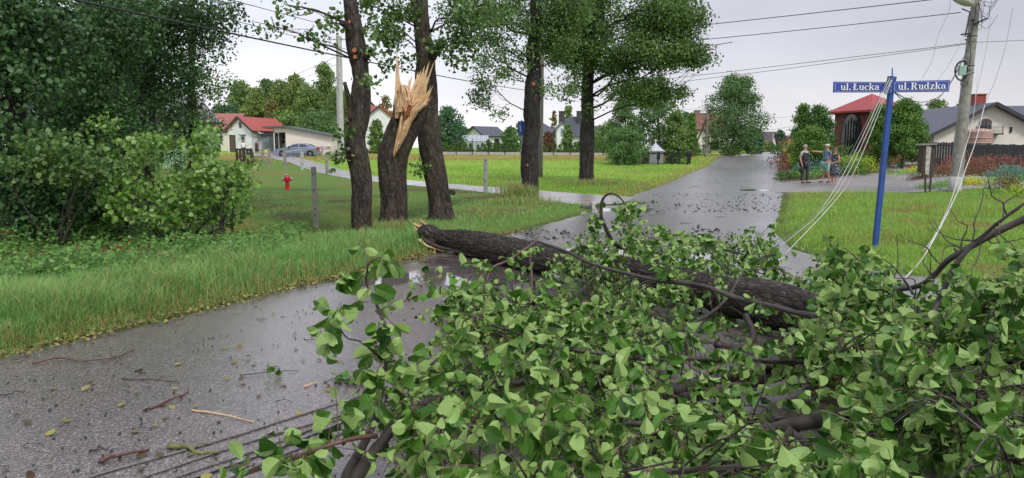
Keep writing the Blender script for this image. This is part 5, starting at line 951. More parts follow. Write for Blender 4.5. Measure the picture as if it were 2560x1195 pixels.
def house(name, label, px, Y_, wd, dp, eave, apex, wall, roof, kind='gable', rz=0, over=.45, op=(), chim=(), cat='house', group=None, th=.16, gut=True):
    Yf = Y_ - dp / 2; x = wx(px, Yf if kind == 'gable' else Y_); z0 = gz(x, Y_); Ya = Yf if kind == 'gable' else Y_; hw = at(px, eave, Yf)[2] - z0; hr = at(px, apex, Ya)[2] - z0 - hw; root = thing(name, label, cat, (x, Y_, z0), rz, group); w, d = wd, dp; hx, hy = w / 2, d / 2
    B = MB(); B.box((0, 0, hw / 2 - .4), (w, d, hw + .8))
    if kind == 'gable': B.prism([(-hx, -hy, hw), (hx, -hy, hw), (0, -hy, hw + hr)], (0, d, 0))
    if kind == 'gablex': B.prism([(-hx, -hy, hw), (-hx, hy, hw), (-hx, 0, hw + hr)], (w, 0, 0))
    B.build('wall', wall, root); B = MB(); o = over
    if kind == 'gable':
        k = hr / hx; ez = hw - o * k + .05
        for s in (-1, 1): slab(B, [(0, -hy - o, hw + hr + th), (0, hy + o, hw + hr + th), (s * (hx + o), hy + o, ez + th), (s * (hx + o), -hy - o, ez + th)], th)
    elif kind == 'gablex':
        k = hr / hy; ez = hw - o * k + .05
        for s in (-1, 1): slab(B, [(-hx - o, 0, hw + hr + th), (hx + o, 0, hw + hr + th), (hx + o, s * (hy + o), ez + th), (-hx - o, s * (hy + o), ez + th)], th)
    elif kind == 'hip':
        r = max(0, (w - d) / 2) * .8; e = hw - .05; X_, Y2 = hx + o, hy + o; a1, a2 = (-r, 0, hw + hr), (r, 0, hw + hr); c = [(-X_, -Y2, e), (X_, -Y2, e), (X_, Y2, e), (-X_, Y2, e)]
        for q in ([a1, a2, c[1], c[0]], [a2, a1, c[3], c[2]], [a1, a1, c[0], c[3]], [a2, a2, c[2], c[1]]):
            q = np.array(q, float)
            if np.allclose(q[0], q[1]):
                u = unit(q[3] - q[2]); n_ = unit(np.cross(q[3] - q[2], q[0] - q[2])); v = np.cross(n_, u); B.add(q[1:], tris=[[0, 1, 2]], bk=np.stack([(q[1:] - q[0]) @ u, (q[1:] - q[0]) @ v, np.zeros(3)], -1))
            else: u = unit(q[1] - q[0]); n_ = unit(np.cross(u, q[3] - q[0])); v = np.cross(n_, u); B.add(q, quads=[[0, 1, 2, 3]], bk=np.stack([(q - q[0]) @ u, (q - q[0]) @ v, np.zeros(4)], -1))
        B.box((0, 0, e - .06), (2 * X_ - .02, 2 * Y2 - .02, .12))
    rf = B.build('roof', roof, root)
    if kind in ('gable', 'gablex') and gut:
        B = MB()
        if kind == 'gable':
            for s in (-1, 1): B.bar((0, -hy - o - .02, hw + hr + th * .5), (s * (hx + o), -hy - o - .02, ez + th * .5), .05, th * 1.5); B.bar((s * (hx + o + .04), -hy - o, ez), (s * (hx + o + .04), hy + o, ez), .11)
        else:
            for s in (-1, 1): B.bar((-hx - o, s * (hy + o + .04), ez), (hx + o, s * (hy + o + .04), ez), .11); B.bar((s * (hx + o + .02), 0, hw + hr + th * .5), (s * (hx + o + .02), -hy - o, ez + th * .5), .05, th * 1.5)
        B.build('gutter', m_roofedge, rf)
    for (cx, cy, cw, ctop, cm) in chim:
        B = MB(); B.box((cx, cy, (hw + ctop) / 2), (cw, cw * .8, ctop - hw)); B.box((cx, cy, ctop + .04), (cw * 1.15, cw, .08)); B.build('chimney', cm, rf)
    for a_ in op: opening(root, *a_[:5], w, d, *a_[5:])
    return root, hw, hr
s9 = 95 / FPX
g1, hw, hr = house('garage_building', 'white rendered garage with bright red tiled roof and brown door, near the parked car', 622, 96, 3.5, 7.4, 325, 294, m_white, m_rred, rz=R(-17), over=.35, op=[('F', -1.05, .0, .85, 2.1, 'door', m_brown, m_frameb), ('F', .55, .0, .62, 1.95, 'door', m_glass, m_frame), ('F', .2, 3.0, .28, .65, 'win', m_glass, m_frameb)])
B = MB(); B.box((.55, -3.9, 2.1), (.8, .5, .08)); B.build('door_canopy', m_roofedge, g1)
mg = thing('metal_garage', 'flat-roofed grey corrugated metal garage between the white garage and the cream shed', 'garage', (wx(667, 94), 94, gz(wx(667, 94), 94)))
B = MB(); B.box((0, 1.6, 1.05), (2.3, 3.4, 2.1)); B.build('wall', m_shut, mg); B = MB(); B.box((0, 1.5, 2.17), (2.6, 3.8, .13)); B.build('roof', m_roofedge, mg)
for sx in (-.58, .58):
    B = MB()
    B.box((sx, -.13, 1.0), (1.1, .05, 1.95))
    for i in range(9): B.box((sx - .48 + i * .12, -.16, 1.0), (.035, .03, 1.9))
    o = B.build('door', m_shut, mg); B = MB(); B.box((sx * .2, -.19, 1.05), (.04, .04, .18)); B.build('handle', m_dark, o)
B = MB(); B.tube([(-.5, -1.3, 0), (-.5, -1.3, 2.35)], .03, 6); B.bar((-.9, -1.3, 2.3), (-.05, -1.3, 2.3), .05); B.build('carport_post', m_roofedge, mg)
B = MB(); slab(B, [(-.65, -1.4, 2.66), (-.65, .2, 2.66), (-1.15, .2, 2.3), (-1.15, -1.4, 2.3)], .06); slab(B, [(-.65, -1.4, 2.66), (-.65, .2, 2.66), (-.15, .2, 2.3), (-.15, -1.4, 2.3)], .06); B.build('gablet', m_frame, mg)
# cream shed with mono-pitch roof and open bay
sx0, sx1, sx2 = wx(686, 90), wx(716, 90), wx(830, 90); zs = gz(sx1, 90); shd = thing('shed', 'cream mono-pitch shed with dark green roof edge and an open bay, behind the parked car', 'shed', (sx1, 90, zs)); a0, a2 = sx0 - sx1, sx2 - sx1; hL = at(716, 320, 90)[2] - zs; hR = at(830, 342, 90)[2] - zs
B = MB(); B.prism([(0, 0, -.3), (a2, 0, -.3), (a2, 0, hR), (0, 0, hL)], (0, .15, 0)); B.prism([(a0, 5, -.3), (a2, 5, -.3), (a2, 5, hR), (a0, 5, hL)], (0, .15, 0)); B.box((a0 + .06, 3.4, hL / 2 - .2), (.12, 3.2, hL + .2)); B.box((a2 - .07, 2.58, hR / 2 - .2), (.13, 4.8, hR + .2)); B.box((a0 / 2, 0.06, hL - .28), (-a0, .1, .5)); B.box((a0 + .06, .06, hL / 2 - .2), (.1, .1, hL)); B.build('wall', m_cream, shd)
B = MB(); slab(B, [(a0 - 1.2, -.5, hL + .20), (0, -.5, hL + .26), (0, 5.5, hL + .26), (a0 - 1.2, 5.5, hL + .20)], .22); slab(B, [(0, -.5, hL + .26), (a2 + .3, -.5, hR + .18), (a2 + .3, 5.5, hR + .18), (0, 5.5, hL + .26)], .22); B.build('roof', plain('green_grey_felt', (.10, .13, .115), None, 4, .7, .2), shd)
# houses further off
house('tiled_house', 'low house with faded red tiled roof half hidden by the left wood', 545, 112, 7.5, 7, 322, 286, m_cream, m_rred2, 'gablex', R(8), op=[('F', 1.2, .9, 1.0, 1.1, 'win2'), ('F', -1.8, .9, 1.0, 1.1, 'win2')])
house('outbuilding', 'small grey-green sheet roofed outbuilding in front of the faded red roof', 520, 100, 2.4, 3, 340, 322, m_green, plain('weathered_green_sheet', (.16, .25, .24), (.10, .17, .16), 6, .5, .3), 'gablex', 0, .3, cat='shed')
house('green_house', 'pale green house with white verge glimpsed through the left wood', 345, 56, 5.2, 6, 292, 205, m_green, plain('pale_verge_roof', (.22, .22, .23), (.15, .15, .15), 5, .6, .2), rz=R(-25), op=[('F', 1.2, 1.0, .9, 1.2, 'win2'), ('F', -.9, 1.0, .9, 1.2, 'win2')])
house('white_house', 'white house with bright red steep roof glimpsed between the two near trunks', 930, 104, 4.6, 5.4, 301, 268, m_white, m_rred, 'gablex', R(-52), .4, op=[('R', -.1, 3.1, .8, 1.1, 'win2', m_glass, m_frameb), ('R', -.6, .9, .9, 1.0, 'win2', m_glass, m_frameb), ('F', .6, .9, .9, 1.0, 'win2', m_glass, m_frameb)])
house('rear_white_house', 'taller white gable with red verge just showing behind the tall bare trunk', 908, 112, 5.2, 6, 290, 243, m_white, m_rred, 'gable', R(10), .35, op=[('F', .9, 3.0, .8, 1.1, 'win2')])
house('bungalow', 'white bungalow with slate-grey roof and glazed door behind the thujas', 1212, 135, 4.6, 5.6, 339, 317, m_white, m_rgry, 'gable', R(-42), .45, op=[('R', .6, .1, 1.2, 1.9, 'door', m_glass, m_roofedge), ('R', -1.6, .9, .9, .9, 'win2'), ('F', -.6, .8, 1.0, .9, 'win2')])
gh = thing('greenhouse', 'low glass and white-framed greenhouse beside the bungalow', 'greenhouse', (wx(1175, 118), 118, gz(wx(1175, 118), 118))); B = MB()
for i in range(9):
    xx = -2.9 + i * .72; B.bar((xx, 0, 0), (xx, 0, 1.5), .07); B.bar((xx, 0, 1.5), (xx, 2.2, 2.35), .07)
B.bar((-2.95, 0, 1.5), (2.92, 0, 1.5), .09); B.bar((-2.95, 2.2, 2.35), (2.92, 2.2, 2.35), .09); B.bar((-2.95, 0, .6), (2.92, 0, .6), .06); B.build('frame', m_frame, gh)
B = MB(); B.prism([(-2.9, .03, 0), (2.86, .03, 0), (2.86, .03, 1.47), (-2.9, .03, 1.47)], (0, .02, 0)); B.build('glazing', plain('greenhouse_glass', (.42, .45, .5), (.3, .33, .38), 2, .12, 0), gh)
B = MB(); slab(B, [(-2.95, 0, 1.48), (2.9, 0, 1.48), (2.9, 2.2, 2.33), (-2.95, 2.2, 2.33)], .02); B.build('roof_glazing', plain('roof_glass', (.33, .36, .42), (.26, .29, .34), 2, .12, 0), gh)
hs, hw, hr = house('grey_roofed_house', 'large white house with slate-grey hipped roof, front gable and two dark chimneys', 1438, 150, 11.6, 9, 341, 291, m_white, m_rgry, 'hip', R(4), .5, op=[('F', 1.2, .9, 1.2, 1.2, 'win2'), ('F', 4.4, .9, 1.0, 1.1, 'win2')], chim=[(-3.0, -1.0, 1.1, 7.6, m_roofedge), (.6, -1.4, 1.2, 7.6, m_roofedge)])
B = MB(); wgx = -3.5; ap = at(1395, 307, 144)[2] - gz(wx(1395, 144), 144); ev = at(1395, 321, 144)[2] - gz(wx(1395, 144), 144); B.box((wgx, -5.2, ev / 2), (2.3, 2.6, ev)); B.prism([(wgx - 1.15, -6.5, ev), (wgx + 1.15, -6.5, ev), (wgx, -6.5, ap)], (0, 2.6, 0)); wg = B.build('front_gable', m_white, hs)
B = MB(); k = (ap - ev) / 1.15
for s in (-1, 1): slab(B, [(wgx, -6.9, ap + .2), (wgx, -3, ap + .2), (wgx + s * 1.6, -3, ev + .2 - .45 * k), (wgx + s * 1.6, -6.9, ev + .2 - .45 * k)], .16)
B.build('gable_roof', m_rgry, wg)
for (zz, h_) in ((.8, .95), (ev - 1.5, 1.5)):
    B = MB(); B.box((wgx, -6.53, zz + h_ / 2), (.8, .06, h_)); B.build('window', m_shut, wg)
B = MB(); slab(B, [(2.6, -3.6, hw + 2.0), (2.75, -3.6, hw + 2.0), (3.5, -4.6, hw + 1.05), (3.35, -4.6, hw + 1.05)], .05); B.build('roof_light', m_frame, hs)
house('dark_roofed_house', 'low house with blue-grey roof right of the farthest dark trunk', 1512, 175, 6, 6, 330, 316, m_white, m_rgry, 'gablex', 0, .5)
house('left_grey_roof_house', 'house with slate-grey roof half hidden behind the thickest dark trunk', 1350, 165, 7, 7, 330, 303, m_white, m_rgry, 'hip', 0, .5)
bh, hw, hr = house('brown_roofed_house', 'cream house with brownish red tiled roof beyond the white shrine', 1740, 120, 7.2, 7, 321, 285, m_cream2, m_rbrn, 'gablex', R(0), .5, op=[('F', 2.0, 2.3, 1.3, 1.2, 'win2', m_glass, m_frameb), ('F', 2.0, .3, 1.3, 1.2, 'win2', m_glass, m_frameb), ('F', -1.5, 2.3, 1.3, 1.2, 'win2', m_glass, m_frameb)], chim=[(0, .2, .9, 6.6, m_concd)])
B = MB(); B.box((1.9, -4.3, 1.7), (2.6, 1.4, .15)); [B.bar((.65 + i * .25, -5, 1.75), (.65 + i * .25, -5, 2.6), .04) for i in range(11)]; B.bar((.6, -5, 2.6), (3.2, -5, 2.6), .06); B.build('balcony', m_cream, bh)
house('steep_roofed_house', 'narrow cream house with steep dark brown roof at the far end of the road', 1910, 165, 3.6, 5, 358, 331, m_cream2, m_rdk, 'gablex', R(-35), .5, op=[('R', 0, 1.4, .7, 1.0, 'win2', m_glass, m_frameb)])
house('orange_house', 'orange rendered house with white windows at the far end of the road', 1962, 172, 4.6, 6.5, 357, 340, m_orange, m_rbrn, 'gable', R(18), .5, op=[('F', .3, 2.9, .8, .65, 'win2'), ('F', -1.0, 1.2, 1.2, .55, 'win2')])
# chapel
chp = thing('chapel', 'small red-brown boarded chapel with carmine pyramid roof and dark pointed doorway', 'chapel', (wx(2170, 44), 44, gz(wx(2170, 44), 44)), R(-70)); S = 2.75; zc0 = gz(wx(2170, 44), 44); he = at(2090, 277, 42.5)[2] - zc0; ha = at(2160, 234, 44)[2] - zc0; B = MB(); B.box((0, 0, he / 2 - .2), (S, S, he + .4)); B.build('wall', m_chap, chp)
o = S / 2 + .42; B = MB()
for q in ([(-o, -o), (o, -o)], [(o, -o), (o, o)], [(o, o), (-o, o)], [(-o, o), (-o, -o)]):
    a_, b_ = np.array([*q[0], he]), np.array([*q[1], he]); c_ = np.array([0, 0, ha]); u = unit(b_ - a_); n_ = unit(np.cross(b_ - a_, c_ - a_)); v = np.cross(n_, u); V = np.array([a_, b_, c_]); B.add(V, tris=[[0, 1, 2]], bk=np.stack([(V - a_) @ u, (V - a_) @ v, np.zeros(3)], -1))
B.box((0, 0, he - .05), (2 * o - .02, 2 * o - .02, .10)); rf = B.build('roof', m_rcar, chp); B = MB()
for s in (-1, 1): B.bar((-o, s * (o + .04), he - .02), (o, s * (o + .04), he - .02), .11); B.bar((s * (o + .04), -o, he - .02), (s * (o + .04), o, he - .02), .11)
B.build('gutter', m_rcar, rf); B = MB(); B.tube([(-o, -o, he - .05), (-o + .1, -o + .1, he - .35), (-S / 2 - .05, -S / 2 - .05, he - .6), (-S / 2 - .05, -S / 2 - .05, 0)], .04, 8); B.build('downpipe', m_chap, chp)
def arch_poly(w_, h0, h1, y_, n=8):
    P = [(-w_ / 2, y_, 0)]; 
    for i in range(n + 1): t = i / n; P.append((-w_ / 2 * math.cos(t * math.pi / 2) ** .8 if t < 1 else 0, y_, h0 + (h1 - h0) * math.sin(t * math.pi / 2)))
    return P + [(-p[0], y_, p[2]) for p in P[::-1][1:]]
B = MB(); B.prism(arch_poly(1.50, 1.55, 3.0, -S / 2 - .05), (0, .10, 0)); d_ = B.build('door', m_blackmet, chp); B = MB(); B.prism(arch_poly(1.34, 1.5, 2.9, -S / 2 - .07), (0, .05, 0)); B.build('door_leaf', m_glass, d_); B = MB(); [B.bar((x_, -S / 2 - .09, .1), (x_, -S / 2 - .09, 2.2 + .5 * (1 - abs(x_) * 1.6)), .03) for x_ in (-.4, -.2, 0, .2, .4)]; B.bar((-.62, -S / 2 - .09, 1.2), (.62, -S / 2 - .09, 1.2), .04); B.build('grille', m_blackmet, d_)
# yellow and cream houses on the right
house('yellow_house', 'yellow rendered house with red-brown roof edge behind the arborvitae', 2305, 84, 3.9, 5, 312, 286, m_yel, m_rbrn, 'gable', R(-12), .3, op=[('F', -.6, 3.6, .6, 1.0, 'win')], chim=[(1.2, 0, .7, 5.0, m_brick)])
ch, hw, hr = house('cream_house', 'large cream house with grey gable roof, arched balcony window and brick chimney', 2477, 60, 8.0, 10, 334, 262, m_cream2, m_rgry, 'gable', R(-3), .6, chim=[(.4, -2.5, .8, 4.75, m_brick)])
B = MB(); zz = at(2465, 333, 54.9)[2] - gz(wx(2477, 60), 60); B.prism([(p[0] - .35, p[1] - 5.04, p[2] + zz) for p in [(-.45, 0, 0), (-.45, 0, .85), (-.3, 0, 1.02), (0, 0, 1.09), (.3, 0, 1.02), (.45, 0, .85), (.45, 0, 0)]], (0, .1, 0)); wf = B.build('window', m_frameb, ch)
for sx in (-.21, .21): B = MB(); B.box((-.35 + sx, -5.06, zz + .45), (.35, .05, .82)); B.build('pane', m_glass, wf)
B = MB(); B.box((-.35, -5.35, zz - .06), (2.0, .6, .1)); [B.bar((-1.3, -5.62, zz + h_), (.6, -5.62, zz + h_), .025) for h_ in (.1, .2, .3, .4, .5)]; [B.bar((x_, -5.62, zz), (x_, -5.62, zz + .52), .04) for x_ in (-1.3, -.35, .6)]; B.build('balcony', m_blackmet, ch)
B = MB(); B.box((1.5, -5.05, zz + .25), (.12, .1, .42)); B.build('wall_lamp', m_dark, ch)
house('cream_house_wing', 'slate-grey roofed wing of the cream house at the right photo edge', 2590, 66, 8, 6, 300, 269, m_cream2, m_rgry, 'gablex', 0, .5, op=[('F', -2, 1.5, 1, 1.2, 'win2')]); house('low_annex', 'low annex with slate-grey sloping roof left of the cream house', 2345, 58, 1.6, 4, 342, 317, m_cream2, m_rgry, 'gablex', R(0), .3, cat='annex')
bt = thing('water_tank', 'round pinkish plastic tank standing behind the black fence under the balcony', 'tank', (wx(2442, 44), 44, gz(wx(2442, 44), 44))); B = MB(); B.lathe((0, 0, 0), [(.7, 0), (.72, 1.6), (.74, 1.9), (.6, 2.02), (.2, 2.08)], 20); [B.lathe((0, 0, .3 * i + .3), [(.73, 0), (.76, .03), (.73, .06)], 20) for i in range(5)]; B.build('body', m_tank, bt, smooth=False); B = MB(); B.lathe((0, 0, 2.06), [(.2, 0), (.2, .06)], 14); B.build('lid', m_dark, bt)
# ================================================================= FENCES, WALLS
def fence_of(name, label, p0, p1, hz, nboard, mat, wd=.1, base=.08, post=.1, cat='fence', npost=5, gap=.0):
    p0 = np.array(p0, float); p1 = np.array(p1, float); z0, z1 = gz(*p0), gz(*p1); root = thing(name, label, cat, (p0[0], p0[1], z0)); v = np.array([p1[0] - p0[0], p1[1] - p0[1], z1 - z0]); rz = math.atan2(v[1], v[0]); B = MB()
    for i in range(nboard):
        t = (i + .5) / nboard; p = v * t; j = rng.uniform(-.015, .02); B.box((p[0], p[1], p[2] + base + (hz + j) / 2), (wd * rng.uniform(.9, .97), .022, hz + j), rz=rz)
    B.build('boards', mat, root)
    for i in range(npost): p = v * (i / (npost - 1)); n_ = np.array([-v[1], v[0], 0]); n_ = unit(n_) * .07; B = MB(); B.box((p[0] + n_[0], p[1] + n_[1], p[2] + (hz + base) / 2), (post, post, hz + base + .05), rz=rz); B.build('post', mat, root)
    B = MB(); n_ = unit(np.array([-v[1], v[0], 0])) * .035
    for h_ in (.25, hz - .15): B.bar(n_ + [0, 0, base + h_], v + n_ + np.array([0, 0, base + h_]), .05, .09)
    B.build('rail', mat, root); return root
L1_ = np.linalg.norm([wx(2640, 36.5) - wx(2409, 37), .5]); fence_of('board_fence', 'tall black-stained board fence along the right garden', (wx(2409, 37), 37), (wx(2660, 36.2), 36.2), 1.13, int(L1_ / .12) + 3, m_woodb, .118, .12)
fence_of('board_gate', 'black-stained board gate panel standing behind the notice stand', (wx(2319, 37), 37.2), (wx(2374, 37), 36.8), 1.3, 10, m_woodb, .112, .05, cat='gate', npost=2)
def railing(name, label, p0, p1, hz, n, wallh=.35, mat=m_blackmet, wallm=m_brown, cat='fence', npost=4, pitch=None):
    p0 = np.array(p0, float); p1 = np.array(p1, float); z0, z1 = gz(*p0), gz(*p1); root = thing(name, label, cat, (p0[0], p0[1], z0)); v = np.array([p1[0] - p0[0], p1[1] - p0[1], z1 - z0]); rz = math.atan2(v[1], v[0]); L_ = np.linalg.norm(v)
    if wallh: B = MB(); B.prism([(0, 0, -.2), v + [0, 0, -.2], v + [0, 0, wallh], (0, 0, wallh)], unit(np.array([-v[1], v[0], 0])) * .22); B.build('plinth', wallm, root)
    B = MB(); o_ = unit(np.array([-v[1], v[0], 0])) * .1
    for i in range(n): p = v * (i + .5) / n + o_; B.bar(p + [0, 0, wallh - .02], p + [0, 0, wallh + hz], .022)
    B.build('bars', mat, root); B = MB()
    for h_ in (.12, hz - .08): B.bar(o_ + [0, 0, wallh + h_], v + o_ + np.array([0, 0, wallh + h_]), .03, .04)
    B.build('rail', mat, root)
    for i in range(npost): p = v * i / (npost - 1) + o_; B = MB(); B.bar(p, p + [0, 0, wallh + hz + .08], .07); B.build('post', mat, root)
    return root
railing('railing_fence', 'black railing on a brown plinth between the arborvitaes and the black gate', (wx(2215, 47), 47), (wx(2322, 47), 46.5), .55, 26, .5); railing('iron_railing', 'tall black iron railing between conifer and chapel', (wx(2060, 46), 46), (wx(2100, 46), 46), 1.1, 12, .2, wallm=m_concrete, npost=2)
railing('black_railing', 'black slatted railing beside the far pole on the left of the road', (wx(1721, 74), 74), (wx(1777, 83), 83), .95, 26, .15, wallm=m_concrete)
railing('garden_railing', 'dark railing before the green hedge at the far end of the road', (wx(1886, 150), 150), (wx(1945, 150), 150), 1.1, 24, .2, wallm=m_concrete)
lw = thing('garden_wall', 'long low grey wall with thin dark fence posts at the back of the meadow', 'wall', (wx(1085, 82), 82, gz(wx(1085, 82), 82))); v = np.array([wx(1575, 80) - wx(1085, 82), -2, gz(wx(1575, 80), 80) - gz(wx(1085, 82), 82)]); B = MB(); B.prism([(0, 0, -.3), v + [0, 0, -.3], v + [0, 0, .30], (0, 0, .30)], (0, .2, 0)); B.build('wall', m_concl, lw)
for i in range(12): p = v * (i + .4) / 12; B = MB(); B.bar(p + [0, -.05, 0], p + [0, -.05, 1.75], .07); B.build('fence_post', m_blackmet, lw)
B = MB()
for h_ in (.6, 1.0, 1.4): B.bar((0, -.05, h_), v + np.array([0, -.05, h_]), .012)
B.build('wire', m_blackmet, lw)
for i, (px, py, w_, Y_) in enumerate(((1905, 352, 34, 152), (1925, 356, 30, 150), (1900, 362, 30, 140))): bgtree('hedge_bush', ('yellow-green hedge bush under the steep dark roof', 'green hedge bush left of the orange house', 'dull green bush at the far left roadside')[i], px, py, w_, Y_, m_birchg, 'round', 1400, low=.02, cat='bush', group='bushes at the far end of the road', seed=i)
# small white shrine
ys = 59.5; sx = wx(1638, ys); sz = gz(sx, ys); shr = thing('wayside_shrine', 'small grey-white wayside shrine with pyramid roof and cross inside a lattice fence', 'shrine', (sx, ys, sz)); wb = 33 * ys / FPX; hb = at(1638, 378, ys)[2] - sz; ht_ = at(1638, 357, ys)[2] - sz
B = MB(); B.box((0, 0, hb / 2), (wb, wb * .9, hb)); B.box((0, 0, .09), (wb + .12, wb * .9 + .12, .18)); B.box((0, 0, hb - .08), (wb + .06, wb + .0, .12)); B.build('body', m_plaster, shr)
o = wb / 2 + .13; B = MB(); n_ = 9; V = []; Q = []
for i in range(n_):
    t = i / (n_ - 1); r = o * (1 - t) + .02 * t; zz = hb + (ht_ - hb) * t - (.05 * math.sin(t * 3.14)); V += [(-r, -r, zz), (r, -r, zz), (r, r, zz), (-r, r, zz)]
    if i: Q += [[4 * i - 4 + j, 4 * i - 4 + (j + 1) % 4, 4 * i + (j + 1) % 4, 4 * i + j] for j in range(4)]
B.add(V, quads=Q, ngons=[[3, 2, 1, 0]]); B.box((0, 0, hb + .02), (2 * o, 2 * o, .07)); B.build('roof', m_plaster, shr)
B = MB(); B.box((0, 0, ht_ + .13), (.06, .05, .34)); B.box((0, 0, ht_ + .18), (.26, .05, .06)); B.build('cross', m_letter, shr); B = MB(); B.prism([(p[0] + .16, p[1], p[2] + .35) for p in arch_poly(.26, .3, .5, -wb * .45 - .02, 5)], (0, .05, 0)); B.build('niche', m_dark, shr)
def lattice_fence(P):
    root = thing('lattice_fence', 'knee-high dark lattice fence panels enclosing the small white shrine', 'fence', (P[0][0], P[0][1], gz(*P[0]))); b0 = np.array([*P[0], gz(*P[0])])
    for i in range(len(P)):
        p = np.array([*P[i], gz(*P[i])]) - b0; B = MB(); B.box(p + [0, 0, .48], (.10, .10, .98)); B.box(p + [0, 0, .985], (.12, .12, .03)); B.build('post', m_blackmet, root)
        if i == len(P) - 1: continue
        q = np.array([*P[i + 1], gz(*P[i + 1])]) - b0; v = q - p; L_ = np.linalg.norm(v); u = v / L_; B = MB(); hgt = .80; s = .155; m_ = int((L_ + hgt) / s)
        for sg in (1, -1):
            for j in range(m_ + 1):
                a_ = j * s; t0 = max(0, a_ - hgt); t1 = min(L_, a_)
                if t1 - t0 < .05: continue
                z0_, z1_ = (a_ - t0), (a_ - t1)
                if sg > 0: z0_, z1_ = hgt - z0_, hgt - z1_
                B.bar(p + u * t0 + [0, .012 * sg, .1 + z0_], p + u * t1 + [0, .012 * sg, .1 + z1_], .012, .030)
        for h_ in (.1, .9): B.bar(p + [0, 0, h_], q + [0, 0, h_], .035, .05)
        B.build('lattice_panel', m_blackmet, root)
    return root
lattice_fence([(wx(a_, b_), b_) for a_, b_ in ((1581, 58.6), (1608, 58.3), (1645, 57.9), (1680, 57.4), (1697, 57.2), (1719, 57.0), (1725, 58.6), (1722, 61.5))])
# ================================================================= POSTS, HYDRANT, POLES
PP = [(1213, 394, 483, 10, m_concl, 'pale round concrete post left of the thickest dark trunk'), (785, 422, 552, 12, m_concrete, 'nearest grey concrete fence post, left of the tall bare trunk'), (817, 383, 435, 7, m_concrete, 'concrete post beside the drive directly left of the utility pole'), (755, 381, 427, 7, m_concl, 'concrete post right of the hydrant beside the drive'), (712, 377, 421, 7, m_concrete, 'concrete post in front of the parked car nose'),
      (674, 373, 416, 6, m_concrete, 'concrete post left of the parked car beside the drive'), (657, 373, 413, 6, m_concrete, 'leftmost concrete post along the drive'), (308, 435, 515, 11, m_concl, 'pale leaning post among the weeds of the left wood'), (521, 440, 588, 12, m_concl, 'concrete post half buried in the bright green bush')]
for (px, t_, b_, wpx, mm, lab) in PP:
    g0 = gp(px, b_); Y_ = g0[1]
    if 'drive' in lab or 'car nose' in lab: Y_ = {817: 46, 755: 51.5, 712: 54.5, 674: 56.5, 657: 60}[px]
    x = wx(px, Y_); z0 = gz(x, Y_); top = at(px, t_, Y_)[2]; wd = wpx * Y_ / FPX; root = thing('concrete_post', lab, 'post', (x, Y_, z0), group='old concrete posts along the drive', rot=(0, R(-6) if px == 308 else R(rng.uniform(-1, 1)), 0)); B = MB(); hh = top - z0 + .1
    if px in (1213,): B.lathe((0, 0, -.15), [(wd / 2, 0), (wd / 2, hh), (wd * .4, hh + .03)], 18)
    else: B.box((0, 0, hh / 2 - .1), (wd, wd, hh + .1), taper=(.92, .92))
    o = B.build('shaft', mm, root); bevel(o, wd * .12) if px != 1213 else None; B = MB(); [B.box((wd * .0, -wd / 2 - .002, hh * f_), (wd * .22, .02, wd * .3)) for f_ in (.3, .6, .85)]; B.build('wire_slot', m_dark, root)
h0 = gp(716, 470); hz0 = gz(h0[0], 29.5); hx_ = wx(716, 29.5); hyd = thing('fire_hydrant', 'red fire hydrant with pale side caps standing in the grass', 'hydrant', (hx_, 29.5, hz0), R(12)); B = MB(); B.lathe((0, 0, -.05), [(.13, 0), (.13, .08), (.085, .09), (.082, .36), (.12, .38), (.125, .52), (.105, .54), (.085, .585), (.04, .60)], 20); B.build('body', m_hyd, hyd, smooth=False)
for s in (-1, 1):
    B = MB(); B.lathe((0, 0, 0), [(.055, .08), (.055, .15)], 14, 'x'); o = B.build('outlet', m_hyd, hyd); o.location = (0, 0, .40); o.rotation_euler = (0, 0, 0 if s > 0 else math.pi); B = MB(); B.lathe((0, 0, 0), [(.066, .15), (.066, .20), (.03, .215)], 14, 'x'); B.build('cap', m_steel, o)
B = MB(); B.lathe((0, 0, .555), [(.06, 0), (.06, .03), (.02, .06)], 8); B.build('spindle', m_steel, hyd); B = MB(); B.lathe((0, -.10, .40), [(.06, 0), (.06, .04)], 14, 'y'); B.build('front_cap', m_hyd, hyd)
def pole(name, label, P0, P1, r0, r1, mat, sides=20, cat='utility pole', group=None, box=False):
    P0 = np.array(P0, float); P1 = np.array(P1, float); root = thing(name, label, cat, P0, group=group); v = P1 - P0; B = MB()
    if box: B.box((0, 0, 0), (1, 1, 1)); B = MB(); n = 8; B.tube([v * t / (n - 1) for t in range(n)], np.linspace(r0, r1, n) * 1.41, 4)
    else: n = 30; B.tube([v * t / (n - 1) for t in range(n)], np.linspace(r0, r1, n), sides)
    B.build('shaft', mat, root, smooth=not box); return root
Y_ = 69; p0 = at(852, 398, Y_); p0[2] = gz(p0[0], Y_) - .1; up_ = pole('utility_pole', 'pale square concrete utility pole between the shed and the tall bare trunk', p0, at(847, 90, Y_), .24, .19, m_concl, box=True); B = MB(); tp = at(847, 90, Y_) - p0; B.bar(tp + [-1.0, 0, -.3], tp + [1.0, 0, -.3], .12); B.build('crossarm', m_concl, up_)
for i in range(3): B = MB(); B.lathe(tp + [-.9 + i * .9, 0, -.22], [(.05, 0), (.07, .08), (.04, .14), (.06, .2)], 10); B.build('insulator', m_dark, up_)
Y_ = 40; r2 = []
p0 = at(1349, 412, Y_); p0[2] = gz(p0[0], Y_); wp = thing('timber_pole', 'twin old timber pole behind the thickest dark trunk', 'utility pole', p0)
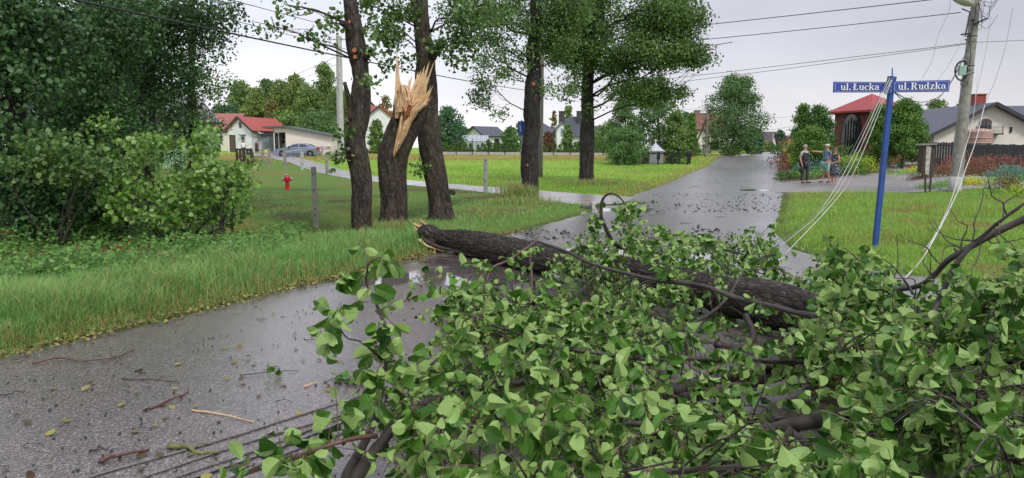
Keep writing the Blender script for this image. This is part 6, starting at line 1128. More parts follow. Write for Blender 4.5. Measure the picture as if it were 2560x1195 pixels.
for (a_, b_) in (((1346, 400), (1354, 60)), ((1352, 412), (1357, 60))):
    q0 = at(a_[0], a_[1], Y_) - p0; q0[2] = -.1; q1 = at(b_[0], b_[1], Y_) - p0; B = MB(); B.tube([q0 + (q1 - q0) * t / 11 for t in range(12)], np.linspace(.11, .08, 12), 12); B.build('leg', m_concd, wp, smooth=True)
B = MB(); [B.bar(at(1347, y_, Y_) - p0, at(1357, y_ - 2, Y_) - p0, .06) for y_ in (395, 345, 290, 250)]; B.build('brace', m_wood, wp)
WPT = at(1356, 75, Y_)
Y_ = 66; p0 = at(1764, 386, Y_); p0[2] = gz(p0[0], Y_); fp = pole('timber_pole', 'timber utility pole with slanting stay beside the big linden', p0, at(1769, 262, Y_), .10, .07, m_concd); B = MB(); q0 = at(1727, 378, 66) - p0; q0[2] = -.1; B.tube([q0, at(1767, 295, 66) - p0], .075, 8); B.build('stay', m_wood, fp); B = MB(); B.bar(at(1760, 262, Y_) - p0, at(1776, 260, Y_) - p0, .08); B.build('crossarm', m_concd, fp)
Y_ = 92; p0 = at(1995, 372, Y_); p0[2] = gz(p0[0], Y_); fp2 = pole('utility_pole', 'far T-topped pole with lamp arm left of the conifers', p0, at(1999, 287, Y_), .13, .10, m_concd); B = MB(); B.bar(at(1990, 288, Y_) - p0, at(2007, 287, Y_) - p0, .1); B.build('crossarm', m_concd, fp2); B = MB(); B.bar(at(1998, 296, Y_) - p0, at(1986, 293, Y_) - p0, .07, .07); B.build('lamp_arm', m_concl, fp2)
Y_ = 150; p0 = at(1931, 374, Y_); p0[2] = gz(p0[0], Y_); pole('utility_pole', 'thin pale pole far off between the dark roof and the orange house', p0, at(1933, 334, Y_), .12, .1, m_concl); Y_ = 50; p0 = at(2012, 350, Y_); p0[2] = gz(p0[0], Y_); pole('utility_pole', 'grey pole top just above the shaggy conifer', p0, at(2013, 256, Y_), .09, .075, m_concl)
# leaning concrete pole with lamp, cable coil and box
YP = 27.2; p0 = gp(2386, 484); p0 = at(2386, 484, YP); p0[2] = gz(p0[0], YP) - .05; pt = at(2449, -75, YP); lp = pole('lamp_pole', 'leaning concrete pole with globe lamp, cable coil and torn wires at the right', p0, pt, .225, .135, m_concrete, 28, cat='lamp pole')
B = MB(); c_ = (at(2388, 458, YP) - p0); B.tube([(0, 0, -.1), c_ * .5, c_ + [0, 0, .25]], [.235, .235, .228], 24); B.build('base_collar', m_concl, lp, smooth=True)
def onp(py, dx=0, dy=0.0): t = (484 - py) / (484 + 75); v = pt - p0; return v * t + np.array([dx * YP / FPX, dy, 0])
B = MB(); B.bar(onp(60, -10, -.2), onp(45, 24, -.2), .08, .05); B.bar(onp(97, -22, -.15), onp(98, -18, -.15), .05); B.tube([onp(22, -40, -.2), onp(30, -20, -.2), onp(60, -22, -.2), onp(90, -25, -.2)], .025, 8); B.tube([onp(85, -35, -.2), onp(82, -12, -.15)], .03, 8); B.tube([onp(50, -14, -.2), onp(48, 0, -.1)], .03, 8); B.build('bracket', m_blackmet, lp)
B = MB(); B.lathe(onp(104), [(.165, 0), (.168, .05)], 24); B.build('strap', m_moss, lp)
for y_ in (88, 162, 180): B = MB(); B.lathe(onp(y_), [(.176 + (y_ - 88) * .0002, 0), (.178 + (y_ - 88) * .0002, .02)], 24); B.build('strap', m_dark, lp)
lc_ = onp(2, -42, -.25); B = MB(); B.ell((0, 0, 0), (.46, .24, .17), 20, 12); o = B.build('lamp_globe', m_lampw, lp, smooth=True); o.location = list(lc_ + np.array([-.02, 0, .02])); o.rotation_euler = (0, R(24), 0); B = MB(); B.ell((0, 0, .03), (.47, .25, .13), 20, 12, warp=lambda V: np.where(V[:, 2:3] < 0, V * [1, 1, 0.02], V)); q = B.build('lamp_hood', m_lampw, lp, smooth=True); q.location = o.location; q.rotation_euler = (0, R(24), 0)
cc = onp(175, -26, -.26); B = MB()
for k in range(5): th = np.linspace(0, 2 * math.pi, 40); rr = .29 + .02 * (k % 3); B.tube([cc + np.array([rr * .72 * math.cos(t), .03 * math.sin(t * 2 + k) + k * .012, rr * 1.1 * math.sin(t)]) for t in th], .011, 6, cap=False)
B.build('cable_coil', m_cable, lp, smooth=True); B = MB(); B.box(cc + [-.03, -.07, .0], (.26, .12, .34)); o = B.build('junction_box', m_boxg, lp); bevel(o, .02)
B = MB(); B.tube([onp(178, 6, -.1), onp(180, -4, -.25), cc + [.15, -.05, -.1]], .018, 6); B.tube([onp(176, 3, -.15), cc + [.1, -.05, .22]], .015, 6); B.build('coil_bracket', m_steel, lp)
B = MB()
for k in range(14):
    s_ = onp(rng.uniform(0, 60), rng.uniform(-8, 10), -.2); e = onp(rng.uniform(-20, 60), rng.uniform(-30, 50), -.3); m_ = (s_ + e) / 2 + np.array([rng.uniform(-.2, .3), -.1, -rng.uniform(.1, .6)]); B.tube(curve([s_, m_, e], 14), .007, 5, cap=False)
B.tube(curve([onp(104, -10, -.1), onp(112, -12, -.25), onp(140, -6, -.2), onp(168, -8, -.2)], 12), .012, 6); B.tube(curve([cc + [0, 0, -.3], cc + [.0, 0, -.52], cc + [.22, 0, -.5], cc + [.25, 0, -.25]], 12), .012, 6)
B.tube(curve([onp(10, -6, -.2), onp(60, -10, -.22), onp(100, -12, -.2), onp(107, -14, -.2)], 12), .012, 6); B.build('loose_wires', m_cable, lp)
# ================================================================= STREET SIGN
g0 = gp(2187, 615); YS = g0[1]; sb = np.array([g0[0], YS, gz(g0[0], YS)]); sg = thing('street_sign', 'leaning blue street sign post with two long name plates and one edge-on plate', 'street sign', sb); pt_ = at(2222, 232, YS) - sb; pt2 = at(2230, 196, YS) - sb; wpst = 11.8 * YS / FPX
B = MB(); B.bar((0, 0, -.1), pt2, wpst, wpst); o = B.build('post', m_pblue, sg); bevel(o, .008); B = MB(); B.bar(pt_ + [0, 0, -.02], pt2 + [0, 0, .03], wpst * 1.35, wpst * 1.3); cl_ = B.build('clamp', m_pblue, sg)
for q_ in (.03, .10, .17): B = MB(); B.lathe(pt_ + [0, -wpst * .66, q_], [(.012, 0), (.012, .014)], 6, 'y'); B.build('bolt', m_steel, cl_)
def ring(cx, cy, a_, b_, t, s_, t0, t1, n=14):
    th = np.radians(np.linspace(t0, t1, n)); o_ = [(cx + a_ * math.cos(q), cy + b_ * math.sin(q)) for q in th]; i_ = [(cx + (a_ - t) * math.cos(q), cy + (b_ - s_) * math.sin(q)) for q in th]
    return [[o_[k], o_[k + 1], i_[k + 1], i_[k]] for k in range(n - 1)]
def bx(x0, y0, x1, y1): return [[(x0, y0), (x1, y0), (x1, y1), (x0, y1)]]
GL = {'u': (.62, bx(.08, .12, .22, .5) + bx(.0, .455, .10, .5) + bx(.38, .0, .52, .5) + bx(.30, .455, .39, .5) + bx(.51, .0, .60, .045) + ring(.27, .17, .19, .18, .13, .06, 180, 330)),
 'l': (.34, bx(.08, .0, .22, .74) + bx(.0, .695, .09, .74) + bx(.0, .0, .09, .045) + bx(.21, .0, .30, .045)), '.': (.26, bx(.06, .0, .20, .14)), ' ': (.16, []),
 'Ł': (.68, bx(.12, .0, .28, .72) + bx(.02, .672, .13, .72) + bx(.27, .672, .38, .72) + bx(.02, .0, .13, .05) + bx(.27, .0, .60, .06) + bx(.54, .05, .60, .22) + [[(.0, .27), (.0, .34), (.42, .50), (.42, .43)]]),
 'c': (.50, ring(.26, .25, .25, .26, .14, .05, 55, 315) + bx(.36, .33, .46, .43)), 'k': (.66, bx(.08, .0, .22, .74) + bx(.0, .695, .09, .74) + bx(.0, .0, .09, .045) + bx(.21, .0, .28, .045) + [[(.21, .20), (.21, .27), (.46, .5), (.54, .5)], [(.28, .30), (.36, .36), (.60, .0), (.44, .0)]] + bx(.38, .455, .60, .5) + bx(.40, .0, .64, .045)),
 'a': (.58, bx(.32, .05, .46, .38) + bx(.45, .0, .55, .05) + ring(.24, .36, .22, .15, .13, .05, 10, 160) + ring(.22, .15, .20, .155, .13, .05, 70, 300) + bx(.05, .33, .15, .42)),
 'R': (.82, bx(.10, .0, .26, .72) + bx(.0, .672, .11, .72) + bx(.0, .0, .11, .05) + bx(.25, .0, .36, .05) + ring(.38, .535, .24, .19, .16, .055, -90, 90) + bx(.25, .67, .385, .72) + bx(.25, .345, .385, .40) + [[(.34, .35), (.48, .35), (.68, .0), (.52, .0)]] + bx(.66, .0, .78, .05)),
 'd': (.64, bx(.36, .0, .50, .74) + bx(.27, .695, .37, .74) + bx(.49, .0, .60, .045) + ring(.25, .25, .24, .26, .14, .05, 35, 325)), 'z': (.54, bx(.04, .445, .48, .5) + bx(.04, .0, .50, .055) + bx(.04, .36, .085, .45) + bx(.455, .05, .50, .15) + [[(.04, .05), (.20, .05), (.48, .45), (.32, .45)]])}
def lettering(txt, size, parent):
    W_ = sum(GL[c_][0] for c_ in txt); x0 = -W_ / 2; B = MB(); k = 0
    for c_ in txt:
        for q in GL[c_][1]: B.prism([((x0 + a_) * size, -.0006 * (k % 5), (b_ - .34) * size) for a_, b_ in q], (0, .004, 0)); k += 1
        x0 += GL[c_][0]
    return B.build('lettering', m_letter, parent)
def plate(c4, txt, size, tpx, tpy, nm='name_plate'):
    P = [at(a_, b_, YS - .06 + (c_ if c_ else 0)) - sb for a_, b_, c_ in c4]; B = MB(); B.prism(P, (0, .03, 0)); o = B.build(nm, m_sign, sg)
    c = sum(P) / 4; B = MB(); Pi = [c + (p - c) * np.array([.955, 1, .80]) for p in P]; yv = np.array([0, -.004, 0])
    ch_ = .018; poly = []
    for i in range(4):
        a_, p, n_ = Pi[i - 1], Pi[i], Pi[(i + 1) % 4]; poly += [p + unit(a_ - p) * ch_, p + unit(n_ - p) * ch_]
    for i in range(8): B.bar(poly[i] + yv, poly[(i + 1) % 8] + yv, .0045, .003)
    B.build('border_line', m_letter, o)
    cc_ = at(tpx, tpy, YS - .065) - sb; d = P[1] - P[0]; to = lettering(txt, size, o); to.location = list(cc_ + np.array([0, -.006, 0])); to.rotation_euler = (0, -math.atan2(d[2], d[0]), 0); return o, to
_, t1 = plate([(2084, 231, 0), (2217, 231, 0), (2218, 205, 0), (2085, 204, 0)], 'ul. Łucka', .150, 2150, 217.5)
_, t2 = plate([(2232, 231, 0), (2373, 229, 0), (2375, 200, 0), (2234, 203, 0)], 'ul. Rudzka', .155, 2305, 215.5)
B = MB(); a_ = at(2229, 198, YS - .1) - sb; b2 = at(2229, 170, YS - .1) - sb; B.prism([a_, a_ + [.49, .95, 0], b2 + [.50, .95, .0], b2 + [.0, 0, .0]], (.02, 0, 0)); B.build('name_plate', m_sign, sg)
# ================================================================= NOTICE STAND, SIGN, SMALL THINGS
Yn = 27.4; n0 = at(2322, 480, Yn); n0[2] = gz(n0[0], Yn); ns_ = thing('notice_stand', 'weathered dark timber stand holding a torn pale notice sheet beside the concrete pole', 'notice board', n0); s = Yn / FPX
for (xa, xb) in ((2315, 2313), (2325, 2328)): B = MB(); B.bar(at(xa - 1, 482, Yn) - n0 - [0, 0, .1], at(xb, 432, Yn) - n0, .05); B.build('leg', m_wood, ns_)
B = MB(); B.prism([at(2305, 430, Yn) - n0, at(2313, 433, Yn) - n0, at(2316, 364, Yn) - n0, at(2310, 364, Yn) - n0], (0, .35, 0)); B.build('side_board', m_wood, ns_); B = MB(); B.prism([at(2322, 433, Yn) - n0, at(2334, 433, Yn) - n0, at(2340, 362, Yn) - n0, at(2329, 362, Yn) - n0], (0, .35, 0)); B.build('side_board', m_wood, ns_)
B = MB(); B.prism([at(2313, 436, Yn - .03) - n0, at(2322, 436, Yn - .03) - n0, at(2329, 364, Yn - .03) - n0, at(2316, 364, Yn - .03) - n0], (0, .03, 0)); B.build('notice_sheet', m_paper, ns_); B = MB(); B.prism([at(2308, 363, Yn - .1) - n0, at(2344, 362, Yn - .1) - n0, at(2342, 358.5, Yn - .1) - n0, at(2310, 359.5, Yn - .1) - n0], (0, .55, 0)); B.build('cap_board', m_concrete, ns_)
Yb = 28; b0 = at(1304, 420, Yb); b0[2] = gz(b0[0], Yb); bs = thing('road_sign', 'blue rectangular road sign with white figure half hidden by the thickest dark trunk', 'road sign', b0); B = MB(); B.tube([(0, 0, -.1), (0, 0, at(1304, 300, Yb)[2] - b0[2])], .03, 10); B.build('pole', m_steel, bs); B = MB(); c_ = at(1308, 321, Yb - .05) - b0; B.box(c_, (.40, .02, .54)); pl_ = B.build('panel', m_sign, bs); B = MB(); B.tube(curve([c_ + [-.14, -.02, .05], c_ + [-.10, -.02, .02], c_ + [-.12, -.02, -.04], c_ + [-.07, -.02, -.10]], 8), .012, 5); B.ell(c_ + [-.12, -.02, .09], (.022, .01, .022), 10, 8); B.build('pictogram', m_letter, pl_)
c_ = gp(1491, 522); cb = thing('culvert_block', 'small white concrete culvert head at the edge of the side drive', 'kerb block', c_, R(20)); B = MB(); B.box((0, 0, .09), (.36, .16, .22)); o = B.build('block', m_concl, cb); bevel(o, .02); B = MB(); B.box((-.30, .02, .045), (.32, .14, .10)); o = B.build('slab', m_stone, cb); bevel(o, .02)
gt = thing('timber_gate', 'old dark timber gate frame with slanting rail where the drive meets the wood', 'gate', (wx(615, 60), 60, gz(wx(615, 60), 60))); s = 60 / FPX; B = MB()
for (xa, h_, xb) in ((-22, 42, -22), (-14, 40, -14), (-5, 40, -4), (5, 42, 4)): B = MB(); B.bar((xa * s, 0, -.1), (xb * s, 0, h_ * s * .95), .16); B.build('upright', m_wood, gt)
B = MB(); B.bar((20 * s, 0, -.1), (12 * s, 0, 40 * s), .24); B.build('upright', m_wood, gt); B = MB(); B.bar((-26 * s, 0, 38 * s), (14 * s, 0, 37 * s), .14, .12); B.build('rail', m_dark, gt); B = MB(); B.bar((-26 * s, .02, 20 * s), (14 * s, .02, 20 * s), .09); B.build('rail', m_wood, gt); B = MB(); B.tube(curve([(-34 * s, -.1, 2 * s), (-14 * s, -.1, 8 * s), (2 * s, -.1, 18 * s), (12 * s, -.1, 30 * s)], 10), .06, 6); B.build('slanting_rail', m_wood, gt)
ysk = thing('sack', 'bulging yellow sack lying before the grey metal garage doors', 'sack', (wx(666, 88), 88, gz(wx(666, 88), 88))); B = MB(); B.ell((0, 0, .24), (.36, .28, .28), 18, 12, warp=lambda V: V * (1 + .18 * (vnoise(V, 2.2, 3) - .5))[:, None]); B.ell((.32, 0, .26), (.28, .25, .26), 18, 12, warp=lambda V: V * (1 + .2 * (vnoise(V, 2.5, 5) - .5))[:, None]); B.build('bag', m_yelsack, ysk, smooth=True); B = MB(); B.lathe((-.32, 0, .38), [(.05, 0), (.02, .05), (.06, .1)], 8); B.build('tied_neck', m_yelsack, ysk)
bn = thing('bench', 'pale wooden bench against the shed behind the car boot', 'bench', (wx(812, 84), 84, gz(wx(812, 84), 84))); B = MB(); [B.box((0, y_, .42), (1.5, .1, .04)) for y_ in (-.2, -.08, .04)]; B.build('seat', m_bench, bn); B = MB(); [B.box((0, .16, z_), (1.5, .03, .1)) for z_ in (.6, .75, .9)]; B.build('backrest', m_bench, bn)
for x_ in (-.65, .65): B = MB(); B.box((x_, 0, .2), (.06, .35, .4)); B.build('leg', m_concd, bn)
B = MB()
bp = thing('brushwood_pile', 'loose heap of reddish brushwood beside the red-roofed white house', 'brushwood', (wx(935, 88), 88, gz(wx(935, 88), 88)))
for i in range(150): a_ = np.array([rng.uniform(-1.3, 1.3), rng.uniform(-.5, .5), 0]); hh = .9 * (1 - abs(a_[0]) / 1.5); a_[2] = rng.uniform(0, max(.1, hh)); b_ = a_ + unit(rng.normal(size=3) * [1, .5, .35]) * rng.uniform(.4, 1); b_[2] = max(.02, b_[2]); B.tube([a_, (a_ + b_) / 2 + rng.normal(size=3) * .04, b_], rng.uniform(.012, .035), 5)
B.build('sticks', m_brush, bp)
# ================================================================= PEOPLE
def skin_mesh(name, J, E, Rd, mat, parent, sub=1):
    me = bpy.data.meshes.new(name); me.from_pydata([tuple(map(float, v)) for v in J], E, []); o = bpy.data.objects.new(name, me); col.objects.link(o); o.parent = parent
    o.modifiers.new('skin', 'SKIN'); sv = me.skin_vertices[0].data
    for i, r in enumerate(Rd): sv[i].radius = (r if isinstance(r, tuple) else (r, r)); sv[i].use_root = (i == 0)
    m = o.modifiers.new('sub', 'SUBSURF'); m.levels = sub; m.render_levels = sub; me.materials.append(mat); return o
def person(label, loc, rz, J, hgt=1.75, shirt=None, sleeve=.5, vest=None, legs=None, leg_to='ankle', skirt=None, shoes=m_shoe, hair=None, hat=None, belly=1.0, long_hair=False, group=None):
    root = thing('person', label, 'person', loc, rz, group); k = hgt / 1.75; root.scale = (k, k, k)
    B_ = dict(pelvis=(0, 0, .95), waist=(0, -.01, 1.10), chest=(0, 0, 1.28), neckb=(0, .01, 1.43), neck=(0, 0, 1.50), jaw=(0, -.02, 1.565), head=(0, -.01, 1.645), crown=(0, .005, 1.715),
              shl=(.18, 0, 1.40), ell=(.23, .03, 1.13), wrl=(.24, -.04, .89), shr=(-.18, 0, 1.40), elr=(-.23, .03, 1.13), wrr=(-.24, -.04, .89), hil=(.10, 0, .90), knl=(.11, -.02, .50), anl=(.12, .02, .10), tol=(.13, -.14, .045), hir=(-.10, 0, .90), knr=(-.11, -.02, .50), anr=(-.12, .02, .10), tor=(-.13, -.14, .045)); B_.update(J)
    names = list(B_); V = [np.array(B_[n], float) for n in names]; ix = {n: i for i, n in enumerate(names)}
    rad = dict(pelvis=(.155 * belly, .12 * belly), waist=(.145 * belly, .115 * belly), chest=(.165, .115), neckb=.075, neck=.055, jaw=(.062, .070), head=(.078, .095), crown=(.058, .07), shl=.058, ell=.042, wrl=.028, shr=.058, elr=.042, wrr=.028, hil=.088, knl=.058, anl=.038, tol=.032, hir=.088, knr=.058, anr=.038, tor=.032); Rd = [rad[n] for n in names]
    E = [('pelvis', 'waist'), ('waist', 'chest'), ('chest', 'neckb'), ('neckb', 'neck'), ('neck', 'jaw'), ('jaw', 'head'), ('head', 'crown'), ('neckb', 'shl'), ('shl', 'ell'), ('ell', 'wrl'), ('neckb', 'shr'), ('shr', 'elr'), ('elr', 'wrr'), ('pelvis', 'hil'), ('hil', 'knl'), ('knl', 'anl'), ('anl', 'tol'), ('pelvis', 'hir'), ('hir', 'knr'), ('knr', 'anr'), ('anr', 'tor')]
    E = [(ix[a_], ix[b_]) for a_, b_ in E]
    for s in 'lr':
        w_, e_ = V[ix['wr' + s]], V[ix['el' + s]]; d = unit(w_ - e_); side = unit(np.cross(d, [1, 0, 0])) if abs(d[0]) < .8 else np.array([0, 0, 1.]); pi = len(V); V.append(w_ + d * .07); Rd.append((.036, .02)); E.append((ix['wr' + s], pi))
        for f in range(4): V.append(w_ + d * (.10) + side * (f - 1.5) * .02); Rd.append(.009); V.append(w_ + d * (.15 + .012 * (1 - abs(f - 1.3))) + side * (f - 1.5) * .022 + np.array([0, -.01, -.005])); Rd.append(.008); E += [(pi, len(V) - 2), (len(V) - 2, len(V) - 1)]
        V.append(w_ + d * .05 + side * .035); Rd.append(.010); V.append(w_ + d * .095 + side * .05); Rd.append(.009); E += [(pi, len(V) - 2), (len(V) - 2, len(V) - 1)]
    skin_mesh('body', V, E, Rd, m_skin, root)
    P = lambda n: np.array(B_[n], float); hd = P('head'); B = MB(); fw = unit(hd * [1, 1, 0] - P('neck') * [1, 1, 0] + np.array([0, -.12, 0])); sd_ = np.array([-fw[1], fw[0], 0])
    B.ell(hd + fw * .098 - [0, 0, .01], (.014, .02, .022), 8, 6)
    for s in (-1, 1): B.ell(hd + sd_ * s * .084 - [0, 0, .005], (.012, .02, .032), 8, 6)
    o = B.build('nose_and_ears', m_skin, root, smooth=True); B = MB()
    for s in (-1, 1): B.ell(hd + fw * .086 + sd_ * s * .032 + [0, 0, .012], (.012, .008, .007), 8, 6)
    B.ell(hd + fw * .085 - [0, 0, .055], (.026, .008, .005), 8, 6); B.build('eyes_and_mouth', m_hairb, root)
    if hair: B = MB(); B.ell(hd + [0, .018, .022], (.088, .105, .092), 16, 12, warp=lambda Q: np.where((Q[:, 1:2] < -.35) & (Q[:, 2:3] < .45), Q * .86, Q) * np.where(Q[:, 2:3] < -.3, [.92, .9, .8], 1)); (B.ell(hd + [0, .10, -.03], (.05, .05, .08), 12, 8) if long_hair else None); B.build('hair', hair, root, smooth=True)
    if hat: B = MB(); B.lathe(hd + [0, 0, .03], [(.105, 0), (.108, .05), (.09, .095), (.03, .105)], 16); B.box(hd + fw * .14 + [0, 0, .035], (.15, .15, .012), rz=math.atan2(fw[1], fw[0]) + math.pi / 2); B.build('cap', hat, root, smooth=True)
    def shell(nm, ns, es, gr, mat, sub=1): skin_mesh(nm, [P(n) if isinstance(n, str) else n[1] for n in ns], es, gr, mat, root, sub)
    if shirt:
        el = lambda s: P('sh' + s) + (P('el' + s) - P('sh' + s)) * sleeve
        shell('shirt', ['pelvis', 'waist', 'chest', 'neckb', 'shl', ('', el('l')), 'shr', ('', el('r'))], [(0, 1), (1, 2), (2, 3), (3, 4), (4, 5), (3, 6), (6, 7)], [(.170 * belly, .135 * belly), (.163 * belly, .133 * belly), (.182, .130), .085, .072, .066, .072, .066], shirt)
    if vest: shell('vest', ['pelvis', 'waist', 'chest', 'neckb', ('', P('shl') * [.78, 1, 1]), ('', P('shr') * [.78, 1, 1])], [(0, 1), (1, 2), (2, 3), (3, 4), (3, 5)], [(.182 * belly, .150 * belly), (.180 * belly, .150 * belly), (.198, .146), .09, .07, .07], vest)
    if legs:
        t = {'ankle': .97, 'knee': .92}[leg_to]; E3 = []; ns = ['pelvis']; gr = [(.165 * belly, .128 * belly)]
        for s in 'lr':
            i0 = len(ns); ns += ['hi' + s]; gr += [.105]; E3 += [(0, i0)]
            if leg_to == 'ankle': ns += ['kn' + s, ('', P('an' + s) + [0, 0, .01])]; gr += [.082, .070]; E3 += [(i0, i0 + 1), (i0 + 1, i0 + 2)]
            else: ns += [('', P('hi' + s) + (P('kn' + s) - P('hi' + s)) * 1.02)]; gr += [.105]; E3 += [(i0, i0 + 1)]
        shell('trousers' if leg_to == 'ankle' else 'shorts', ns, E3, gr, legs)
    if skirt: B = MB(); B.lathe((0, P('pelvis')[1], 0), [(.225, .46), (.235, .55), (.225, .75), (.20, .95), (.185, 1.08), (.175, 1.2)], 22); B.V[-1] *= [1, .85, 1]; B.build('dress', skirt, root, smooth=True)
    if shoes:
        for s in 'lr': a_, t_ = P('an' + s), P('to' + s); B = MB(); c_ = (a_ * .45 + t_ * .55); d = t_ - a_; B.ell((0, 0, 0), (.052, .14, .045), 14, 8, warp=lambda Q: np.where(Q[:, 2:3] < -.5, Q * [1, 1, .6], Q)); o = B.build('shoe', shoes, root, smooth=True); o.location = (c_[0], c_[1], .045); o.rotation_euler = (0, 0, math.atan2(d[1], d[0]) + math.pi / 2)
    return root
def pl(px, py): g0 = gp(px, py); return (g0[0], g0[1], float(H(g0[0], g0[1])) + .012)
p_ = person('grey-haired man in navy vest and charcoal trousers holding a dark bag', pl(2009, 461), R(22), dict(elr=(-.25, .02, 1.14), wrr=(-.245, -.08, .90), ell=(.22, .10, 1.15), wrl=(.14, -.02, .98), anr=(-.10, .03, .10), tor=(-.10, -.12, .045), anl=(.16, .0, .10), tol=(.24, -.13, .045), hil=(.10, 0, .90), knl=(.15, -.05, .50)), 1.78, m_mint, .55, m_navy, m_trou, hair=m_hairg, belly=1.12)
g0 = pl(1999, 461); bg_ = thing('bag', 'dark bag hanging from the hand of the man in the navy vest', 'bag', (g0[0] + .02, g0[1] - .12, g0[2] + .50)); B = MB(); B.ell((0, 0, .12), (.13, .07, .16), 14, 10, warp=lambda Q: Q * (1 + .15 * (vnoise(Q, 2, 2) - .5))[:, None]); B.build('bag_body', m_bag, bg_, smooth=True); B = MB(); B.tube(curve([(-.07, 0, .24), (0, 0, .36), (.07, 0, .24)], 8), .01, 6); B.build('handle', m_bag, bg_)
person('man in cream cap, dusty blue tee and pale shorts, pointing left with his outstretched arm', pl(2064, 462), R(-70), dict(shr=(-.17, -.06, 1.42), elr=(-.14, -.36, 1.42), wrr=(-.12, -.62, 1.44), ell=(.22, .06, 1.16), wrl=(.20, -.12, .98), anr=(-.11, -.10, .10), tor=(-.12, -.26, .045), anl=(.12, .10, .10), tol=(.13, -.05, .045), waist=(0, -.05, 1.10)), 1.74, m_bluet, .55, None, m_shorts, 'knee', hair=m_hairg, hat=m_capw, belly=1.2)
person('woman in black floral sleeveless dress with folded hands, standing right of the pointing man', pl(2084, 465), R(-58), dict(elr=(-.24, -.02, 1.14), wrr=(-.06, -.24, 1.06), ell=(.24, -.02, 1.14), wrl=(.06, -.25, 1.02), head=(0, -.03, 1.64), anr=(-.08, .0, .10), anl=(.09, .02, .10)), 1.62, m_floral, .05, None, None, skirt=m_floral, hair=m_hairb, shoes=None, belly=1.28, long_hair=True)
def pl2(px, Y_): x = wx(px, Y_); return (x, Y_, gz(x, Y_))
person('distant person in a white shirt behind the old timber gate', pl2(610, 74), R(10), dict(), 1.7, m_letter, .6, None, m_trou, hair=m_hairg)
person('distant person in a dark dress standing before the white garage', pl2(643, 82), R(-20), dict(elr=(-.30, .0, 1.20), wrr=(-.10, -.16, 1.30)), 1.62, m_bag, .3, None, None, skirt=m_bag, hair=m_hairb, shoes=m_shoe, belly=1.1)
# ================================================================= CAR AND VAN
Yc = 77.0; cx_ = wx(746, Yc); car = thing('parked_car', 'steel-blue saloon car parked side-on before the cream shed', 'car', (cx_, Yc, gz(cx_, Yc) + .02), R(4)); 
def yside(z): return .86 - max(0, z - .92) * .50 - max(0, .35 - z) * .25
def side_mesh(prof, yf, off=0.0): 
    B = MB(); n = len(prof); V = [(x, -(yf(z) + off), z) for x, z in prof] + [(x, (yf(z) + off), z) for x, z in prof]; B.add(V, quads=[[i, (i + 1) % n, n + (i + 1) % n, n + i] for i in range(n)], ngons=[list(range(n)), list(range(n, 2 * n))[::-1]]); return B
low = [(-2.26, .22), (-2.34, .34), (-2.35, .52), (-2.28, .66), (-2.0, .76), (-1.5, .86), (-1.05, .93), (0, .97), (1.2, 1.0), (1.75, 1.03), (2.2, 1.0), (2.33, .88), (2.36, .62), (2.34, .36), (2.24, .24), (1.85, .2), (1.0, .18), (-1.0, .18), (-1.8, .2)]
o = side_mesh(low, yside).build('body', m_carp, car, smooth=False); bevel(o, .05, 3, 30)
cab = [(-1.15, .90), (-.75, 1.12), (-.30, 1.31), (.0, 1.37), (.5, 1.40), (.9, 1.36), (1.30, 1.24), (1.80, 1.03), (1.85, .95)]
o = side_mesh(cab, yside).build('cabin', m_carp, car); bevel(o, .03, 3, 20)
for s in (-1, 1):
    for prof in ([(-.84, 1.00), (-.35, 1.25), (.05, 1.315), (.22, 1.325), (.22, 1.0)], [(.30, 1.0), (.30, 1.325), (.75, 1.30), (1.05, 1.22), (1.12, 1.16), (.98, 1.01)], [(1.06, 1.02), (1.18, 1.15), (1.32, 1.13), (1.45, 1.04)]):
        B = MB(); n = len(prof); V = [(x, s * (yside(z) + .012), z) for x, z in prof] + [(x, s * (yside(z) - .01), z) for x, z in prof]; B.add(V, quads=[[i, (i + 1) % n, n + (i + 1) % n, n + i] for i in range(n)], ngons=[list(range(n)), list(range(n, 2 * n))[::-1]]); B.build('side_window', m_glass, car)
    for x_ in (-1.42, 1.38):
        B = MB(); B.lathe((x_, s * .80, .33), [(.365, -.09), (.365, .072)], 28, 'y'); B.build('wheel_arch', m_dark, car); B = MB(); B.lathe((x_, s * .79, .32), [(.25, -.1), (.315, -.09), (.32, 0), (.315, .09), (.25, .1)], 28, 'y'); w_ = B.build('wheel', m_tyre, car, smooth=False); B = MB(); yy = s * .79
        for q in range(5): a_ = q * 2 * math.pi / 5; B.bar((x_, yy + s * .11, .32), (x_ + .2 * math.cos(a_), yy + s * .105, .32 + .2 * math.sin(a_)), .07, .03)
        B.lathe((x_, yy + s * .07, .32), [(.215, -.01), (.215, .03)], 24, 'y'); B.lathe((x_, yy + s * .11, .32), [(.05, -.02), (.05, .02)], 12, 'y'); B.build('rim', m_rim, w_)
    B = MB(); B.ell((-.72, s * .95, 1.02), (.09, .1, .07), 12, 8); B.build('wing_mirror', m_dark, car, smooth=True); B = MB(); B.box((2.20, s * .74, .86), (.32, .30, .22)); o = B.build('tail_lamp', m_tail, car); bevel(o, .02); B = MB(); B.box((-2.14, s * .68, .62), (.28, .30, .14)); o = B.build('headlight', m_headl, car); bevel(o, .03)
    B = MB(); B.box((-.30, s * .872, .55), (.012, .012, .75)); B.box((.62, s * .872, .55), (.012, .012, .75)); B.box((0.05, s * .874, .88), (2.5, .01, .012)); B.build('door_seam', m_dark, car); B = MB(); B.box((.12, s * .885, .86), (.16, .03, .03)); B.box((.95, s * .885, .86), (.16, .03, .03)); B.build('door_handle', m_carp, car)
    B = MB(); B.box((0, s * .862, .30), (3.2, .04, .06)); B.build('sill_trim', m_dark, car)
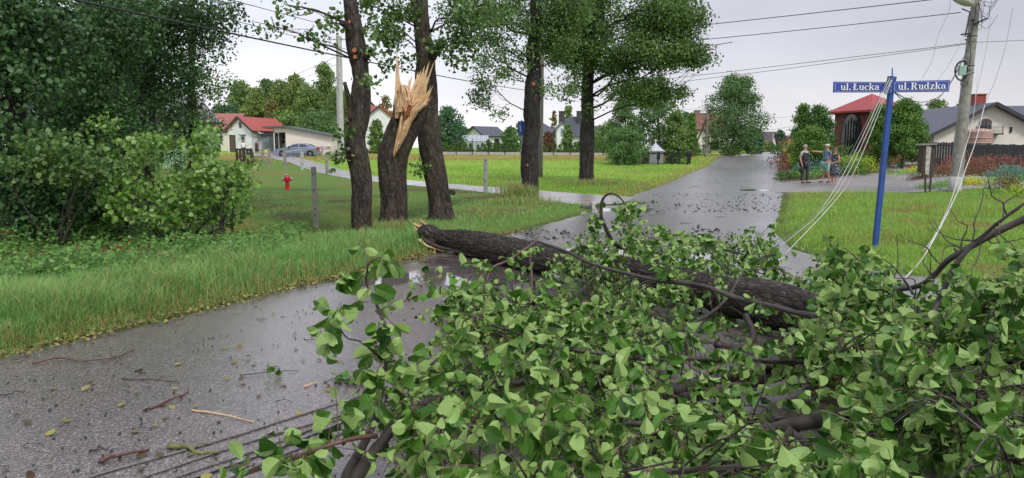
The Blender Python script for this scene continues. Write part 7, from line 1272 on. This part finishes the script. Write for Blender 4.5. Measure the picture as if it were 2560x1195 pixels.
B = MB(); B.prism([(-1.03, -.68, .975), (-.34, -.60, 1.31), (-.34, .60, 1.31), (-1.03, .68, .975)], (-.02, 0, .02)); B.build('windscreen', m_glass, car); B = MB(); B.prism([(1.75, -.66, 1.06), (1.18, -.58, 1.30), (1.18, .58, 1.30), (1.75, .66, 1.06)], (.02, 0, .02)); B.build('rear_window', m_glass, car)
B = MB(); B.box((-2.30, 0, .40), (.12, 1.3, .16)); B.build('grille', m_dark, car)
vx = wx(708, 92.5); van = thing('parked_van', 'white van seen from behind inside the open bay of the cream shed', 'van', (vx + .25, 94.6, gz(vx, 92))); B = MB(); B.box((0, 0, 1.0), (1.45, 3.4, 1.5), taper=(.90, .97)); o = B.build('body', m_vanw, van); bevel(o, .08, 3); B = MB(); B.box((-.33, -1.70, 1.40), (.42, .03, .42)); B.box((.33, -1.70, 1.40), (.42, .03, .42)); B.build('rear_window', m_glass, van); B = MB(); B.box((0, -1.72, .42), (1.4, .08, .16)); B.build('bumper', m_dark, van)
for s in (-1, 1): B = MB(); B.box((s * .68, -1.69, .85), (.08, .06, .36)); B.build('tail_lamp', m_tail, van); B = MB(); B.lathe((s * .6, -1.1, .3), [(.3, -.08), (.3, .08)], 18, 'x'); B.build('wheel', m_tyre, van)
B = MB(); B.box((0, -1.715, 1.0), (.014, .02, 1.3)); B.build('door_seam', m_dark, van)
# ================================================================= WIRES
def wire(label, pts, r=.008, mat=m_cable, name='overhead_cable', n=40, sag=0, cat='cable', group=None, sides=6):
    P = curve([p if len(p) == 3 and isinstance(p, np.ndarray) else at(*p) for p in pts], n); t = np.linspace(0, 1, n); P[:, 2] -= sag * 4 * t * (1 - t); B = MB(); B.tube(P - P[0], r, sides); o = B.build(name, mat, None, smooth=True, loc=P[0]); tag(o, label, cat, group); return o
wire('thick black cable sloping down across the sky from the top left corner', [(60, -28, 8.0), (1352, 230, 40)], .013, sag=.12); wire('thin black wire just above the thick cable, between the left wood and the bare trunk', [(430, 10, 13), (1062, 165, 42)], .007, sag=.08); wire('topmost thin wire between the left wood and the tall bare trunk', [(560, -5, 15), (1354, 190, 41)], .007, sag=.1)
wire('thin wire running down left from the head of the pale utility pole', [(849, 138, 69), (330, 330, 85)], .016, sag=.5); wire('second thin wire running down left from the pale utility pole', [(849, 158, 69), (430, 300, 95)], .013, sag=.5)
wire('wire from the pale utility pole towards the twin timber pole', [(849, 140, 69), (1352, 130, 41)], .010, sag=.3); wire('uppermost dark cable in the right-hand sky', [(2442, -14, 27.2), (1357, 103, 40)], .016, sag=.05); wire('second dark cable in the right-hand sky ending at the lamp bracket', [(2402, 31, 27.2), (1357, 132, 40)], .014, sag=.10)
wire('third thin cable in the right-hand sky from the strap of the leaning pole', [(2426, 107, 27.2), (1357, 232, 40)], .010, sag=.03); wire('fourth thin cable just below the third one in the right-hand sky', [(2426, 109, 27.2), (1357, 242, 40)], .009, sag=.10); wire('thin cable leaving the leaning pole at the right photo edge', [(2436, 106, 27.2), (2760, 92, 26)], .008)
wire('distant wire between the linden and the far T-topped pole', [(1768, 264, 66), (1998, 288, 92)], .014, sag=.6); wire('distant wire dipping from the far T-topped pole', [(1997, 312, 92), (1640, 352, 66)], .014, sag=.3); wire('distant wire from the linden-side pole back to the trees', [(1765, 268, 66), (1357, 236, 40)], .010, sag=.5)
wire('slack black loop hanging below the right name plate', [(2424, 112, 27), (2400, 165, 24), (2365, 225, 20), (2325, 252, 17), (2280, 252, 14.5), (2238, 232, 12.7)], .009, sag=0); wire('second slack loop hanging below the right name plate', [(2424, 112, 27), (2385, 190, 22), (2340, 252, 17.5), (2290, 262, 15), (2255, 248, 13.5), (2240, 234, 12.7)], .008)
wire('thin torn wire hanging left of the lamp globe', [(2376, -10, 26.5), (2372, 30, 26.4), (2345, 90, 26.3), (2330, 150, 26), (2305, 196, 25)], .007, m_gwire); wire('thin torn wire crossing the sky left of the cable coil', [(2420, 40, 26.8), (2405, 100, 26.5), (2370, 165, 26), (2340, 205, 25)], .006, m_gwire); wire('thin torn wire falling right of the leaning pole', [(2532, 20, 26), (2515, 110, 25.5), (2488, 200, 25), (2462, 262, 24.5), (2440, 330, 23)], .008, m_gwire); wire('faint wire falling close to the right side of the leaning pole', [(2478, 40, 26), (2462, 140, 25.5), (2442, 230, 25), (2432, 300, 24)], .006, m_gwire)
gA, gB = gp(2215, 706), gp(2262, 700)
wire('pale fallen wire running from the leaning pole down to the grass, left one', [(2446, 170, 25.8), (2432, 300, 24.5), (2405, 398, 22), (2398, 430, 20), (2378, 500, 16), (2330, 600, 12.5), (2262, 665, 10.8), gA + [0, 0, .02]], .011, m_wwire, 'fallen_wire', 60); wire('pale fallen wire running from the leaning pole down to the grass, right one', [(2462, 262, 24), (2440, 350, 22), (2415, 420, 19.5), (2398, 470, 17), (2360, 550, 13.5), (2310, 640, 11), gB + [0, 0, .02]], .011, m_wwire, 'fallen_wire', 60)
for i, (a_, m1, m2, e, c_) in enumerate((((2214, 206), (2110, 415), (2020, 545), (1925, 614), 'leftmost of the pale wires draped over the left name plate'), ((2219, 205), (2118, 418), (2040, 538), (1957, 607), 'second of the pale wires draped over the left name plate'), ((2224, 206), (2122, 430), (2052, 530), (1945, 625), 'third of the pale wires draped over the left name plate'), ((2227, 207), (2140, 420), (2085, 505), (1958, 645), 'rightmost of the pale wires draped over the left name plate'))):
    wire(c_, [(a_[0] + 14, a_[1] + 30, YS + .15), (a_[0] + 4, a_[1] - 2, YS - .02), (a_[0] - 3, a_[1] + 8, YS - .11), (*m1, YS - .35), (*m2, YS - .5), gp(*e) + np.array([0, 0, .03])], .0062 if i != 0 else .005, m_wwire if i else m_gwire, 'fallen_wire', 50)
for i, (a_, b_, c_) in enumerate((((1015, 968), (225, 1200), 'upper strand'), ((1010, 990), (330, 1210), 'second strand'), ((1000, 1002), (400, 1215), 'third strand'), ((995, 1030), (520, 1225), 'lowest strand'), ((1008, 1012), (430, 1225), 'dark fourth strand'))):
    p, q = gp(*a_), gp(*b_); d = q - p; P = [p + [.9, .35, .02], p + [0, 0, .02], p + d * .3 + [.0, .03 * (-1) ** i, .018], p + d * .62 + [0, -.025 * (-1) ** i, .018], q + [0, 0, .018], q + d * .5 + [0, 0, .018]]
    wire(c_ + ' of the bundle of stranded steel cables lying on the wet road', P, .0068 if i != 4 else .006, m_strand if i != 4 else m_cable, 'stranded_cable', 60)
# ================================================================= DEBRIS ON THE ROAD
def stick(label, pts, r, mat=m_limb, name='fallen_twig', fork=(), group='broken twigs lying on the wet road', z=.0):
    P = np.array([gp(*p) for p in pts]); r = r * .68; P = curve(P, 16); P[:, 2] = r + .012 + z; P = wig(P, .012 if mat is m_torn else .035, 5, int(pts[0][0]) % 90); B = MB(); B.tube(P - P[0], np.linspace(r, r * .5, 16) * (1 + .25 * (n2(np.arange(16) * 1., np.zeros(16), 1, 3) - .5)), 8)
    for (i0, ex, ey) in fork: e = gp(ex, ey) - P[0]; e[2] = r * .5; B.tube(curve([P[i0] - P[0], (P[i0] - P[0] + e) / 2 + [0, 0, .02], e], 8), np.linspace(r * .5, r * .2, 8), 6)
    o = B.build(name, mat, None, smooth=True, loc=P[0]); return tag(o, label, 'twig', group)
stick('long curved twig at the left of the road, nearest the verge', [(80, 915), (150, 903), (225, 908), (285, 900), (335, 882)], .014, m_limbr, fork=((11, 275, 888), (13, 330, 900))); stick('thin forked twig left of centre on the near road', [(305, 952), (380, 953), (452, 961)], .008, m_limb, fork=((9, 430, 950),)); stick('thick short bent stick on the near road', [(375, 1028), (420, 1012), (458, 995), (470, 978)], .015, m_limbr)
stick('long pale bark-stripped splinter on the near road', [(480, 1032), (560, 1045), (635, 1062)], .009, m_torn, 'wood_splinter'); stick('mossy yellow-green stick beside the steel cables', [(418, 1128), (455, 1130), (500, 1138), (545, 1142)], .022, m_moss, fork=((8, 520, 1125),)); stick('dark flat piece of bark near the bottom left', [(248, 1163), (300, 1152), (372, 1136)], .022, m_limbr, 'bark_piece'); stick('short dark stick above the flat bark', [(225, 1134), (270, 1128)], .010)
stick('short pale splinter lying right of the twigs', [(760, 972), (795, 963)], .010, m_torn, 'wood_splinter'); stick('dark twig at the left photo edge', [(0, 994), (30, 990), (62, 984)], .007); stick('thin twig in front of the leafy tuft', [(600, 944), (680, 938), (748, 930)], .006); stick('short brown bark chip beyond the upright branch', [(1010, 757), (1045, 750)], .016, m_limbr, 'bark_piece')
tw = [(520, 850, 575), (700, 795, 740), (760, 850, 810), (640, 800, 665), (820, 905, 860), (420, 770, 452), (560, 720, 590), (900, 760, 950), (1100, 760, 1140), (690, 660 + 60, 720), (950, 700, 985), (1620, 540, 1665), (1700, 560, 1728), (1760, 500, 1785), (1690, 500, 1712), (1830, 520, 1850), (1640, 575, 1690), (1790, 545, 1815), (1720, 470, 1750), (1850, 470, 1880), (1600, 560, 1625), (150, 1070, 200), (60, 1120, 110), (330, 1080, 380), (690, 1010, 730)]
for i, (x0, y0, x1) in enumerate(tw):
    dy = rng.uniform(-10, 12) * (1 if y0 > 700 else .4); fk = ((8, (x0 + x1) / 2 + 5, y0 - 6 * (1 if y0 > 700 else .4)),) if i % 3 == 0 else (); far = y0 < 600
    stick('small dark twig on the far part of the wet road beyond the trunk' if far else 'small dark twig on the near part of the wet road', [(x0, y0), ((x0 + x1) / 2, y0 + dy * .7), (x1, y0 + dy)], .009 if far else .005, m_limb, fork=fk, group='small twigs beyond the trunk' if far else 'small twigs on the near road')
def sprig(label, px, py, n_, s_):
    c_ = gp(px, py); root = thing('leafy_sprig', label, 'sprig', c_); LB = MB(); B = MB()
    for i in range(3): e = np.array([rng.uniform(-1, 1) * s_, rng.uniform(-.5, .5) * s_, .04]); B.tube(curve([(0, 0, .015), e * .5 + [0, 0, .05], e], 6), np.linspace(.005, .002, 6), 5, cap=False)
    B.build('stem', m_limb, root); P = np.stack([rng.normal(size=n_) * s_ * .5, rng.normal(size=n_) * s_ * .3, rng.uniform(.03, .10, n_)], -1); D = rdir(n_); D[:, 2] *= .25; leaves(LB, P, D, rdir(n_, 1.6), rng.uniform(.05, .08, n_), T_HI, rng.random(n_), .2, .3); LB.build('leaves', m_leafN, root)
sprig('leafy green tuft torn off beside the upright branch', 868, 965, 18, .16); sprig('small leafy sprig on the road in front of the trunk', 1055, 722, 12, .17); sprig('tiny leafy sprig left of the leafy tuft', 695, 943, 7, .06); sprig('small leafy sprig far up the wet road', 1630, 508, 9, .15); sprig('leafy sprig on the far road left of the verge', 1735, 600, 10, .12)
B = MB(); x, y = scatter(800, -100, 1960, 560, 1300); ok = inroad(x, y, -.15) & (y < 17) & (n2(x, y, .7, 71) > .42); x, y = x[ok], y[ok]
for k in range(len(x)): s_ = rng.uniform(.005, .010); B.ell((x[k], y[k], float(H(x[k], y[k])) + .012 + s_ * .6), (s_, s_ * rng.uniform(.9, 1.8), s_), 6, 4)
tag(B.build('alder_cones', m_stone), kind='stuff')
B = MB(); x, y = scatter(3000, 1300, 1960, 400, 600); ok = inroad(x, y, -.1) & (y > 12) & (y < 60) & (n2(x, y, .5, 72) > .5); x, y = x[ok][:700], y[ok][:700]; n_ = len(x); leaves(B, np.stack([x, y, H(x, y) + .025], -1), rdir(n_) * [1, 1, .15], rdir(n_, 3), rng.uniform(.03, .09, n_), T_MID, rng.random(n_), .2, .3); tag(B.build('road_debris', m_stone), kind='stuff')
B = MB(); x, y = scatter(230, -100, 1960, 640, 1300); ok = inroad(x, y, -.1); x, y = x[ok], y[ok]; n_ = len(x); D = rdir(n_); D[:, 2] *= .12; leaves(B, np.stack([x, y, H(x, y) + .024], -1), D, rdir(n_, 4), rng.uniform(.035, .065, n_), T_MID, rng.random(n_), .1, .15); tag(B.build('scattered_leaves', m_litter), kind='stuff')

B = MB(); x = rng.uniform(-.6, 5, 1500); y = rng.uniform(2.6, 7.5, 1500); px_, py_, _d = proj(np.stack([x, y, x * 0], -1)); ok = pin(px_, py_, FOL) & inroad(x, y, -.1); x, y = x[ok], y[ok]; n_ = len(x); D = rdir(n_); D[:, 2] *= .25; leaves(B, np.stack([x, y, H(x, y) + .03 + rng.random(n_) * .03], -1), D, rdir(n_, 2), rng.uniform(.04, .07, n_), T_HI, rng.random(n_), rng.uniform(.1, .6, n_), rng.uniform(-.2, .5, n_)); tag(B.build('torn_green_leaves', m_leafN), kind='stuff')
